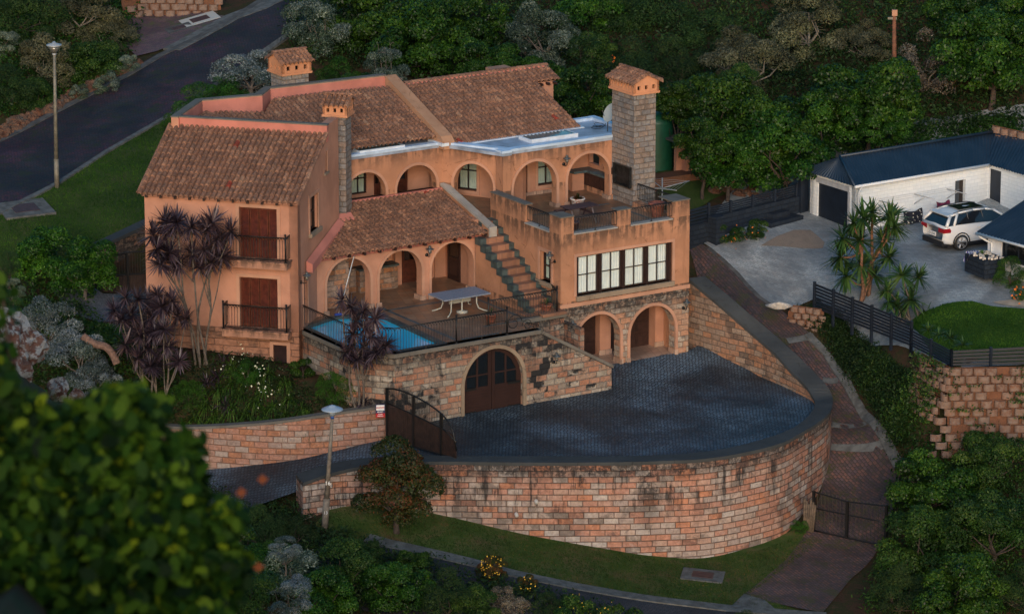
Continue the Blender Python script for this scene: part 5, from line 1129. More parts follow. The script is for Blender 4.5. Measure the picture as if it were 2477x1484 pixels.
b=MB(); b.lathe(f,[(.18,2.02),(.42,2.05),(.40,2.08),(.25,2.15),(.15,2.18),(.14,2.20),(.02,2.24)],18); b.build('lamp_cap',plain('mushroom_cap',(.36,.44,.54),.4,.2),t)
lp=base.lerp(tp,.42); text('16',.22,Fr(lp.x,lp.y,0),0,lp.z,-.10,WH,t,.004); text('13',.17,Fr(base.lerp(tp,.16).x,-15.5,0),0,base.lerp(tp,.16).z,-.14,WH,t)
# timber pole in the trees
pb_=aty(2165,185,22); pt_=aty(2163,25,22); t=thing('utility_pole','rust brown timber pole with small crossarm standing among the trees','pole',(pb_.x,22,gz(pb_.x,22)))
b=MB(); b.tube([(pb_.x,22,gz(pb_.x,22)-.2),pt_],[.12,.085],8); b.build('pole',plain('rusty_timber',(.16,.065,.035),.8,0,.3,6),t)
b=MB(); b.box(Fr(pt_.x,22,0),-.28,.12,-.06,.06,pt_.z-.42,pt_.z-.32); b.build('crossarm',GALV,t); b=MB(); b.box(Fr(pt_.x,22,0),-.10,.14,-.1,.1,pt_.z-.25,pt_.z+.02); b.build('pole_box',plain('rust_box',(.42,.22,.14),.7),t)
# manholes
def manhole(X,Y,label,mat,w=1.0,rot=20,lid=(.06,.03,.03)):
    p=atg(X,Y); F_=Fr(p.x,p.y,rot); z=p.z; t=thing('manhole',label,'manhole',p,'manhole covers'); sl_x=gz(*F_(w,0).xy)-gz(*F_(-w,0).xy); sl_y=gz(*F_(0,w).xy)-gz(*F_(0,-w).xy)
    zz=lambda x,y: z+x*sl_x/(2*w)+y*sl_y/(2*w)
    for s_,h,m_,n_ in ((w,.10,mat,'frame'),(w*.5,.115,plain('manhole_lid_%d'%X,lid,.6,0,.3,6),'lid')):
        b=MB(); q=[(-s_,-s_*.8),(s_,-s_*.8),(s_,s_*.8),(-s_,s_*.8)]; b.hexa([F_(x,y,zz(x,y)-.1) for x,y in q],[F_(x,y,zz(x,y)+h) for x,y in q]); b.build(n_,m_,t)
manhole(483,51,'square manhole with white concrete rim beside the upper street',plain('white_rim',(.45,.45,.42),.8),.85)
manhole(433,72,'dark flush manhole in the purple pavement',CONCD,.6)
manhole(60,508,'manhole on a concrete pad beside the verge grass, lower left street edge',CONC,1.1,25)
manhole(1700,1395,'brown manhole lid set in grass below the curved wall',CONC,.8,-8)
# ------------------------------------------------------------------ neighbour's garage, house, fences
WB=m_stone('white_painted_block',.40,.16,[(.74,.78,.80),(.78,.81,.83),(.72,.76,.79)],mort=(.62,.66,.69),stain=.04,mw=.014,bs=.22,dark=(.30,.30,.30))
NROOF=M('navy_metal_roof'); NROOF.fin(NROOF.ramp(NROOF.noise(NROOF.pos(),1.2,5,.6),[(.3,(.010,.022,.042)),(.7,(.020,.038,.066))]),.45,None,spec=.5,metal=.1); NROOF=NROOF.m
def corr(mb,P00,P10,P11,P01,nw,amp=.03):
    """corrugated sheet, ridges run from the 0 edge (low) to the 1 edge (high)"""
    n=nw*4; vs=[];N_=(Vector(P10)-Vector(P00)).cross(Vector(P01)-Vector(P00)).normalized()
    if N_.z<0: N_=-N_
    for i in range(n+1):
        t_=i/n; h=N_*amp*math.cos(i*math.pi/2); a=Vector(P00).lerp(Vector(P10),t_)+h; c=Vector(P01).lerp(Vector(P11),t_)+h; vs+=[a,c]
    mb.idx(vs,[(2*i,2*i+2,2*i+3,2*i+1) for i in range(n)])
GARZ=3.0; EZ=5.14; LG=7.35; WG=3.15
t=thing('garage_building','white painted block garage with navy corrugated hipped roof','garage',NB(3.5,1.5,3))
NL=Fr(*NB(0,0).xy,34-90)    # left gable wall, x = -y'
NRt=Fr(*NB(LG,0).xy,-56)
Z6P=lambda x,y:((2600+x/1.349)/1.6536,(450+y/1.349)/1.6536)
DWX0=frpt(NB,*Z6P(1645,450))[0]; DWX1,DWZ=frpt(NB,*Z6P(1703,360))
b=MB(); b.ext(NB,rect(0,LG,2.7,EZ),[rect(DWX0,DWX1,3.02,DWZ)],0,.25)
b.ext(NL,[(-WG,2.7),(0,2.7),(0,EZ),(-WG,EZ)],[rect(-2.62,-.52,3.0,4.72)],0,.25)
b.ext(NRt,rect(0,6,2.7,EZ),[rect(.05,.85,3.0,4.9)],0,.25); b.box(NB,0,LG,WG-.25,WG,2.7,EZ); b.build('wall',WB,t)
b=MB(); 
for i in range(2): x=-2.62+i*1.05; b.box(NL,x+.01,x+1.04,.06,.12,3.0,4.72)
b.build('garage_door',NAVY,t)
b=MB(); b.box(NL,-2.72,-.42,-.03,.05,4.72,4.95); b.box(NL,-.5,-.36,-.03,.05,3,4.72); b.build('lintel',plain('pale_lintel',(.36,.37,.39),.7,0,.15,4),t)
b=MB(); b.box(NB,DWX0,DWX1,.16,.2,3.02,DWZ); b.build('doorway',INT,t); b=MB(); b.box(Fr(*NB(DWX0+.03,.02).xy,60),0,.55,-.02,.02,3.03,4.7); b.build('door',plain('grey_door',(.07,.08,.09),.5),t)  # dark sheet fills the opening in place of the shade inside
b=MB(); b.box(NRt,.05,.85,.08,.12,3.0,4.9); b.build('door',NAVY,t)
ov=.28; RZ=EZ+.85; hx=.35
b=MB(); e0=NB(-ov,-ov,EZ); e1=NB(LG+ov*.4,-ov,EZ); r0=NB(hx,WG/2,RZ); r1=NB(LG+1.6,WG/2,RZ)
corr(b,e0,e1,NB(LG+1.9,WG/2+.2,RZ),r0,44,.028)
b2=MB(); corr(b2,NB(-ov,WG+ov,EZ),e0,r0+Vector((0,0,.001)),r0,18,.028); b2.build('hip_roof',NROOF,t)
corr(b,NB(LG+ov,WG+ov,EZ),NB(-ov,WG+ov,EZ),r0,r1,40,.028)
b.build('roof',NROOF,t)
b=MB(); cN=NRt(0,-ov,EZ); corr(b,NRt(-.1,-ov,EZ),NRt(6.5,-ov,EZ),NRt(6.5,1.7,RZ),NRt(-1.8,1.7,RZ),38,.028); b.build('roof',NROOF,t)
b=MB(); b.tube([e0+Vector((0,0,-.03)),e1+Vector((0,0,-.03))],.07,8); b.tube([e1+Vector((0,0,-.03)),NRt(6,-ov,EZ-.03)],.07,8); b.tube([NB(.12,-ov,EZ-.06),NB(.12,-.08,EZ-.35),NB(.12,-.08,3.05)],.045,8); b.build('gutter',plain('white_gutter',(.62,.65,.68),.4),t)
b=MB(); b.tube([r0+Vector((0,0,.03)),r1+Vector((0,0,.03))],.07,6); b.tube([e0+Vector((0,0,.03)),r0+Vector((0,0,.03))],.06,6); b.build('ridge_cap',NROOF,t)
# brackets, towels
Z6P=lambda x,y:((2600+x/1.349)/1.6536,(450+y/1.349)/1.6536)
def towel(x0,x1,z0,z1,mat,label,name='towel'):
    b=MB(); n=14; vs=[]
    for i in range(n+1):
        x=x0+(x1-x0)*i/n; sag=.10*math.sin(math.pi*i/n)
        for k in range(6): vs.append(NB(x+.03*math.sin(k*1.2),-.42-.04*math.sin(i*.9+k*.6),z1-sag+(z0-z1+sag*.6)*k/5))
    b.idx(vs,[(i*6+k,(i+1)*6+k,(i+1)*6+k+1,i*6+k+1) for i in range(n) for k in range(5)]); tag(b.build(name,mat),label,'towel')
tm=M('spotted_cloth'); vo=tm.n('ShaderNodeTexVoronoi',None,Vector=tm.pos(),Scale=9.0).outputs[0]; tm.fin(tm.mix(tm.smooth(vo,.22,.32),(.55,.52,.45),(.010,.012,.022)),.9)
_q0=frpt(NB,*Z6P(1362,632),-.42); _q1=frpt(NB,*Z6P(1468,512),-.42); towel(_q0[0],_q1[0],_q0[1]-.1,_q1[1],tm.m,'black towel with white spots hanging on the washing line by the white garage'); _q0=frpt(NB,*Z6P(1542,540),-.42); _q1=frpt(NB,*Z6P(1615,468),-.42); towel(_q0[0],_q1[0],_q0[1],_q1[1],plain('maroon_cloth',(.13,.012,.05),.9),'plain maroon towel hanging on the washing line by the white garage')
for i,(bx_,by_) in enumerate(((1235,475),(1427,440),(1602,412))):
    x,zb_=frpt(NB,*Z6P(bx_,by_),0); b=MB(); b.tube([NB(x,-.0,zb_),NB(x+.15,-1.15,zb_-.02)],.024,5); b.tube([NB(x,0,zb_-.42),NB(x+.08,-.6,zb_-.03)],.02,5)
    tag(b.build('line_bracket',plain('bracket_steel%d'%i,(.5,.5,.5),.4,.4)),'steel washing line bracket on the white garage wall, %s'%(('nearest the left corner','right of the spotted towel, middle one','nearest the open doorway')[i]),'bracket','washing line brackets')
b=MB()
for k in range(3): b.tube([NB(1.0,-.25-.28*k,4.40),NB(5.1,-.25-.28*k,4.40)],.006,4)
tag(b.build('washing_line',plain('line_wire',(.4,.4,.4),.5)),'thin wires of the washing line strung along the white garage wall','washing line')
# second house, lower right
pc=at(2363,561,4.55); HB=Fr(pc.x,pc.y,-52); t=thing('cottage','white cottage corner with navy corrugated roof at the right edge','house',HB(2,.5,3))
b=MB(); b.ext(HB,rect(.45,6,2.8,4.5),[rect(1.05,2.9,3.65,4.4)],.4,.6); b.box(Fr(*HB(.45,.4).xy,38),0,5,0,.2,2.8,4.5); b.build('wall',plain('white_render',(.60,.63,.68),.8,0,.08,5),t)
window(t,HB,.46,1.05,2.9,3.65,4.4,2,1,None,GLASSD,NAVY)
b=MB(); b.box(HB,.95,3.0,.32,.5,3.57,3.65); b.build('window_sill',NAVY,t)
b=MB(); corr(b,HB(0,0,4.55),HB(6.5,0,4.55),HB(6.5,4.6,6.15),HB(0,4.6,6.15),34,.03); b.build('roof',NROOF,t)
b=MB(); b.tube([HB(0,-.05,4.5),HB(6.5,-.05,4.5)],.06,8); b.tube([HB(.15,-.02,4.42),HB(.35,.25,4.2),HB(.52,.36,4.15),HB(.52,.36,3.05)],.045,8); b.build('gutter',plain('white_gutter2',(.62,.65,.68),.4),t)
# planter
q=atg(2385,672); pl_=Fr(at(2364,672,3.02).x,at(2364,672,3.02).y,-52)
a_=at(2333,655,3.02); c_=at(2381,675,3.02); dq=c_-a_; PF=Fr(a_.x,a_.y,math.degrees(math.atan2(dq.y,dq.x))); PL=dq.xy.length
t=thing('planter','square navy masonry planter filled with white shells and succulents','planter',PF(PL/2,PL/2,3.02))
b=MB(); b.box(PF,0,PL,0,1.0,3.02,3.78); b.build('planter_box',m_stone('navy_block',.4,.2,[(.014,.022,.036),(.018,.027,.042)],mort=(.010,.015,.025),stain=0,bs=.8),t)
b=MB(); random.seed(5)
for i in range(70):
    x,y=random.uniform(.05,PL-.05),random.uniform(.05,.95); s_=random.uniform(.02,.06); b.box(Fr(*PF(x,y).xy,random.uniform(0,90)),-s_,s_,-s_,s_*.7,3.78,3.80+s_)
b.build('shells',plain('shell_white',(.55,.50,.45),.7,0,.2,9),t)
tc=M('striped_cloth'); xx=tc.xyz(tc.obj())[0]; tc.fin(tc.mix(tc.smooth(tc.ma('SINE',tc.ma('MULTIPLY',xx,60.0)),-.1,.1),(.45,.45,.55),(.05,.05,.22)),.9)
b=MB(); vs=[PF(-.05+.09*i,-.04+.05*math.sin(i)+.12*k,3.83-.0*k-(.45 if k<1 else 0)*abs(math.sin(i*.4+1))) for i in range(6) for k in range(6)]
b.idx(vs,[(i*6+k,(i+1)*6+k,(i+1)*6+k+1,i*6+k+1) for i in range(5) for k in range(5)]); tag(b.build('striped_towel',tc.m),'blue and white striped towel draped over the corner of the navy planter','towel')
# fences
def fence(pts,zb,zt,label,n=7,gap=.3,posts=True,parent_name='fence',cat='fence',group='navy slatted fences'):
    mid=sum(pts,Vector((0,0,0)))/len(pts); t=thing(parent_name,label,cat,(mid.x,mid.y,min(zb)),group)
    for k in range(n):
        b=MB()
        for i in range(len(pts)-1):
            a,c=pts[i],pts[i+1]; d=(c-a); d.z=0; L=d.length; f=Fr(a.x,a.y,math.degrees(math.atan2(d.y,d.x)))
            h0=(zt[i]-zb[i])/n; h1=(zt[i+1]-zb[i+1])/n
            z00,z10=zb[i]+h0*k,zb[i+1]+h1*k
            b.hexa([f(0,-.012,z00),f(L,-.012,z10),f(L,.012,z10),f(0,.012,z00)],[f(0,-.012,z00+h0*(1-gap)),f(L,-.012,z10+h1*(1-gap)),f(L,.012,z10+h1*(1-gap)),f(0,.012,z00+h0*(1-gap))])
        b.build('slat',NAVY,t)
    for i in range(len(pts)-1):
        a,c=pts[i],pts[i+1]; L=(c-a).length; m_=max(1,round(L/1.5))
        for j in range(m_+(1 if i==len(pts)-2 else 0)):
            p=a.lerp(c,j/m_); s_=j/m_; z0_=zb[i]+(zb[i+1]-zb[i])*s_; z1_=zt[i]+(zt[i+1]-zt[i])*s_; b=MB(); b.box(Fr(p.x,p.y,30),-.05,.05,-.07,.03,z0_-.5,z1_+.03); b.build('post',NAVY,t)
    return t
def zat(p,X,Y): return aty(X,Y,p.y).z
f0=at(1969,744,1.5); f1=at(2203,836,1.66); f2=at(2300,884,1.66); f3=at(2490,880,1.66)
fence([f0,f1],[1.5,1.66],[zat(f0,1969,682),zat(f1,2203,777)],'navy slatted fence running down beside the yuccas above the planted bank',8)
fence([f1,f2],[1.66,1.66],[zat(f1,2203,795),zat(f2,2308,846)],'lower navy slatted fence between the tall fence and the lawn corner',6)
fence([f2,f3],[1.66,1.66],[zat(f2,2308,846),zat(f3,2490,835)],'navy slatted fence on top of the scalloped block wall',5)
b0=at(1668,594,3.0); b1=at(1712,586,3.0); b2_=at(1935,528,3.0)
t=thing('yard_wall','low navy block wall and steps under the slatted fence at the back of the yard','wall',((b0.x+b2_.x)/2,(b0.y+b2_.y)/2,3))
dq=b2_-b0; WF=Fr(b0.x,b0.y,math.degrees(math.atan2(dq.y,dq.x))); WL=dq.xy.length
b=MB(); b.box(WF,-.2,WL*.18,0,.2,2.6,3.85); b.box(WF,WL*.18,WL,.0,.25,2.6,4.0); b.box(WF,WL*.62,WL*.92,-.7,0,2.6,3.35); b.box(WF,WL*.70,WL*.85,-.35,0,3.35,3.6); b.box(WF,WL*.16,WL*.24,-.5,0,2.6,4.1)
b.build('wall_blocks',m_stone('navy_block2',.4,.2,[(.016,.024,.038),(.020,.030,.046)],mort=(.012,.017,.027),stain=0,bs=.6),t)
fence([WF(-.2,.1,0),WF(WL*.18,.1,0)],[3.86,3.86],[4.55,4.6],'short navy slatted fence right behind the villa corner',5)
fence([WF(WL*.18,.12,0),WF(WL*.98,.12,0)],[4.02,4.02],[frpt(WF,1778,487)[1],frpt(WF,1935,445)[1]],'long navy slatted fence at the back of the yard below the big tree',5)
b=MB(); b.box(WF,WL*.99,WL*1.06,-.1,.1,3,4.75); tag(b.build('side_door',NAVY),'tall dark slatted side door between yard fence and white garage','door')
# tank, shed, clothes airer
tp_=at(1600,412,4.4); t=thing('water_tank','green ribbed water tank behind the tall stone chimney','water tank',tp_)
b=MB(); prof=[(.8,4.2)]
for i in range(17): prof+= [(.8,4.2+i*.14),(.77,4.27+i*.14)]
b.lathe(lambda x,y,z:Vector((tp_.x-.25+x,tp_.y+.8+y,z)),prof+[(.7,6.7),(.1,6.85)],24); b.build('tank',plain('green_plastic',(.005,.065,.035),.5,0,.15,4),t)
s0=at(1650,408,4.5); SHF=Fr(s0.x,s0.y,30); t=thing('shed','small orange plastered outbuilding half hidden behind trees','shed',SHF(1,.5,4.3))
b=MB(); b.ext(SHF,rect(-.3,2.2,4.0,5.75),[rect(.62,1.3,4.45,5.6)],0,.2); b.box(SHF,0,.3,-.35,0,4.0,5.75); b.build('wall',PL_P,t)
b=MB(); b.box(SHF,.62,1.3,.1,.15,4.45,5.6); b.build('door',WOOD,t); b=MB(); b.box(SHF,-2,2.6,-.9,0,3.6,4.45); b.build('concrete_step',DUST,t); b=MB(); b.box(SHF,-.5,2.4,-.3,2.2,5.75,5.85); b.build('roof',CONCD,t)
c0_=at(1601,548,3.4); c0_.z=gz(c0_.x,c0_.y); top_=aty(1601,430,c0_.y); t=thing('clothes_airer','grey rotary clothes airer standing behind the villa terrace','clothes airer',c0_)
b=MB(); b.tube([c0_,(c0_.x,c0_.y,top_.z)],.03,8); zt_=top_.z-.35
for k in range(4): th=k*math.pi/2+.45; b.tube([(c0_.x,c0_.y,zt_-.1),(c0_.x+1.3*math.cos(th),c0_.y+1.3*math.sin(th),zt_+.08)],.022,6)
b.build('airer_frame',plain('airer_grey',(.33,.36,.38),.4,.4),t)
b=MB()
for r_ in (.5,.75,1.0,1.25):
    pts=[Vector((c0_.x+r_*math.cos(k*math.pi/2+.45),c0_.y+r_*math.sin(k*math.pi/2+.45),zt_-.1+.14*r_)) for k in range(5)]; b.tube(pts,.006,4,cap=False)
b.build('lines',plain('airer_line',(.3,.32,.33),.5),t)
# scalloped block walls
def loffel(path,ztop_,rows,label,mat,bw=.42,bh=.29,bat=.10,seed=0,skip=.0):
    b=MB(); rn=random.Random(seed)
    for r_ in range(rows):
        z1=ztop_-r_*bh; z0=z1-bh*.92
        for i in range(len(path)-1):
            if rows>8 and i==0 and r_>6: continue
            a,c=path[i],path[i+1]; d=(c-a); d.z=0; L=d.length; f=Fr(a.x,a.y,math.degrees(math.atan2(d.y,d.x))); n=max(1,round(L/bw))
            for j in range(n):
                if rn.random()<skip: continue
                x=(j+.5+(.5 if r_%2 else 0))*L/n*(1+bat*r_/L)-(bat*r_ if i else 0); y=-bat*r_; rr=L/n*.47; dz=(rn.random()-.5)*.03; dy=(rn.random()-.5)*.05
                A=[(x+rr*math.cos(th),y+dy-rr*.62*math.sin(th)) for th in [math.pi*k/8 for k in range(9)]]
                lo=[f(p,q,z0+dz) for p,q in A]; hi=[f(p,q,z1+dz) for p,q in A]; hi2=[f(x+(p-x)*.80,y+dy+(q-y-dy)*.75,z1+dz) for p,q in A]; hi3=[f(x+(p-x)*.80,y+dy+(q-y-dy)*.75,z1+dz-.08) for p,q in A]
                uv=(j+.5+i*50,r_+.5)
                b.idx(lo+hi,[(k,k+1,9+k+1,9+k) for k in range(8)],0,True,uvs=[uv]*18); b.idx(hi+hi2,[(k,k+1,9+k+1,9+k) for k in range(8)],0,False,uvs=[uv]*18); b.idx(hi2+hi3,[(k,k+1,9+k+1,9+k) for k in range(8)],0,False,uvs=[uv]*18)
                b.face([f(x-rr,y+.02,z1+dz-.06),f(x+rr,y+.02,z1+dz-.06),f(x+rr*.6,y-rr*.5,z1+dz-.06),f(x-rr*.6,y-rr*.5,z1+dz-.06)],uv=[uv]*4,m=1)
            b.face([f(-.1,.12-bat*r_,z0-.05),f(L+.1,.12-bat*r_,z0-.05),f(L+.1,.12-bat*r_,z1),f(-.1,.12-bat*r_,z1)],uv=[(.5,.5)]*4,m=1)
    return tag(b.build('block_wall',[mat,DUST]),label,'wall',None,'scalloped concrete block walls')
LO=M('scalloped_block'); x_,y_,_=LO.xyz(LO.uv()); r_=LO.n('ShaderNodeTexWhiteNoise',{'noise_dimensions':'2D'},Vector=LO.comb(LO.ma('FLOOR',x_),LO.ma('FLOOR',y_))).outputs[0]
nz_=LO.noise(LO.pos(),6,6,.7); LO.fin(LO.mix(LO.smooth(nz_,.3,.75),LO.ramp(r_,[(0,(.12,.060,.042)),(.35,(.17,.082,.052)),(.7,(.16,.105,.080)),(1,(.21,.105,.068))]),(.22,.17,.145)),.9,nz_,.6,.03,.2); LO=LO.m
w0=at(2225,860,1.6); w1=at(2296,896,1.6); w2=at(2500,894,1.6)
loffel([w0,w1,w2],1.70,11,'big scalloped block retaining wall below the navy fence corner at right',LO,.46,.30,.11,3,.04)
loffel([at(1912,744,1.5),at(1985,754,1.5)],1.6,4,'small scalloped block wall at the top of the side driveway',LO,.34,.24,.12,4,.06)
loffel([atg(300,38),atg(345,32)+Vector((0,0,0)),atg(440,36),atg(530,24)],atg(400,30).z+1.15,4,'scalloped block wall behind the purple pavement, upper left',LO,.5,.30,.08,5,.03)
loffel([at(2400,312,6.1),at(2500,345,5.9)],6.25,2,'pale scalloped block wall on the earth bank behind the white garage',LO,.5,.30,.08,6,.03)
b=MB(); b.idx([at(1885,735,1.7)+Vector((.55*math.cos(th)*(1+.3*math.sin(3*th)),.5*math.sin(th),-.1)) for th in [i*math.pi/5 for i in range(10)]]+[at(1885,730,2.05)],[(i,(i+1)%10,10) for i in range(10)]); tag(b.build('white_rock',plain('white_rock',(.42,.40,.38),.85,0,.25,4)),'large pale painted rock at the top of the side driveway','rock')
# ------------------------------------------------------------------ vegetation
def quads_mesh(name,C_,D,S,L,W,rv,mat):
    """leaf quads: centre arrays C_, length dir D, side dir S, length L, width W, colour value rv"""
    n=len(C_); L=np.asarray(L).reshape(-1,1)*np.ones((n,1)); W=np.asarray(W).reshape(-1,1)*np.ones((n,1))
    a=C_-D*L*.5; b=C_+S*W*.5-D*L*.05; c=C_+D*L*.5; d=C_-S*W*.5-D*L*.05
    V=np.stack([a,b,c,d],1).reshape(-1,3); me=bpy.data.meshes.new(name)
    me.vertices.add(4*n); me.vertices.foreach_set('co',V.astype(np.float32).ravel())
    me.loops.add(4*n); me.loops.foreach_set('vertex_index',np.arange(4*n,dtype=np.int32)); me.polygons.add(n)
    me.polygons.foreach_set('loop_start',np.arange(0,4*n,4,dtype=np.int32))
    uv=me.uv_layers.new(name='UVMap'); u=np.repeat(rv,4); uv.data.foreach_set('uv',np.stack([u,np.tile([0,.5,1,.5],n)],1).astype(np.float32).ravel())
    me.materials.append(mat); me.update(calc_edges=True); me.validate(); return me
def unit(a): return a/np.maximum(1e-9,np.linalg.norm(a,axis=1,keepdims=True))
def crown(name,seed,mat,n=16000,leaf=.055,asp=.5,lobes=26,flat=.8,lr=(.26,.42),up=.35,thin=1.0,jit=.75,base=None,shape='round'):
    r=np.random.RandomState(seed); cs=[]
    k=0
    while len(cs)<lobes and k<5000:
        k+=1; d=unit(r.normal(size=(1,3)))[0]; rad=.74*r.rand()**.22
        p=d*rad; p[2]*=flat
        if shape=='dome' and p[2]<-.15: continue
        if shape=='col': p[0]*=.55; p[1]*=.55; p[2]*=1.6
        cs.append((p,r.uniform(*lr)))
    C0=np.array([c[0] for c in cs]); R0=np.array([c[1] for c in cs]); w=R0**2/np.sum(R0**2)
    m=int(n*2.2); ix=r.choice(len(cs),m,p=w); N=unit(r.normal(size=(m,3))); N[:,2]=np.where(N[:,2]<-.3,-N[:,2],N[:,2])
    rr=R0[ix]*(.62+.38*r.rand(m)**.5); clump=.90+.16*np.sin(N[:,0]*9+ix)*np.sin(N[:,1]*8+ix*2)*np.sin(N[:,2]*7)
    P=C0[ix]+N*(rr*clump)[:,None]*np.array([1,1,flat if flat<1 else 1])
    dm=np.full(m,9.)
    for j in range(len(cs)):
        q=np.linalg.norm(P-C0[j],axis=1)/R0[j]; q[ix==j]=9; dm=np.minimum(dm,q)
    P=P[dm>.74]; N=N[dm>.74]; ixx=ix[dm>.74]
    P=P[:n]; N=N[:n]; ixx=ixx[:n]; n=len(P)
    nn=unit(N+np.array([0,0,up])+jit*r.normal(size=(n,3))*.6); t=unit(np.cross(nn,r.normal(size=(n,3)))); t=unit(t+.35*N); s=unit(np.cross(nn,t))
    rv=np.clip(.5+.22*r.normal(size=n)+.20*np.sin(ixx*2.1)+.12*N[:,2],0,1)  # leaf colour also runs paler towards the top of each lobe
    L=leaf*(.7+.6*r.rand(n)); me=quads_mesh(name,P,t,s,L,L*asp,rv,mat); me['lobes']=0
    return me,C0
def trunk_mesh(name,mat,C0,base=(0,0,-1.2),r0=.06,seed=0,k=9,twig=0,bend=.15):
    rn=random.Random(seed); b=MB(); base=Vector(base); fork=base.lerp(Vector((0,0,-.1)),.45)+Vector((rn.uniform(-1,1)*bend*.5,rn.uniform(-1,1)*bend*.5,0))
    b.tube([base,base.lerp(fork,.5)+Vector((rn.uniform(-1,1)*bend*.3,0,0)),fork],[r0,r0*.85,r0*.7],7,cap=False)
    idx=list(range(len(C0))); rn.shuffle(idx)
    for i in idx[:k]:
        e=Vector(C0[i]); m_=fork.lerp(e,.5)+Vector((rn.uniform(-1,1)*bend,rn.uniform(-1,1)*bend,-.05)); b.tube([fork,m_,e],[r0*.5,r0*.32,r0*.08],5,cap=False)
        for j in range(twig):
            q=m_.lerp(e,rn.random()); d=Vector((rn.gauss(0,1),rn.gauss(0,1),rn.gauss(0,.6))).normalized()*rn.uniform(.15,.35); b.tube([q,q+d*.5+Vector((0,0,.03)),q+d],[r0*.12,r0*.08,r0*.02],4,cap=False)
    me_o=b.build('tmp',mat,thing('tmp','x','x')); me=me_o.data; par=me_o.parent; bpy.data.objects.remove(me_o); bpy.data.objects.remove(par); me.name=name; return me
LV={}
LV['dark']=m_leaf('leaf_dark',[(.004,.016,.003),(.009,.036,.005),(.020,.068,.007),(.052,.125,.014)],.42,.18)
LV['mid']=m_leaf('leaf_mid',[(.006,.024,.005),(.013,.046,.008),(.026,.078,.012),(.070,.13,.022)],.5,.2)
LV['olive']=m_leaf('leaf_olive',[(.028,.030,.018),(.055,.062,.034),(.095,.105,.055),(.17,.17,.11)],.6,.15)
LV['silver']=m_leaf('leaf_silver',[(.012,.028,.014),(.030,.055,.034),(.080,.115,.085),(.22,.26,.23)],.6,.1,.04)
LV['grey']=m_leaf('leaf_grey',[(.018,.034,.026),(.045,.070,.062),(.12,.155,.17),(.28,.31,.36)],.6,.1,.03)
LV['brown']=m_leaf('leaf_brown',[(.045,.030,.022),(.085,.062,.045),(.14,.12,.09),(.28,.26,.22)],.7,.1,.05)
LV['fine']=m_leaf('leaf_fine',[(.006,.019,.006),(.012,.036,.010),(.023,.056,.013),(.045,.082,.020)],.6,.2)
LV['bright']=m_leaf('leaf_bright',[(.005,.028,.004),(.012,.060,.007),(.028,.11,.010),(.07,.19,.018)],.42,.25)
LV['red']=m_leaf('leaf_red',[(.008,.022,.005),(.016,.036,.008),(.045,.050,.012),(.14,.045,.018)],.5,.2)
LV['hedge']=m_leaf('leaf_hedge',[(.006,.026,.004),(.013,.055,.006),(.026,.095,.009),(.045,.14,.014)],.45,.2)
BARK=plain('grey_bark',(.11,.09,.075),.9,0,.4,7); BARKD=plain('dark_bark',(.05,.036,.028),.9,0,.4,7); BARKP=plain('pale_bark',(.17,.15,.12),.9,0,.3,7)
PR={}
def proto(key,kinds,n,leaf,asp,lobes,flat,lr,seeds,**k):
    tw=k.pop('twig',0); bk=k.pop('bark',BARKD); PR[key]=[]
    for s_ in seeds:
        me,C0=crown('crown_'+key,s_,LV[kinds],n,leaf,asp,lobes,flat,lr,**k); PR[key].append((me,trunk_mesh('trunk_'+key,bk,C0,seed=s_,twig=tw)))
proto('dense','dark',17000,.058,.55,34,.82,(.22,.34),(1,2,3))
proto('densemid','mid',15000,.050,.55,30,.85,(.22,.38),(4,5))
proto('olive','olive',13000,.058,.32,24,.85,(.20,.34),(6,7),bark=BARKP,twig=5)
proto('silver','silver',11000,.060,.34,26,.9,(.20,.34),(8,9),twig=3,bark=BARK)
proto('grey','grey',13000,.046,.42,30,.85,(.20,.32),(10,11),twig=2,bark=BARK)
proto('brown','brown',6500,.060,.30,20,.95,(.18,.34),(12,),twig=9,bark=BARKP)
proto('fine','fine',16000,.042,.30,30,.95,(.22,.36),(13,14),twig=2)
proto('bright','bright',14000,.060,.42,26,.9,(.22,.36),(15,),twig=1,bark=BARK)
proto('red','red',20000,.046,.6,42,.95,(.20,.30),(16,),twig=1)
proto('hedge','hedge',15000,.034,.6,40,.9,(.20,.30),(17,18))
proto('shrub','mid',5000,.085,.5,14,.9,(.26,.42),(19,20))
proto('shrubd','dark',5000,.085,.5,14,.9,(.26,.42),(21,22))
LV['ball']=m_leaf('leaf_ball',[(.010,.040,.004),(.020,.075,.006),(.036,.12,.010),(.06,.17,.016)],.5,.2,.02)
proto('ball','ball',14000,.032,.6,60,.95,(.24,.30),(23,))
USED={}
def tree(kind,name,p,rad,label,cat='tree',group=None,h=None,sq=(1,1,1),rot=None,gnd=True,seed=None,noground=False):
    """p = crown centre in the world, rad = crown radius in metres"""
    v=PR[kind]; i=USED.get(kind,0); USED[kind]=i+1; me,tm=v[i%len(v)]
    g=gz(p.x,p.y) if h is None else h
    t=thing(name,label,cat,(p.x,p.y,min(g,p.z)),group); rz=rot if rot is not None else (i*2.399)%6.283
    c=bpy.data.objects.new('crown',me); COL.objects.link(c); c.parent=t; c.location=(0,0,p.z-t.location.z); c.scale=(rad*sq[0],rad*sq[1],rad*sq[2]); c.rotation_euler=(0,0,rz)
    k=bpy.data.objects.new('trunk',tm); COL.objects.link(k); k.parent=t; H=max(.3,p.z-t.location.z+.15); k.location=c.location; k.scale=(rad*sq[0],rad*sq[1],max(H/1.2,.2)); k.rotation_euler=(0,0,rz)
    return t
KS={'dense':1.22,'red':1.3,'ball':1.05,'grey':1.15,'bright':1.1}
def TD(kind,name,X,Y,R_,y,label,**k):
    p=aty(X,Y,y); rad=R_*KS.get(kind,1.12)/FPX*(p-CAM).length
    return tree(kind,name,p,rad,label,**k)
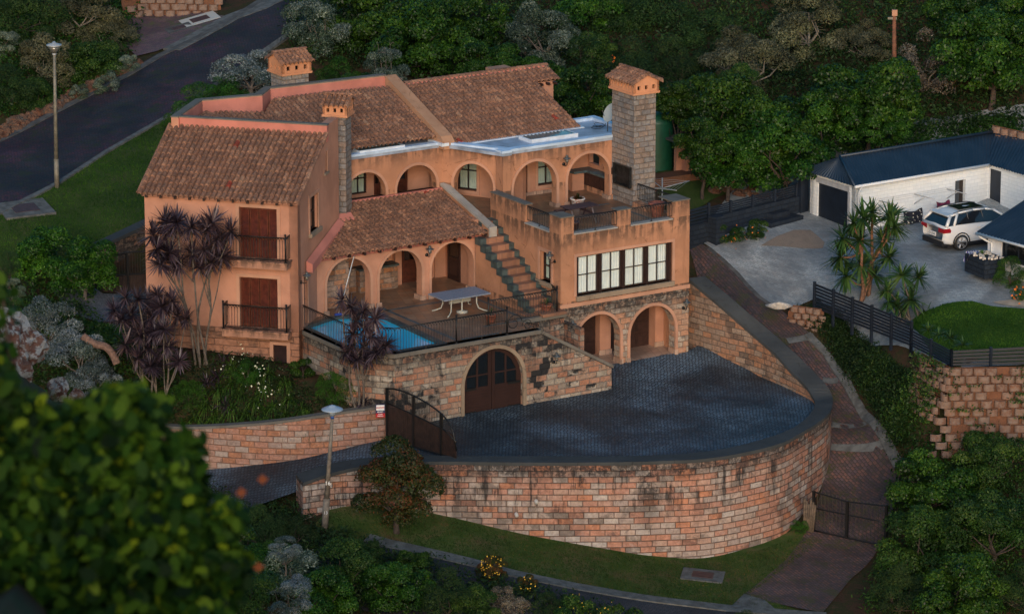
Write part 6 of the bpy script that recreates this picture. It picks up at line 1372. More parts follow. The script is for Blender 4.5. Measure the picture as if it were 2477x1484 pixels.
def TG(kind,name,X,Y,R_,_y,label,hf=.6,**k):     # a bush whose crown centre floats just above the ground it hides
    rad=R_*KS.get(kind,1.12)*168/FPX; p=atg(X,Y,hf*rad*k.get('sq',(1,1,1))[2]); rad=R_*KS.get(kind,1.12)/FPX*(p-CAM).length
    return tree(kind,name,p,rad,label,**k)
BG='trees on the slope behind the villa'
# behind the villa, from left to right
TD('silver','tree',765,75,88,25,'dark tree with silvery leaf tips at the road edge, above the back chimney',group=BG)
for X,Y,R_,y,l in ((905,60,120,27,'dark green tree at the top edge, second from the upper street'),(1010,105,115,24,'broad dark green tree behind the left roof ridge'),(1120,60,105,28,'dark green tree reaching the top edge above the roof divider'),
    (1180,150,75,22,'smaller round dark tree with bare pale stems, behind the right roof'),(1400,240,85,18,'dark tree just right of the tiled roof end'),(1430,60,95,30,'deep green tree at the top edge left of the tall chimney'),
    (870,215,55,19,'low dark shrubby tree peeking over the parapet beside the back chimney'),(1300,215,80,21,'dark tree in the gap behind the right roof ridge')):
    TD('dense','tree',X,Y,R_,y,l,group=BG,cat='tree')
for X,Y,R_,y,l in ((1320,90,105,25,'silvery green tree at the top edge above the right roof'),(930,170,62,17,'low silvery shrub behind the roof parapet, right of the back chimney'),(1270,30,70,33,'pale tipped tree cut by the top edge above the roof')):
    TD('silver','tree',X,Y,R_,y,l,group=BG)
for X,Y,R_,y,l in ((1500,50,95,30,'dark fine tree at the top edge left above the tall chimney'),(1720,110,90,27,'dark fine leaved tree left of the big olive tree'),(1640,170,80,23,'dark fine leaved tree right behind the tall chimney cap'),(1600,95,150,30,'wide fine leaved dark tree behind the tall chimney'),(1520,180,85,22,'fine leaved tree with orange blooms left of the tall chimney'),(1680,30,110,36,'dark fine leaved tree at the top edge')):
    TD('fine','tree',X,Y,R_,y,l,group=BG)
TD('densemid','tree',1430,130,62,20,'brighter green young tree between roof end and tall chimney',group=BG)
TD('densemid','tree',1790,210,60,17,'green tree under the big olive grey tree',group=BG)
TD('olive','tree',1800,150,118,22,'large olive grey tree with rusty patches, left of the timber pole',group=BG,sq=(1,1,.9))
TD('olive','tree',1950,70,125,26,'olive grey tree at the top edge nearest the timber pole',group=BG)
TD('olive','tree',2090,110,75,25,'small olive grey crown directly left of the timber pole',group=BG)
TD('brown','tree',2245,165,95,22,'sparse brown grey tree with bare twigs right of the timber pole',group=BG,sq=(1,1,1.15))
for X,Y,R_,y,l in ((1705,270,120,15,'dense green tree overhanging the water tank'),(1830,310,125,14,'large dense green tree in the middle of the group above the yard fence'),(1890,370,118,12,'front dense green crown nearest the yard fence'),
    (1990,290,100,16,'dense green tree behind the white garage corner'),(2100,230,125,17,'tall dense green tree below the timber pole'),(1700,345,70,11.0,'dense green crown leaning over the outbuilding roof'),(1760,395,85,11.0,'lowest dense green crown beside the orange outbuilding'),(2140,310,60,15,'small dense green tree above the navy garage roof'),(1640,250,62,14,'dense green crown touching the tall chimney')):
    TD('dense','tree',X,Y,R_,y,l,group='dense green trees between villa and garage')
for X,Y,R_,y,l in ((2400,130,125,20,'dense green tree in the top right corner'),(2330,30,95,27,'dark green tree at the top edge right of the brown tree'),(2480,40,100,24,'dark green tree cut by the top right corner'),(2200,30,80,30,'dark tree behind the timber pole top')):
    TD('dense','tree',X,Y,R_,y,l,group='trees in the upper right')
# upper left
UL='trees left of the upper street'
for X,Y,R_,y,l in ((60,50,110,34,'dark tree in the top left corner'),(190,40,105,38,'yellowish dark tree at the top edge left of the purple paving'),(270,90,70,33,'dark tree overhanging the purple paving'),(110,160,95,29,'dark tree right behind the tall street lamp head'),
    (215,160,80,31,'dark tree between street lamp and pavement'),(20,230,80,25,'dark tree at the left edge above the street'),(90,240,55,25,'low dark tree at the foot of the bank near the lamp')):
    TG(('dense','densemid','fine','olive')[(X//10)%4],'tree',X,Y,R_,y,l,hf=.35,group=UL)
for X,Y,R_,y,l in ((8,110,42,30,'silver shrub at the left edge below the top left tree'),(255,205,40,30,'silver green shrub on the bank above the upper street kerb'),(310,160,34,32,'silver green shrub nearest the purple paving'),(190,225,30,28,'small silver green shrub low on the red bank')):
    TG('silver','shrub',X,Y,R_,y,l,hf=.5,cat='shrub',group='silvery shrubs along the upper street')
# by the house
TG('grey','shrub',605,182,100,13.5,'large round blue grey shrub between the upper street and the roof',cat='shrub',sq=(1.15,1,.8))
TG('hedge','hedge',478,262,66,9,'dark green hedge bush at the left corner of the parapet',cat='shrub',group='green bushes along the back of the villa'); TG('hedge','hedge',548,232,56,12,'green hedge bush in front of the blue grey shrub',cat='shrub',group='green bushes along the back of the villa')
TG('hedge','hedge',815,190,58,17,'green hedge bush right of the back chimney',cat='shrub',group='green bushes along the back of the villa'); TG('hedge','hedge',432,300,44,6.5,'small hedge bush low at the rear of the left wing',cat='shrub',group='green bushes along the back of the villa')
TD('bright','tree',120,645,110,1.5,'bushy green tree with leaning trunk beside the garden gate, left one',group='green trees by the garden gate'); TD('bright','tree',205,660,95,-.5,'bushy green tree in front of the garden gate, right one',group='green trees by the garden gate')
TG('grey','shrub',120,790,85,-5,'frosty grey shrub at left below the green trees',cat='shrub',group='frosty grey shrubs at left'); TG('grey','shrub',190,865,92,-8,'frosty grey shrub with a thick curved trunk at its right',cat='shrub',group='frosty grey shrubs at left'); TG('grey','shrub',240,925,62,-9,'small frosty grey shrub nearest the purple cordylines',cat='shrub',group='frosty grey shrubs at left')
TG('ball','ball_shrub',453,957,50,-9.0,'clipped round bush left of the flowering strap leaves',cat='shrub',group='clipped round bushes in the garden bed'); TG('ball','ball_shrub',808,944,56,-9.35,'clipped round bush below the pool wall',cat='shrub',group='clipped round bushes in the garden bed')
TG('hedge','shrub',480,830,58,-6.2,'spreading green bush against the left wing plinth',cat='shrub',sq=(1.2,1,.5)); TG('hedge','shrub',430,770,40,0,'green bush between the two tall cordyline clusters',cat='shrub'); TG('bright','shrub',395,885,34,0,'light green bush under the spreading cordylines',cat='shrub'); TG('hedge','shrub',600,905,40,0,'dark green bush behind the white flowers',cat='shrub'); TG('shrubd','shrub',735,895,32,-7.0,'leafy dark bush beside the pool wall corner',cat='shrub'); TG('shrub','shrub',665,850,18,-6.7,'thin leafy shrub in front of the vent grille',cat='shrub')
TD('red','shrub',960,1168,100,-15.9,'rust tinged green bush against the curved wall by the gate',cat='shrub',sq=(1.12,.75,1.08))
TG('hedge','shrub',1935,1275,24,-11.6,'small round flowering bush at the side gate post',cat='shrub')
# yard
TG('shrub','flowering_shrub',1765,565,36,6.0,'bush with orange flowers at the left end of the yard',cat='shrub',group='orange flowered bushes in the yard'); TG('shrub','flowering_shrub',1825,558,34,7.0,'bush with orange flowers in front of the navy steps',cat='shrub',group='orange flowered bushes in the yard')
TG('hedge','shrub',2445,665,48,-3.4,'large round green bush at the cottage corner',cat='shrub'); TG('hedge','shrub',2470,712,26,-4.2,'low green bush with orange blooms at the right edge',cat='shrub')
TG('bright','shrub',2312,872,26,-7.9,'small bright green bush on top of the scalloped wall corner',cat='shrub')
# right foreground thicket
RT='thicket bushes at the lower right'
for X,Y,R_,y,l in ((2260,1180,105,-13.5,'bush at the right end of the side gate'),(2400,1120,100,-13,'bush at the right edge below the scalloped wall'),(2230,1330,110,-16.5,'bush left of centre in the lower right thicket'),(2400,1290,120,-16,'large bush at the right edge, mid height of the thicket'),
    (2180,1440,80,-19.5,'bush on the left border of the thicket, near the bottom edge'),(2320,1440,110,-19,'bush at the bottom edge in the middle of the thicket'),(2480,1440,90,-19,'bush in the bottom right corner')):
    TG(('densemid','fine','dense')[(X//20)%3],'bush',X,Y,R_,y,l,cat='bush',group=RT)
# bottom band, on the near side of the lower street
BB='bushes along the near side of the lower street'
for i,(X,Y,R_,y,kd,l) in enumerate(((640,1290,70,-19,'fine','bush left of the leaning lamp, beside the drive'),(720,1300,55,-18,'fine','small bush at the foot of the leaning lamp'),(720,1400,95,-23,'silver','silver tipped bush near the bottom edge, left'),(830,1390,95,-24,'densemid','bush right of the silver tipped bush'),
    (600,1400,90,-24,'bright','yellow green leafy bush beside the blurred foreground branch'),(960,1420,80,-26,'dense','dark bush at the bottom edge left of the orange berried bush'),(1080,1450,75,-27,'fine','pale bush at the bottom edge under the lower street kerb'),(1000,1360,40,-22,'dense','pointed dark bush against the lower street'),
    (1190,1378,36,-23,'red','bush with orange berries standing against the lower street'),(1275,1412,24,-23,'red','small orange flowered bush right of the berried bush'),(1230,1460,55,-27,'brown','twiggy bush under the berried bush'),(1400,1500,70,-27,'shrub','bush with yellow flowers at the bottom edge'),(1500,1510,60,-26,'shrub','bush with yellow flowers at the bottom edge, right one'),(1800,1530,60,-25,'fine','low bush at the bottom edge near the side driveway'),(560,1260,60,-19,'fine','bush at the turn of the entrance drive'),(880,1350,55,-21,'densemid','low green bush under the lawn corner by the lower street'),(780,1450,80,-25,'dense','dark round bush at the bottom edge below the silver tipped bush'),(1150,1470,60,-27,'densemid','green bush at the bottom edge left of the twiggy bush'),(1330,1470,45,-26,'fine','fine bush between the twiggy bush and the yellow flowers'),(660,1350,60,-20,'dense','dark bush directly below the entrance drive'))):
    TG(kd,'bush',X,Y,R_,y,l,cat='bush',group=BB)
# ---- flowers on bushes
def dots(name,pts,size,mat,label,cat,group=None,seed=0):
    r=np.random.RandomState(seed); P=np.array([tuple(p) for p in pts]); n=len(P); N=unit(r.normal(size=(n,3))+np.array([0,-.6,.5])); t=unit(np.cross(N,r.normal(size=(n,3)))); s=unit(np.cross(N,t))
    me=quads_mesh(name,P,t,s,size*(.7+.6*r.rand(n)),size*.8,r.rand(n),mat); return link(name,me,None,(0,0,0),label,cat,group,'stuff')
ORF=plain('orange_flower',(.55,.14,.012),.6); YEF=plain('yellow_flower',(.55,.33,.02),.6); WHF=plain('white_flower',(.65,.66,.50),.6); BLF=plain('blue_flower',(.06,.06,.25),.6)
def ballpts(X,Y,R_,y,n,seed,lo=-1):
    rn=random.Random(seed); o=[]; c=aty(X,Y,y); rad=R_/FPX*(c-CAM).length
    for _ in range(n):
        d=Vector((rn.gauss(0,1),-abs(rn.gauss(0,1)),rn.gauss(.1,.8))).normalized(); o.append(c+d*rad*rn.uniform(.85,1.02))
    return o
dots('flowers',ballpts(1770,572,34,5.9,12,1)+ballpts(1825,562,34,6.9,12,2),.09,ORF,'orange blooms dotted over the bushes at the left end of the yard','flowers')
dots('flowers',ballpts(1190,1366,30,-23,60,3)+ballpts(1275,1408,22,-23,18,4),.07,YEF,'orange yellow berries on the bushes against the lower street','flowers')
dots('flowers',ballpts(1400,1490,62,-27,50,5)+ballpts(1500,1500,52,-26,30,6),.06,YEF,'yellow blossoms on the bushes at the bottom edge','flowers')
dots('flowers',ballpts(2470,712,24,-4.2,22,7),.12,ORF,'orange blooms on the low bush at the right edge','flowers')
dots('flowers',ballpts(1478,142,10,20.5,10,8)+ballpts(1430,235,16,20.0,9,9),.12,ORF,'orange blooms in the tree left of the tall chimney','flowers')
# ---- strap leaved rosettes
def rosette(name,seed,mat,n=60,L=.5,w=.035,droop=.5,lo=-.5,dead=0):
    r=random.Random(seed); b=MB()
    for i in range(n):
        a=r.uniform(0,6.283); e=math.asin(min(1,max(-1,r.uniform(lo,1)))); l=L*r.uniform(.75,1.1); d=Vector((math.cos(a)*math.cos(e),math.sin(a)*math.cos(e),math.sin(e))); s=Vector((-math.sin(a),math.cos(a),0))
        q=[]
        for k,t in enumerate((0,.3,.65,1)): q.append((d*l*t+Vector((0,0,-droop*l*t*t*(.4+.6*math.cos(e)))),w*(.55,1,.8,.05)[k]))
        vs=[]
        for c,ww in q: vs+=[c-s*ww/2,c+s*ww/2]
        u=r.random(); b.idx(vs,[(0,1,3,2),(2,3,5,4),(4,5,7,6)],0,False,uvs=[(u,k*.3) for k in (0,0,1,1,2,2,3,3)])
    o=b.build('tmp',mat,thing('t','x','x')); me=o.data; p=o.parent; bpy.data.objects.remove(o); bpy.data.objects.remove(p); me.name=name; return me
CORD=m_leaf('cordyline_leaf',[(.022,.014,.022),(.042,.026,.040),(.075,.048,.066),(.16,.12,.14)],.42,.1,.04,.5)
YUC=m_leaf('yucca_leaf',[(.014,.045,.014),(.026,.075,.020),(.045,.11,.028),(.09,.16,.045)],.45,.15,.05,.4)
DRY=m_leaf('dry_leaf',[(.10,.055,.025),(.16,.10,.05),(.22,.15,.08)],.8,.1,.05)
RC=[rosette('cordyline_rosette',k,CORD,105,.50,.046,.10,-.8) for k in range(3)]; RY=[rosette('yucca_rosette',k+10,YUC,90,.62,.060,.22,-.65) for k in range(3)]
LV['strap']=m_leaf('leaf_strap',[(.014,.045,.006),(.030,.085,.010),(.055,.12,.016),(.09,.16,.03)],.5,.2,.05)
RA=[rosette('strap_clump',k+20,LV['strap'],80,.62,.026,1.1,.1) for k in range(2)]; RD=[rosette('dark_strap_clump',k+30,CORD,60,.6,.04,.5,.05) for k in range(2)]; RS=[rosette('yucca_small',k+40,YUC,46,.55,.055,.35,0) for k in range(2)]
def multihead(name,label,cat,base,heads,protos,bark,sz=1.0,group=None,r0=.07,seed=0,curve=.25,nmain=5):
    t=thing(name,label,cat,base,group); rn=random.Random(seed); mains=[]
    for i,(X,Y,yd,s_) in enumerate(heads):
        p=aty(X,Y,yd)
        if i<nmain:
            st=Vector((base[0]+rn.uniform(-.3,.3),base[1]+rn.uniform(-.2,.2),base[2])); m1=st.lerp(p,.4)+Vector((rn.uniform(-1,1)*curve,rn.uniform(-.5,.5)*curve,rn.uniform(-.1,.2))); m2=st.lerp(p,.72)+Vector((rn.uniform(-1,1)*curve*.6,0,0)); rr=r0
            path=smooth_pts([st,st.lerp(m1,.5)+Vector((rn.uniform(-1,1)*.1,0,0)),m1,m2,p],3); mains.append(path)
        else:
            bp=min(mains,key=lambda q:(q[-1].xz-p.xz).length); st=bp[rn.randint(4,8)] if p.z>bp[6].z else bp[3]; m1=st.lerp(p,.5)+Vector((rn.uniform(-1,1)*curve*.4,0,-.12)); path=smooth_pts([st,m1,p],3); rr=r0*.6
        n=len(path); b=MB(); b.tube(path,[rr*(1-.5*k/(n-1)) for k in range(n)],6,cap=False); b.build('stem',bark,t)
        o=bpy.data.objects.new('leaf_rosette',protos[i%len(protos)]); COL.objects.link(o); o.parent=t; o.location=p-Vector(base); k=s_*sz*rn.uniform(.85,1.12); o.scale=(k,k,k); o.rotation_euler=(rn.uniform(-.35,.35),rn.uniform(-.35,.35),rn.uniform(0,6.28))
    return t
Z9=lambda x,y:((400+x/2.968)/1.6536,(850+y/2.968)/1.6536)
H1=[(770,110),(910,120),(1080,180),(1330,120),(1270,200),(1560,220),(630,270),(1380,310),(680,430),(840,200),(1100,490),(710,610),(930,600),(1180,650),(1330,590),(1460,520),(820,480),(1240,440)]
hh=[(*Z9(x,y),-6.9-.4*((i*7)%3)*.5,1.5) for i,(x,y) in enumerate(H1)]
bs_=atg(*Z9(1150,1380)); multihead('cordyline','tall cluster of dark purple cordylines rising against the left wing wall','cordyline',(-12.3,-6.9,gz(-12.3,-6.9)),hh,RC,BARK,1.0,'dark purple cordyline clusters',.055,1)
H2=[(300,1010),(450,1020),(680,970),(590,1040),(860,1050),(170,1160),(370,1210),(740,1120),(610,1230),(920,1220),(1020,1260),(480,1390),(730,1370),(260,1270),(600,1420)]
Z7D=lambda x,y:((400+x/1.4838)/1.6536,(750+y/1.4838)/1.6536)
H2b=[(235,880),(320,860),(380,840),(290,950),(220,1010),(300,1060),(340,1050),(470,1030),(150,930),(400,940)]
hh=[(*Z9(x,y),-7.9-.3*((i*5)%3),1.3) for i,(x,y) in enumerate(H2)]+[(*Z7D(x,y),-8.6-.2*(i%3),1.3) for i,(x,y) in enumerate(H2b)]
multihead('cordyline','spreading cluster of purple cordylines left of the clipped bush','cordyline',(-14.1,-8.7,gz(-14.1,-8.7)+.1),hh,RC,BARK,1.0,'dark purple cordyline clusters',.055,2)
Z4D=lambda x,y:((1100+x/1.979)/1.6536,(900+y/1.979)/1.6536)
H3=[(530,590),(600,650),(700,680),(790,740),(640,760),(720,800),(620,860),(760,880),(840,930),(700,960),(650,1060),(800,1000),(740,1040),(610,950),(880,950),(560,1010)]
pb3=Vector((-5.95,-9.85,.45)); hh=[(*Z4D(x,y),pb3.y-.1*(i%4),1.2) for i,(x,y) in enumerate(H3)]
multihead('cordyline','purple cordyline cluster standing in front of the pool corner','cordyline',(pb3.x,pb3.y,.45),hh,RC,BARK,1.0,'dark purple cordyline clusters',.05,3,.12,3)
Z6D=lambda x,y:((2600+x/1.349)/1.6536,(450+y/1.349)/1.6536)
yb=atg(*Z6D(1160,1010)); H4=[(1150,570),(1290,570),(1200,540),(1040,680),(1130,690),(1260,690),(1030,780),(1140,820),(1290,780),(1060,880),(1210,880),(1320,620),(1100,600)]
hh=[(*Z6D(x,y),yb.y+.2*((i*3)%4)-.3,1.62) for i,(x,y) in enumerate(H4)]
multihead('yucca','tall many headed green yucca behind the navy fence','yucca',(yb.x,yb.y,yb.z),hh,RY,plain('yucca_bark',(.17,.085,.05),.9,0,.4,8),1.0,'green yuccas behind the navy fence',.095,4,.12,3)
yb=atg(*Z6D(1400,1130)); H5=[(1360,880),(1450,890),(1280,960),(1410,1010),(1330,1040),(1480,1100),(1290,1020)]
hh=[(*Z6D(x,y),yb.y+.15*(i%3),1.0) for i,(x,y) in enumerate(H5)]
multihead('yucca','lower green yucca clump right of the tall yucca','yucca',(yb.x,yb.y,yb.z),hh,RY,BARK,1.35,'green yuccas behind the navy fence',.06,5,.1)
for i,(x,y) in enumerate(((1560,1175),(1620,1195),(1690,1230),(1500,1150))):
    p=atg(*Z6D(x,y+40)); t=thing('yucca','small spiky yucca on the lawn edge inside the navy fence, %s'%(('second from the left','second from the right','rightmost of four','leftmost of four')[i]),'yucca',p,'small yuccas along the lawn edge'); o=bpy.data.objects.new('leaf_rosette',RS[i%2]); COL.objects.link(o); o.parent=t; o.location=(0,0,.12); o.scale=(1,1,1); o.rotation_euler=(0,0,i*1.3)
# dry leaves under the yucca heads and aloe on the planter
o=bpy.data.objects.new('aloe',RS[1]); COL.objects.link(o); o.location=PF(PL*.35,.5,3.8); o.scale=(.6,.6,.5); tag(o,'small green succulent growing in the navy planter','succulent')
# ---- garden bed clumps
rn=random.Random(11); GC='strap leaved clumps in the garden bed'
spots=[(560,880),(600,900),(640,930),(585,950),(620,965),(660,980),(700,960),(560,985),(600,1000),(640,1005),(520,1005),(690,1000),(730,985),(500,975),(650,900),(690,920),(745,1000),(560,925),(470,1010),(530,940)]
for i,(X,Y) in enumerate(spots):
    p=atg(X,Y+8); o=bpy.data.objects.new('strap_leaf_plant',RA[i%2]); COL.objects.link(o); o.location=p+Vector((0,0,.02)); k=rn.uniform(1.25,1.8); o.scale=(k,k,k); o.rotation_euler=(0,0,rn.uniform(0,6)); tag(o,'green strap leaved plant in the garden bed above the low pink wall','plant',GC)
for i,(X,Y) in enumerate(((525,905),(500,920),(540,870),(880,965),(545,975))):
    p=atg(X,Y+8) if X<800 else at(X,Y+10,.55); o=bpy.data.objects.new('dark_strap_plant',RD[i%2]); COL.objects.link(o); o.location=p; o.scale=(1.25,1.25,1.25); o.rotation_euler=(0,0,i); tag(o,'dark purple strap leaved plant in the garden bed' if X<800 else 'dark purple strap leaved plant hanging over the wall beside the security sign','plant','dark strap leaved plants' if X<800 else None)
fl=[]
for _ in range(70):
    X,Y=rn.choice([(575,890),(620,940),(640,960),(560,910),(610,925),(650,985)]); p=atg(X+rn.gauss(0,22),Y+rn.gauss(0,22)); p.z+=rn.uniform(.5,.85); fl.append(p)
dots('flowers',fl,.085,WHF,'small white blooms above the strap leaves in the garden bed','flowers')
# ---- scattered undergrowth (nobody could count it)
def inside(P,x,y):
    r=False
    for i in range(len(P)):
        a,c=P[i],P[i-1]
        if (a[1]>y)!=(c[1]>y) and x<(c[0]-a[0])*(y-a[1])/(c[1]-a[1])+a[0]: r=not r
    return r
def scatter(name,D,n,leaf,h,mat,label,seed=0,asp=.4,zf=None,clump=6,avoid=()):
    rn=random.Random(seed); xs=[p[0] for p in D]; ys=[p[1] for p in D]; base=[]
    while len(base)<n:
        x,y=rn.uniform(min(xs),max(xs)),rn.uniform(min(ys),max(ys))
        if inside(D,x,y): base.append(zf(x,y) if zf else atg(x,y))
    B=np.array([tuple(p) for p in base]); r=np.random.RandomState(seed); hum=.5+.5*np.sin(B[:,0]*1.3+seed)*np.sin(B[:,1]*1.1); B=np.repeat(B,clump,0); hum=np.repeat(hum,clump); m=len(B)
    B+=r.normal(size=(m,3))*np.array([.22,.22,0]); B[:,2]+=r.rand(m)*h*(.35+.9*hum)
    nn=unit(np.array([0,0,.8])+r.normal(size=(m,3))*.7); t=unit(np.cross(nn,r.normal(size=(m,3)))); s=unit(np.cross(nn,t)); L=leaf*(.6+.8*r.rand(m))
    rv=np.clip(.45+.2*r.normal(size=m)+.2*(hum-.5),0,1); me=quads_mesh(name,B,t,s,L,L*asp,rv,mat); return link(name,me,None,(0,0,0),label,'ground cover',None,'stuff')
scatter('undergrowth',[(690,-5),(2477,-5),(2477,300),(2350,330),(2100,330),(1950,400),(1900,450),(1750,450),(1600,400),(1450,260),(1300,150),(1000,160),(760,180),(700,120)],9500,.20,.8,LV['fine'],'dark undergrowth covering the slope behind the trees',1)
scatter('undergrowth',[(-10,-5),(330,-5),(330,100),(300,150),(130,245),(-10,300)],3000,.17,.5,LV['mid'],'dark undergrowth on the bank left of the upper street',2)
scatter('ground_cover',[(1935,745),(2010,760),(2130,850),(2200,900),(2220,980),(2180,1090),(2130,1000),(2060,910),(1985,800)],5200,.13,.30,LV['fine'],'trailing green ground cover on the bank beside the side driveway',3,.3,clump=8)
scatter('ground_cover',[(2100,880),(2230,960),(2260,1060),(2477,1050),(2477,1484),(2080,1484),(2150,1330),(2180,1100),(2120,990)],3600,.15,.5,LV['mid'],'low green growth beneath the lower right thicket',4,.4)
scatter('ground_cover',[(2290,300),(2477,290),(2477,340),(2400,330),(2050,380),(2000,330)],1500,.16,.35,LV['mid'],'sparse weeds on the red earth bank behind the garage',5)
scatter('ground_cover',[(380,800),(560,800),(720,880),(760,960),(900,975),(700,1012),(430,1030),(380,960)],2300,.12,.16,LV['fine'],'low planting between the strap leaved clumps of the garden bed',6)
scatter('ground_cover',[(-10,700),(120,680),(300,830),(420,860),(420,1030),(200,1100),(-10,1100)],3600,.16,.5,LV['mid'],'mixed low growth below the frosty shrubs at left',7)
scatter('undergrowth',[(430,1200),(720,1230),(800,1290),(1100,1400),(1500,1484),(400,1484)],4200,.16,.7,LV['fine'],'dark undergrowth on the near bank of the lower street',8)
b=MB(); 
def rocks(name,D,n,sz,label,seed,mat=ROCK,zf=None):
    rn=random.Random(seed); b=MB(); k=0
    while k<n:
        x,y=rn.uniform(min(p[0] for p in D),max(p[0] for p in D)),rn.uniform(min(p[1] for p in D),max(p[1] for p in D))
        if not inside(D,x,y): continue
        k+=1; c=zf(x,y) if zf else atg(x,y); s=rn.uniform(*sz); vs=[]
        for i in range(4):
            for j in range(7):
                th=2*math.pi*j/7; ph=-.3+i*.55; r_=s*(.75+.5*rn.random()); vs.append(c+Vector((math.cos(th)*math.cos(ph)*r_,math.sin(th)*math.cos(ph)*r_,math.sin(ph)*r_*.8)))
        vs.append(c+Vector((0,0,s*.85)))
        b.idx(vs,[(i*7+j,i*7+(j+1)%7,(i+1)*7+(j+1)%7,(i+1)*7+j) for i in range(3) for j in range(7)]+[(21+j,21+(j+1)%7,28) for j in range(7)],0,False)
    return tag(b.build(name,mat),label,'rocks',None,'stuff')
rocks('bank_stones',[(-10,345),(-10,318),(130,255),(250,190),(330,150),(335,160),(250,205),(130,272)],90,(.2,.42),'rough red stones lining the bank along the upper street',1)
rocks('bank_stones',[(1700,440),(1900,470),(1900,490),(1720,470)],30,(.15,.3),'stones under the big trees behind the yard fence',2)
# curved trunk of the frosty shrub
b=MB(); pts=[aty(200,812,-8.4),aty(225,830,-8.5),aty(255,838,-8.6),aty(272,855,-8.7),aty(283,880,-8.8)]; b.tube(smooth_pts(pts,4),[.16]*17,8); tag(b.build('leaning_trunk',plain('leaning_bark',(.15,.09,.07),.9,0,.35,9)),'thick curved grey brown trunk leaning out right of the frosty shrubs','trunk')
# ---- grass blades over the lawns
def wpoly_scatter(name,P,n,leaf,h,mat,label,seed,zf=None,asp=.22):
    r=np.random.RandomState(seed); xs=[p[0] for p in P]; ys=[p[1] for p in P]; X=r.uniform(min(xs),max(xs),n*3); Y=r.uniform(min(ys),max(ys),n*3); k=inpoly(X,Y,[(p[0],p[1]) for p in P]); X=X[k][:n]; Y=Y[k][:n]; m=len(X)
    Zv=np.array([(zf or gz)(x,y) for x,y in zip(X,Y)])+.05; B=np.stack([X,Y,Zv+h*.4],1); t_=unit(np.array([0,0,1.0])+r.normal(size=(m,3))*.55); s_=unit(np.cross(t_,r.normal(size=(m,3)))); L=leaf*(.6+.8*r.rand(m)); hum=np.sin(X*1.7)*np.sin(Y*1.9+X*.6)
    rv=np.clip(.5+.2*r.normal(size=m)+.22*hum,0,1); return link(name,quads_mesh(name,B,t_,s_,L,L*asp,rv,mat),None,(0,0,0),label,'grass',None,'stuff')
GRF=m_leaf('grass_front',[(.012,.036,.007),(.024,.058,.011),(.050,.072,.018),(.12,.080,.040)],.8,.2,0,.1); GRG=m_leaf('grass_green',[(.012,.045,.006),(.022,.075,.009),(.038,.10,.014),(.06,.13,.02)],.8,.2,0,.1)
wpoly_scatter('grass',[p.xy for p in kw[::-1]]+[(-7.5,-15.2),(-6.5,-14.2),(-3,-14.4),(.2,-14.5),(5.6,-14.4),(7.2,-14.1),(9.7,-13.1),(11.0,-11.8),(12.0,-12.0),(10.6,-14.5),(8.9,-17.5)],26000,.085,.06,GRF,'patchy grass below the curved stone wall',1)
wpoly_scatter('grass',[p.xy for p in dpoly([(-60,560),(0,522),(90,476),(250,380),(420,284),(470,245),(500,330),(430,500),(352,538),(240,598),(100,640),(-60,690)])],26000,.09,.06,GRG,'grass verge between the upper street and the villa',2)
wpoly_scatter('grass',[atg(X,Y).xy for X,Y in [(2232,762),(2290,741),(2350,735),(2400,748),(2500,755),(2540,885),(2290,876),(2237,828),(2193,790)]],14000,.09,.06,GRG,'green lawn grass inside the navy fence corner',3,lambda x,y:gz(x,y)+.06)
rn=random.Random(77); FC=[]
def face_scatter(name,n,label,seed,mat):
    r=random.Random(seed); B=[]
    for _ in range(n):
        if r.random()<.55: a,c=w0,w1
        else: a,c=w1,w2
        t_=r.random(); k=r.randint(0,10 if a is w1 else 7); p=a.lerp(c,t_); d=(c-a); nrm=Vector((d.y,-d.x,0)).normalized(); q=p+nrm*(.1*k+.25); q.z=1.70-.30*k-.05
        if math.sin(p.x*2.1+k)*math.sin(k*1.3+p.y)>.1 or a is w0:
            for _ in range(9): B.append(q+Vector((r.gauss(0,.14),r.gauss(0,.10),abs(r.gauss(0,.10)))))
    B=np.array([tuple(p) for p in B]); q=np.random.RandomState(seed); m=len(B); nn=unit(np.array([0,-.5,.6])+q.normal(size=(m,3))*.7); t_=unit(np.cross(nn,q.normal(size=(m,3)))); s_=unit(np.cross(nn,t_)); L=.11*(.6+.8*q.rand(m)); link(name,quads_mesh(name,B,t_,s_,L,L*.45,q.rand(m),mat),None,(0,0,0),label,'plants',None,'stuff')
face_scatter('wall_plants',420,'small plants growing out of the scalloped block wall pockets',5,LV['mid'])
# ---- pots
def pot(p,r,h,mat,label,plant=None,rim=True,pm=None,ps=1.0,pmat=None):
    t=thing('flower_pot',label,'flower pot',p); b=MB(); f=lambda x,y,z:Vector((p.x+x,p.y+y,p.z+z))
    b.lathe(f,[(r*.55,0),(r*.6,h*.08),(r*.78,h*.4),(r*.95,h*.85),(r*1.08,h*.88),(r*1.08,h),(r*.9,h),(r*.85,h*.9)],18); b.build('pot',mat,t)
    if plant: o=bpy.data.objects.new('plant',plant); COL.objects.link(o); o.parent=t; o.location=(0,0,h*.95); o.scale=(ps,ps,ps)
    return t
TC=plain('terracotta',(.22,.075,.05),.6,0,.35,7); tcw=M('flaking_white_pot'); nz=tcw.noise(tcw.pos(),7,5,.7); tcw.fin(tcw.mix(tcw.smooth(nz,.5,.56),(.62,.58,.55),(.40,.14,.09)),.8)
pot(GB(-.47,1.68,5.4),.34,.62,TC,'big empty terracotta pot behind the right terrace railing'); pot(GB(-2.35,4.75,5.4),.30,.42,tcw.m,'flaking white painted pot with bromeliads by the terrace pillar',rosette('bromeliad',50,LV['red'],70,.34,.06,.5,.1),ps=1.0)
pot(GB(-4.9,1.2,5.4),.26,.5,plain('dark_glazed',(.06,.03,.03),.4),'dark pot behind the terrace railing near the corner pillar')
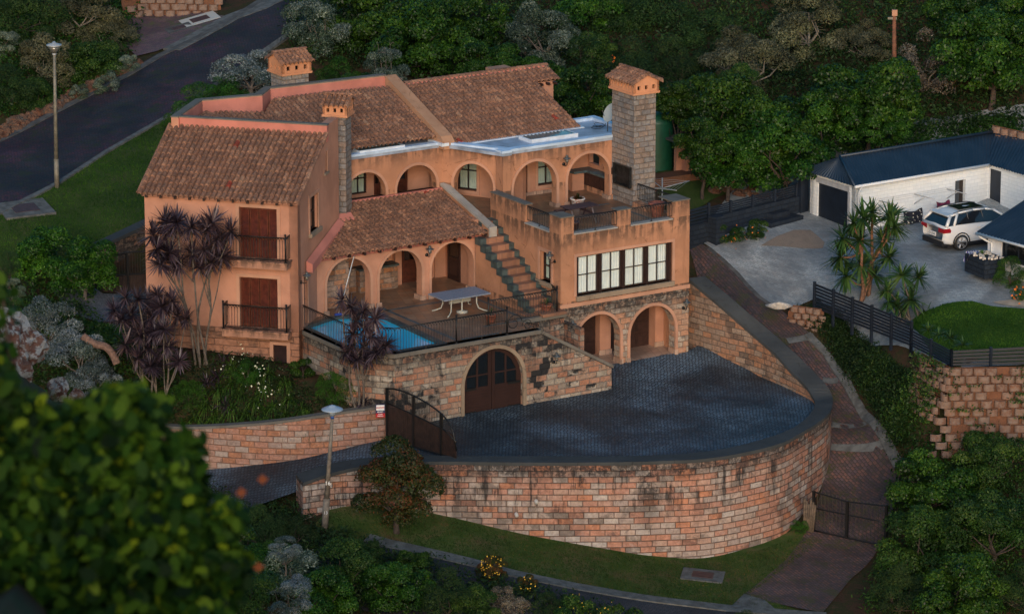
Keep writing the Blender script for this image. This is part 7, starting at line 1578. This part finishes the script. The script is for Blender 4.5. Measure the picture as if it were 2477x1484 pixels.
sm=rosette('pot_palm',51,YUC,26,.4,.035,.3,.3)
pot(GB(-6.85,.15,2.6),.24,.36,TC,'terracotta pot with small palm at the foot of the stair, right one',sm); pot(GB(-9.5,.15,2.6),.26,.34,TC,'terracotta pot with small palm behind the railing end, left one',sm)
# ---- near hillside at the left, rock and foreground branches
def yb_line(X): 
    P=[(-500,860),(0,905),(100,960),(200,1040),(300,1160),(420,1330),(520,1440),(640,1600),(900,1900)]
    return float(np.interp(X,[p[0] for p in P],[p[1] for p in P]))
def hz(X,d):
    Y=yb_line(X)+(max(0,40-d)**1.35*6 if d<40 else 0); Yd=CAM+ray(X,Y)*d
    return Yd
vs=[];fs=[]; Xs=[-500+60*i for i in range(24)]; ds=[4,6,9,13,18,24,31,39,48,58,68,78]
for d in ds:
    for X in Xs: p=hz(X,d); p.z+=.25*math.sin(X*.021+d)*min(1,d/40)-.05; vs.append(p)
for d in (100,125,146):
    for X in Xs:
        p=hz(X,78); q=CAM+ray(X,742)*d; zg=gz(q.x,q.y) if d>140 else 0; t_=(d-78)/(146-78); zend=gz((CAM+ray(X,742)*146).x,(CAM+ray(X,742)*146).y)-1; vs.append(Vector((q.x,q.y,p.z+(zend-p.z)*t_**.8)))
w_=len(Xs); fs=[(i*w_+j,i*w_+j+1,(i+1)*w_+j+1,(i+1)*w_+j) for i in range(len(ds)+2) for j in range(w_-1)]
b=MB(); b.idx(vs,fs,0,True); b.build('hillside',SOIL,kind='structure')
def near(X,Y,d): return CAM+ray(X,Y)*d
def rockmass(name,pts,label):
    b=MB(); rn=random.Random(9)
    for X,Y,d,s in pts:
        c=near(X,Y,d); vs=[]; q1,q2,q3=[rn.uniform(0,6) for _ in range(3)]
        for i in range(9):
            for j in range(12):
                th=2*math.pi*j/12; ph=-1.5+i*3.0/8; r_=s*(.9+.25*math.sin(3*th+q1)*math.cos(2*ph+q2)+.16*math.sin(5*th+q3+4*ph)+.10*rn.random()); vs.append(c+Vector((math.cos(th)*math.cos(ph)*r_,math.sin(th)*math.cos(ph)*r_,math.sin(ph)*r_)))
        b.idx(vs,[(i*12+j,i*12+(j+1)%12,(i+1)*12+(j+1)%12,(i+1)*12+j) for i in range(8) for j in range(12)]+[tuple(range(12))[::-1],tuple(96+j for j in range(12))],0,False)
    return tag(b.build(name,LICH),label,'rock')
tl=M('lichen_rock'); p_=tl.pos(); a_=tl.noise(p_,2.6,7,.75,.6); c_=tl.noise(p_,6,6,.75); tl.fin(tl.mix(tl.smooth(c_,.47,.55),tl.ramp(a_,[(.3,(.035,.022,.020)),(.5,(.13,.055,.040)),(.65,(.20,.12,.095))]),(.33,.34,.35)),.9,tl.ma('ADD',a_,c_),1.0,.1); LICH=tl.m
rockmass('lichen_boulder',[(22,815,62,.34),(72,838,62,.25),(8,772,62,.16),(38,890,61.8,.26)],'lichen covered red and white boulder at the left edge')
rockmass('lichen_boulder',[(140,940,66,.17),(185,960,66,.13)],'smaller lichen covered rock right of the big boulder')
def leaf6(C,t,s,nn,L,W,rv,mat):
    n=len(C); prof=[(-.5,0),(-.32,.36),(-.02,.5),(.28,.40),(.5,0)]; ring=[(a,b) for a,b in prof]+[(a,-b) for a,b in prof[-2:0:-1]]; k=len(ring)
    V=np.stack([C+t*(L*a)[:,None]+s*(W*b)[:,None]+nn*(L*.10*abs(b)*2)[:,None] for a,b in ring],1).reshape(-1,3); me=bpy.data.meshes.new('foliage')
    me.vertices.add(k*n); me.vertices.foreach_set('co',V.astype(np.float32).ravel()); me.loops.add(k*n); me.loops.foreach_set('vertex_index',np.arange(k*n,dtype=np.int32)); me.polygons.add(n); me.polygons.foreach_set('loop_start',np.arange(0,k*n,k,dtype=np.int32))
    uv=me.uv_layers.new(name='UVMap'); uv.data.foreach_set('uv',np.stack([np.repeat(rv,k),np.zeros(k*n)],1).astype(np.float32).ravel()); me.materials.append(mat); me.update(calc_edges=True); me.validate(); return me
def bush_near(name,label,C_,leafL,asp,mat,n,lobes,seed,bark=BARKD,stems=True,group=None):
    r=np.random.RandomState(seed); P=[];N=[]
    w=np.array([l[3] for l in lobes])**2; w/=w.sum(); ix=r.choice(len(lobes),n,p=w); Lb=np.array([(*near(l[0],l[1],l[2]),l[3]) for l in lobes]); D=unit(r.normal(size=(n,3))); rad=Lb[ix,3]*(r.rand(n)**.45)
    C=Lb[ix,:3]+D*rad[:,None]; nn=unit(D*.5+np.array([0,-.2,.5])+r.normal(size=(n,3))*.6); t=unit(np.cross(nn,r.normal(size=(n,3)))); s=unit(np.cross(nn,t)); L=leafL*(.7+.6*r.rand(n))
    rv=np.clip(.36+.20*r.normal(size=n)+.24*D[:,2]*(rad/Lb[ix,3]),0,1)  # colour value rises towards the upper outside of a lobe
    lo=Lb[:,:3].mean(0); t_=thing(name,label,'bush',(lo[0],lo[1],lo[2]-1.2),group); me=leaf6(C,t,s,nn,L,L*asp,rv,mat)
    o=link('crown',me,t_,(0,0,0))
    if stems:
        b=MB(); rn=random.Random(seed); base=Vector((lo[0],lo[1],lo[2]-1.3))
        for l in Lb: e=Vector(l[:3]); b.tube([base,base.lerp(e,.5)+Vector((rn.uniform(-.1,.1),0,.05)),e],[.02,.012,.004],5,cap=False)
        b.build('trunk',bark,t_)
    return t_
def wide(C_): return C_
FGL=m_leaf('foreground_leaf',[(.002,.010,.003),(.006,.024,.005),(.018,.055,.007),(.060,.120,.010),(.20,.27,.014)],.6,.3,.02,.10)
d=13.5
lob=[(60,1120,d,.13),(160,1060,d,.12),(260,1010,d,.10),(350,1010,d,.08),(230,1120,d,.14),(340,1110,d,.12),(420,1150,d,.11),(120,1230,d,.16),(260,1230,d,.17),(400,1240,d,.15),(490,1270,d,.10),(60,1350,d,.18),(220,1360,d,.18),(380,1360,d,.18),(500,1370,d,.12),(520,1440,d,.09),(120,1470,d,.18),(300,1480,d,.18),(460,1480,d,.15),(20,1010,d,.08),(-30,960,d,.12),(90,1010,d,.08),(-10,1060,d,.12),(450,1080,d,.06),(545,1260,d,.07),(560,1380,d,.07),(-20,1150,d,.15),(280,960,d,.05),(330,955,d,.045),(380,985,d,.05)]
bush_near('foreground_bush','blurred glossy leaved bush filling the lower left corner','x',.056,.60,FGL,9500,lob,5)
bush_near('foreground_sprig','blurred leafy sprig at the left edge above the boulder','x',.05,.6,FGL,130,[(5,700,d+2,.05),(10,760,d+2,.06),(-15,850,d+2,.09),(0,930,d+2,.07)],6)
b=MB(); rn=random.Random(2); vs=[]
for X,Y in ((575,555),):
    pass
rl=[(583,700),(640,1160),(625,1375),(350,1170),(600,1395)]
for i,(X,Y) in enumerate(((635,1160),(625,1372),(583,1192))):
    c=near(X,Y,d-.3*i); b.idx([c+Vector((-.016,0,.0)),c+Vector((0,-.01,.022)),c+Vector((.018,0,.004)),c+Vector((.0,.01,-.018))],[(0,1,2,3)])
tag(b.build('dry_leaves',plain('dry_orange_leaf',(.24,.07,.03),.7)),'few blurred dry orange leaves at the tips of the foreground bush','leaves')
MG='bushes on the near slope at left'
for X,Y,R_,dd__,kd,l in ((330,1040,70,88,'silver','pale shrub on the near slope above the foreground bush'),(60,1010,90,80,'densemid','green shrub on the near slope below the boulder'),(200,1080,90,84,'fine','fine leaved shrub on the near slope'),(440,1130,70,96,'densemid','green shrub in front of the left end of the garden wall'),(520,1300,110,105,'dense','dark glossy bush between foreground branch and entrance drive'),(600,1440,100,108,'densemid','glossy bush at the bottom edge right of the foreground branch'),(700,1440,80,112,'grey','white flowering shrub near the bottom edge'),(690,1330,46,118,'grey','white flowering shrub just below the entrance drive'),(15,790,60,70,'dense','dark bush at the left edge beside the boulder'),(30,700,36,100,'silver','thin silvery shrub at the left edge above the boulder'),(10,740,50,95,'densemid','green shrub at the left edge above the boulder'),(20,640,40,100,'fine','thin shrub at the left edge below the upper lawn'),(400,1230,110,100,'dense','dark bush behind the foreground leaves'),(250,1200,110,92,'dense','dark bush on the near slope behind the leaves')):
    p=near(X,Y,dd__); tree(kd,'bush',p,R_/FPX*dd__,l,cat='bush',group=MG,h=p.z-R_/FPX*dd__*1.1)
# ---- car
class FrS(Fr):
    def __init__(s,ox,oy,deg,k=.88): Fr.__init__(s,ox,oy,deg); s.q=k
    def __call__(s,x,y,z=0): return Fr.__call__(s,x*s.q,y*s.q,CARZ+(z-3.02)*s.q)
CARZ=3.0
CARW=plain('white_car_paint',(.62,.64,.66),.28,0,.03,3,.6); CARB=plain('black_plastic',(.015,.015,.017),.5); CARG=m_glass('car_glass',(.010,.013,.018),0); RIM=plain('alloy_rim',(.35,.36,.38),.3,.7); TYRE=plain('tyre',(.012,.012,.012),.8); TLR=plain('tail_lamp_red',(.25,.006,.012),.25,0,.1,5,.7)
rb=at(2258,586,3.02); cb=(at(2240,580,3.02)+at(2315,606,3.02))/2
_w=at(*Z6P(1680,745),3.02); CARZ=gz(_w.x,_w.y)+.05; _w=at(*Z6P(1680,745),CARZ); _h=Fr(0,0,30.0)(.98*.88,-1.0*.88); CF=FrS(_w.x-_h.x,_w.y-_h.y,30.0)    # x runs forward, y to the car's left
CL,CW=5.1,2.12; k_=1.12
t=thing('car','white five door car parked in the paved yard beside the white garage','car',CF(CL/2,0,3.02))
secs=[ # x, half width bottom, half width belt, z bottom, z belt
 (0.00,.80,.80,.50,1.02),(.10,.92,.92,.36,1.10),(.45,.98,.97,.30,1.16),(1.2,1.0,.98,.26,1.14),(2.4,1.0,.98,.26,1.10),(3.4,1.0,.97,.26,1.07),(4.0,1.0,.94,.28,1.03),(4.6,.96,.86,.32,.92),(4.95,.86,.76,.38,.80),(5.05,.70,.66,.45,.70)]
def ring(x,wb,wt,z0,z1):
    pts=[(-wb*.90,z0),(-wb,z0+.10),(-wb*1.015,(z0+z1)/2),(-wt,z1-.06),(-wt*.94,z1),(0,z1+.03),(wt*.94,z1),(wt,z1-.06),(wb*1.015,(z0+z1)/2),(wb,z0+.10),(wb*.90,z0)]
    return [CF(x*.98,y,3.02+z*k_) for y,z in pts]
b=MB(); vs=[]; 
for s_ in secs: vs+=ring(*s_)
n=11; fs=[(i*n+j,i*n+(j+1)%n,(i+1)*n+(j+1)%n,(i+1)*n+j) for i in range(len(secs)-1) for j in range(n)]+[tuple(range(n)),tuple((len(secs)-1)*n+j for j in range(n))[::-1]]
b.idx(vs,fs); body=b.build('body',CARW,t)
gh=[(.22,.80,1.14,.0),(.55,.78,1.50,.62),(.95,.77,1.60,.66),(1.8,.78,1.645,.68),(2.6,.78,1.62,.67),(3.1,.79,1.50,.62),(3.75,.84,1.10,.0)]
b=MB(); rf=MB(); A=[]
top=[(.48,1.50),(.95,1.60),(1.8,1.65),(2.5,1.63),(3.0,1.54)]
low=[(.12,1.12),(.70,1.14),(1.8,1.13),(2.7,1.10),(3.85,1.06)]
for (xt,zt_),(xl,zl) in zip(top,low):
    for sg in (-1,1): A.append((CF(xt,sg*.70,3.02+zt_*k_),CF(xl,sg*.945,3.02+zl*k_)))
L_=[A[2*i] for i in range(5)]; Rr=[A[2*i+1] for i in range(5)]
g=MB()
for S_ in (L_,Rr):
    for i in range(4): g.face([S_[i][1],S_[i+1][1],S_[i+1][0],S_[i][0]])
g.face([L_[0][1],Rr[0][1],Rr[0][0],L_[0][0]]); g.face([L_[4][1],Rr[4][1],Rr[4][0],L_[4][0]]); g.build('windows',CARG,t)
r_=MB(); 
for i in range(4): 
    m0=(L_[i][0]+Rr[i][0])/2+Vector((0,0,.05)); m1=(L_[i+1][0]+Rr[i+1][0])/2+Vector((0,0,.05)); q=lambda P: P
    r_.idx([L_[i][0],L_[i+1][0],m1,m0,Rr[i+1][0],Rr[i][0]],[(0,1,2,3),(3,2,4,5)])
def bar(mb,p,q,w): mb.tube([p,q],w,6)
for S_ in (L_,Rr):
    bar(r_,S_[0][0],S_[0][1],.075)
    for i in range(4): bar(r_,S_[i][0],S_[i+1][0],.045)
    bar(r_,S_[4][0],S_[4][1],.05); bar(r_,S_[1][0].lerp(S_[0][0],.1),S_[0][1].lerp(S_[1][1],.75),.06)
r_.hexa([CF(.30,-.74,3.02+1.50*k_),CF(.30,.74,3.02+1.50*k_),CF(.62,.70,3.02+1.50*k_),CF(.62,-.70,3.02+1.50*k_)],[CF(.28,-.72,3.02+1.545*k_),CF(.28,.72,3.02+1.545*k_),CF(.66,.70,3.02+1.57*k_),CF(.66,-.70,3.02+1.57*k_)])
r_.build('roof',CARW,t)
g=MB(); g.idx([CF(1.15,-.5,3.02+1.695*k_),CF(1.15,.5,3.02+1.695*k_),CF(2.6,.5,3.02+1.69*k_),CF(2.6,-.5,3.02+1.69*k_)],[(0,1,2,3)]); g.build('sunroof',CARG,t)
g=MB()
for sg in (-1,1): g.cut(); g.tube([CF(.7,sg*.68,3.02+1.60*k_),CF(1.1,sg*.68,3.02+1.67*k_),CF(2.4,sg*.68,3.02+1.69*k_),CF(2.9,sg*.68,3.02+1.60*k_)],.025,6)
g.build('roof_rail',plain('rail_dark',(.05,.055,.06),.3,.5),t)
g=MB()
for sg in (-1,1):
    g.cut(); g.tube([CF(1.45,sg*.90,3.02+1.14*k_),CF(1.42,sg*.74,3.02+1.60*k_)],.02,4); g.cut(); g.tube([CF(2.35,sg*.90,3.02+1.12*k_),CF(2.25,sg*.74,3.02+1.62*k_)],.02,4)
g.build('door_pillar',CARB,t)
b=MB(); b.box(CF,-.03,.35,-.80,.80,3.02+.24*k_,3.02+.46*k_); b.box(CF,.9,3.9,-1.01,-.97,3.02+.26*k_,3.02+.36*k_); b.build('lower_trim',CARB,t)
b=MB(); b.box(CF,.3,4.7,-.8,.8,3.02+.15,3.02+.40); b.build('underbody',CARB,t)
for sg in (-1,1):
    b=MB(); ys=sorted((sg*.93,sg*.48)); b.hexa([CF(-.03,ys[0],3.02+.84*k_),CF(-.03,ys[1],3.02+.92*k_ if sg>0 else 3.02+.84*k_),CF(.35,ys[1]+(.05 if sg>0 else 0),3.02+.92*k_),CF(.35,ys[0]-(.05 if sg<0 else 0),3.02+.84*k_)],[CF(-.02,ys[0],3.02+1.03*k_),CF(-.02,ys[1],3.02+1.03*k_),CF(.42,ys[1]+(.03 if sg>0 else 0),3.02+1.04*k_),CF(.42,ys[0]-(.03 if sg<0 else 0),3.02+1.04*k_)]); b.build('tail_lamp',TLR,t)
for xw in (.98,4.05):
    for sg in (-1,1):
        y0_,y1_=(sg*.78,sg*1.03); b=MB(); n=20; vs=[];rr=.40
        prof=[(.30,y1_),(.38,y1_),(rr,y1_-sg*.04),(rr,y0_),(.2,y0_)]
        for r2,y in prof:
            for j in range(n): th=2*math.pi*j/n; vs.append(CF(xw+r2*math.cos(th),y,3.02+.40+r2*math.sin(th)))
        b.idx(vs,[(i*n+j,i*n+(j+1)%n,(i+1)*n+(j+1)%n,(i+1)*n+j) for i in range(4) for j in range(n)]); w_o=b.build('wheel',TYRE,t)
        b=MB()
        for k2 in range(5):
            th=2*math.pi*k2/5+.3; 
            for dt in (-.16,.16): b.tube([CF(xw,y1_-sg*.05,3.42),CF(xw+.29*math.cos(th+dt),y1_-sg*.01,3.42+.29*math.sin(th+dt))],.022,4)
        b.tube([CF(xw+.29*math.cos(2*math.pi*j/16),y1_-sg*.0,3.42+.29*math.sin(2*math.pi*j/16)) for j in range(17)],.018,4); b.build('rim',RIM,w_o)
        b=MB(); pts=[CF(xw+.47*math.cos(th),sg*1.005,3.42+.47*math.sin(th)) for th in [math.pi*j/10 for j in range(11)]]; b.tube(pts,.035,5); b.build('wheel_arch',CARB,t)
BF=FrS(*CF(-.02,0).xy,-60.0)   # rear face: local x to the car's right
b=MB(); b.box(BF,-.30,.30,-.03,.0,3.02+.62*k_,3.02+.80*k_); pn=b.build('number_plate',WH,t)
text('CX 25165',.15,BF,0,3.02+.71*k_,-.036,CARB,pn,.002,.82)
text('H A V A L',.10,BF,0,3.02+.98*k_,-.03,CARB,t,.002,1.15)
b=MB()
for x in (1.9,2.9): b.cut(); b.box(CF,x,x+.2,-1.03,-.98,3.02+.93*k_,3.02+.96*k_)
b.build('door_handle',CARW,t)
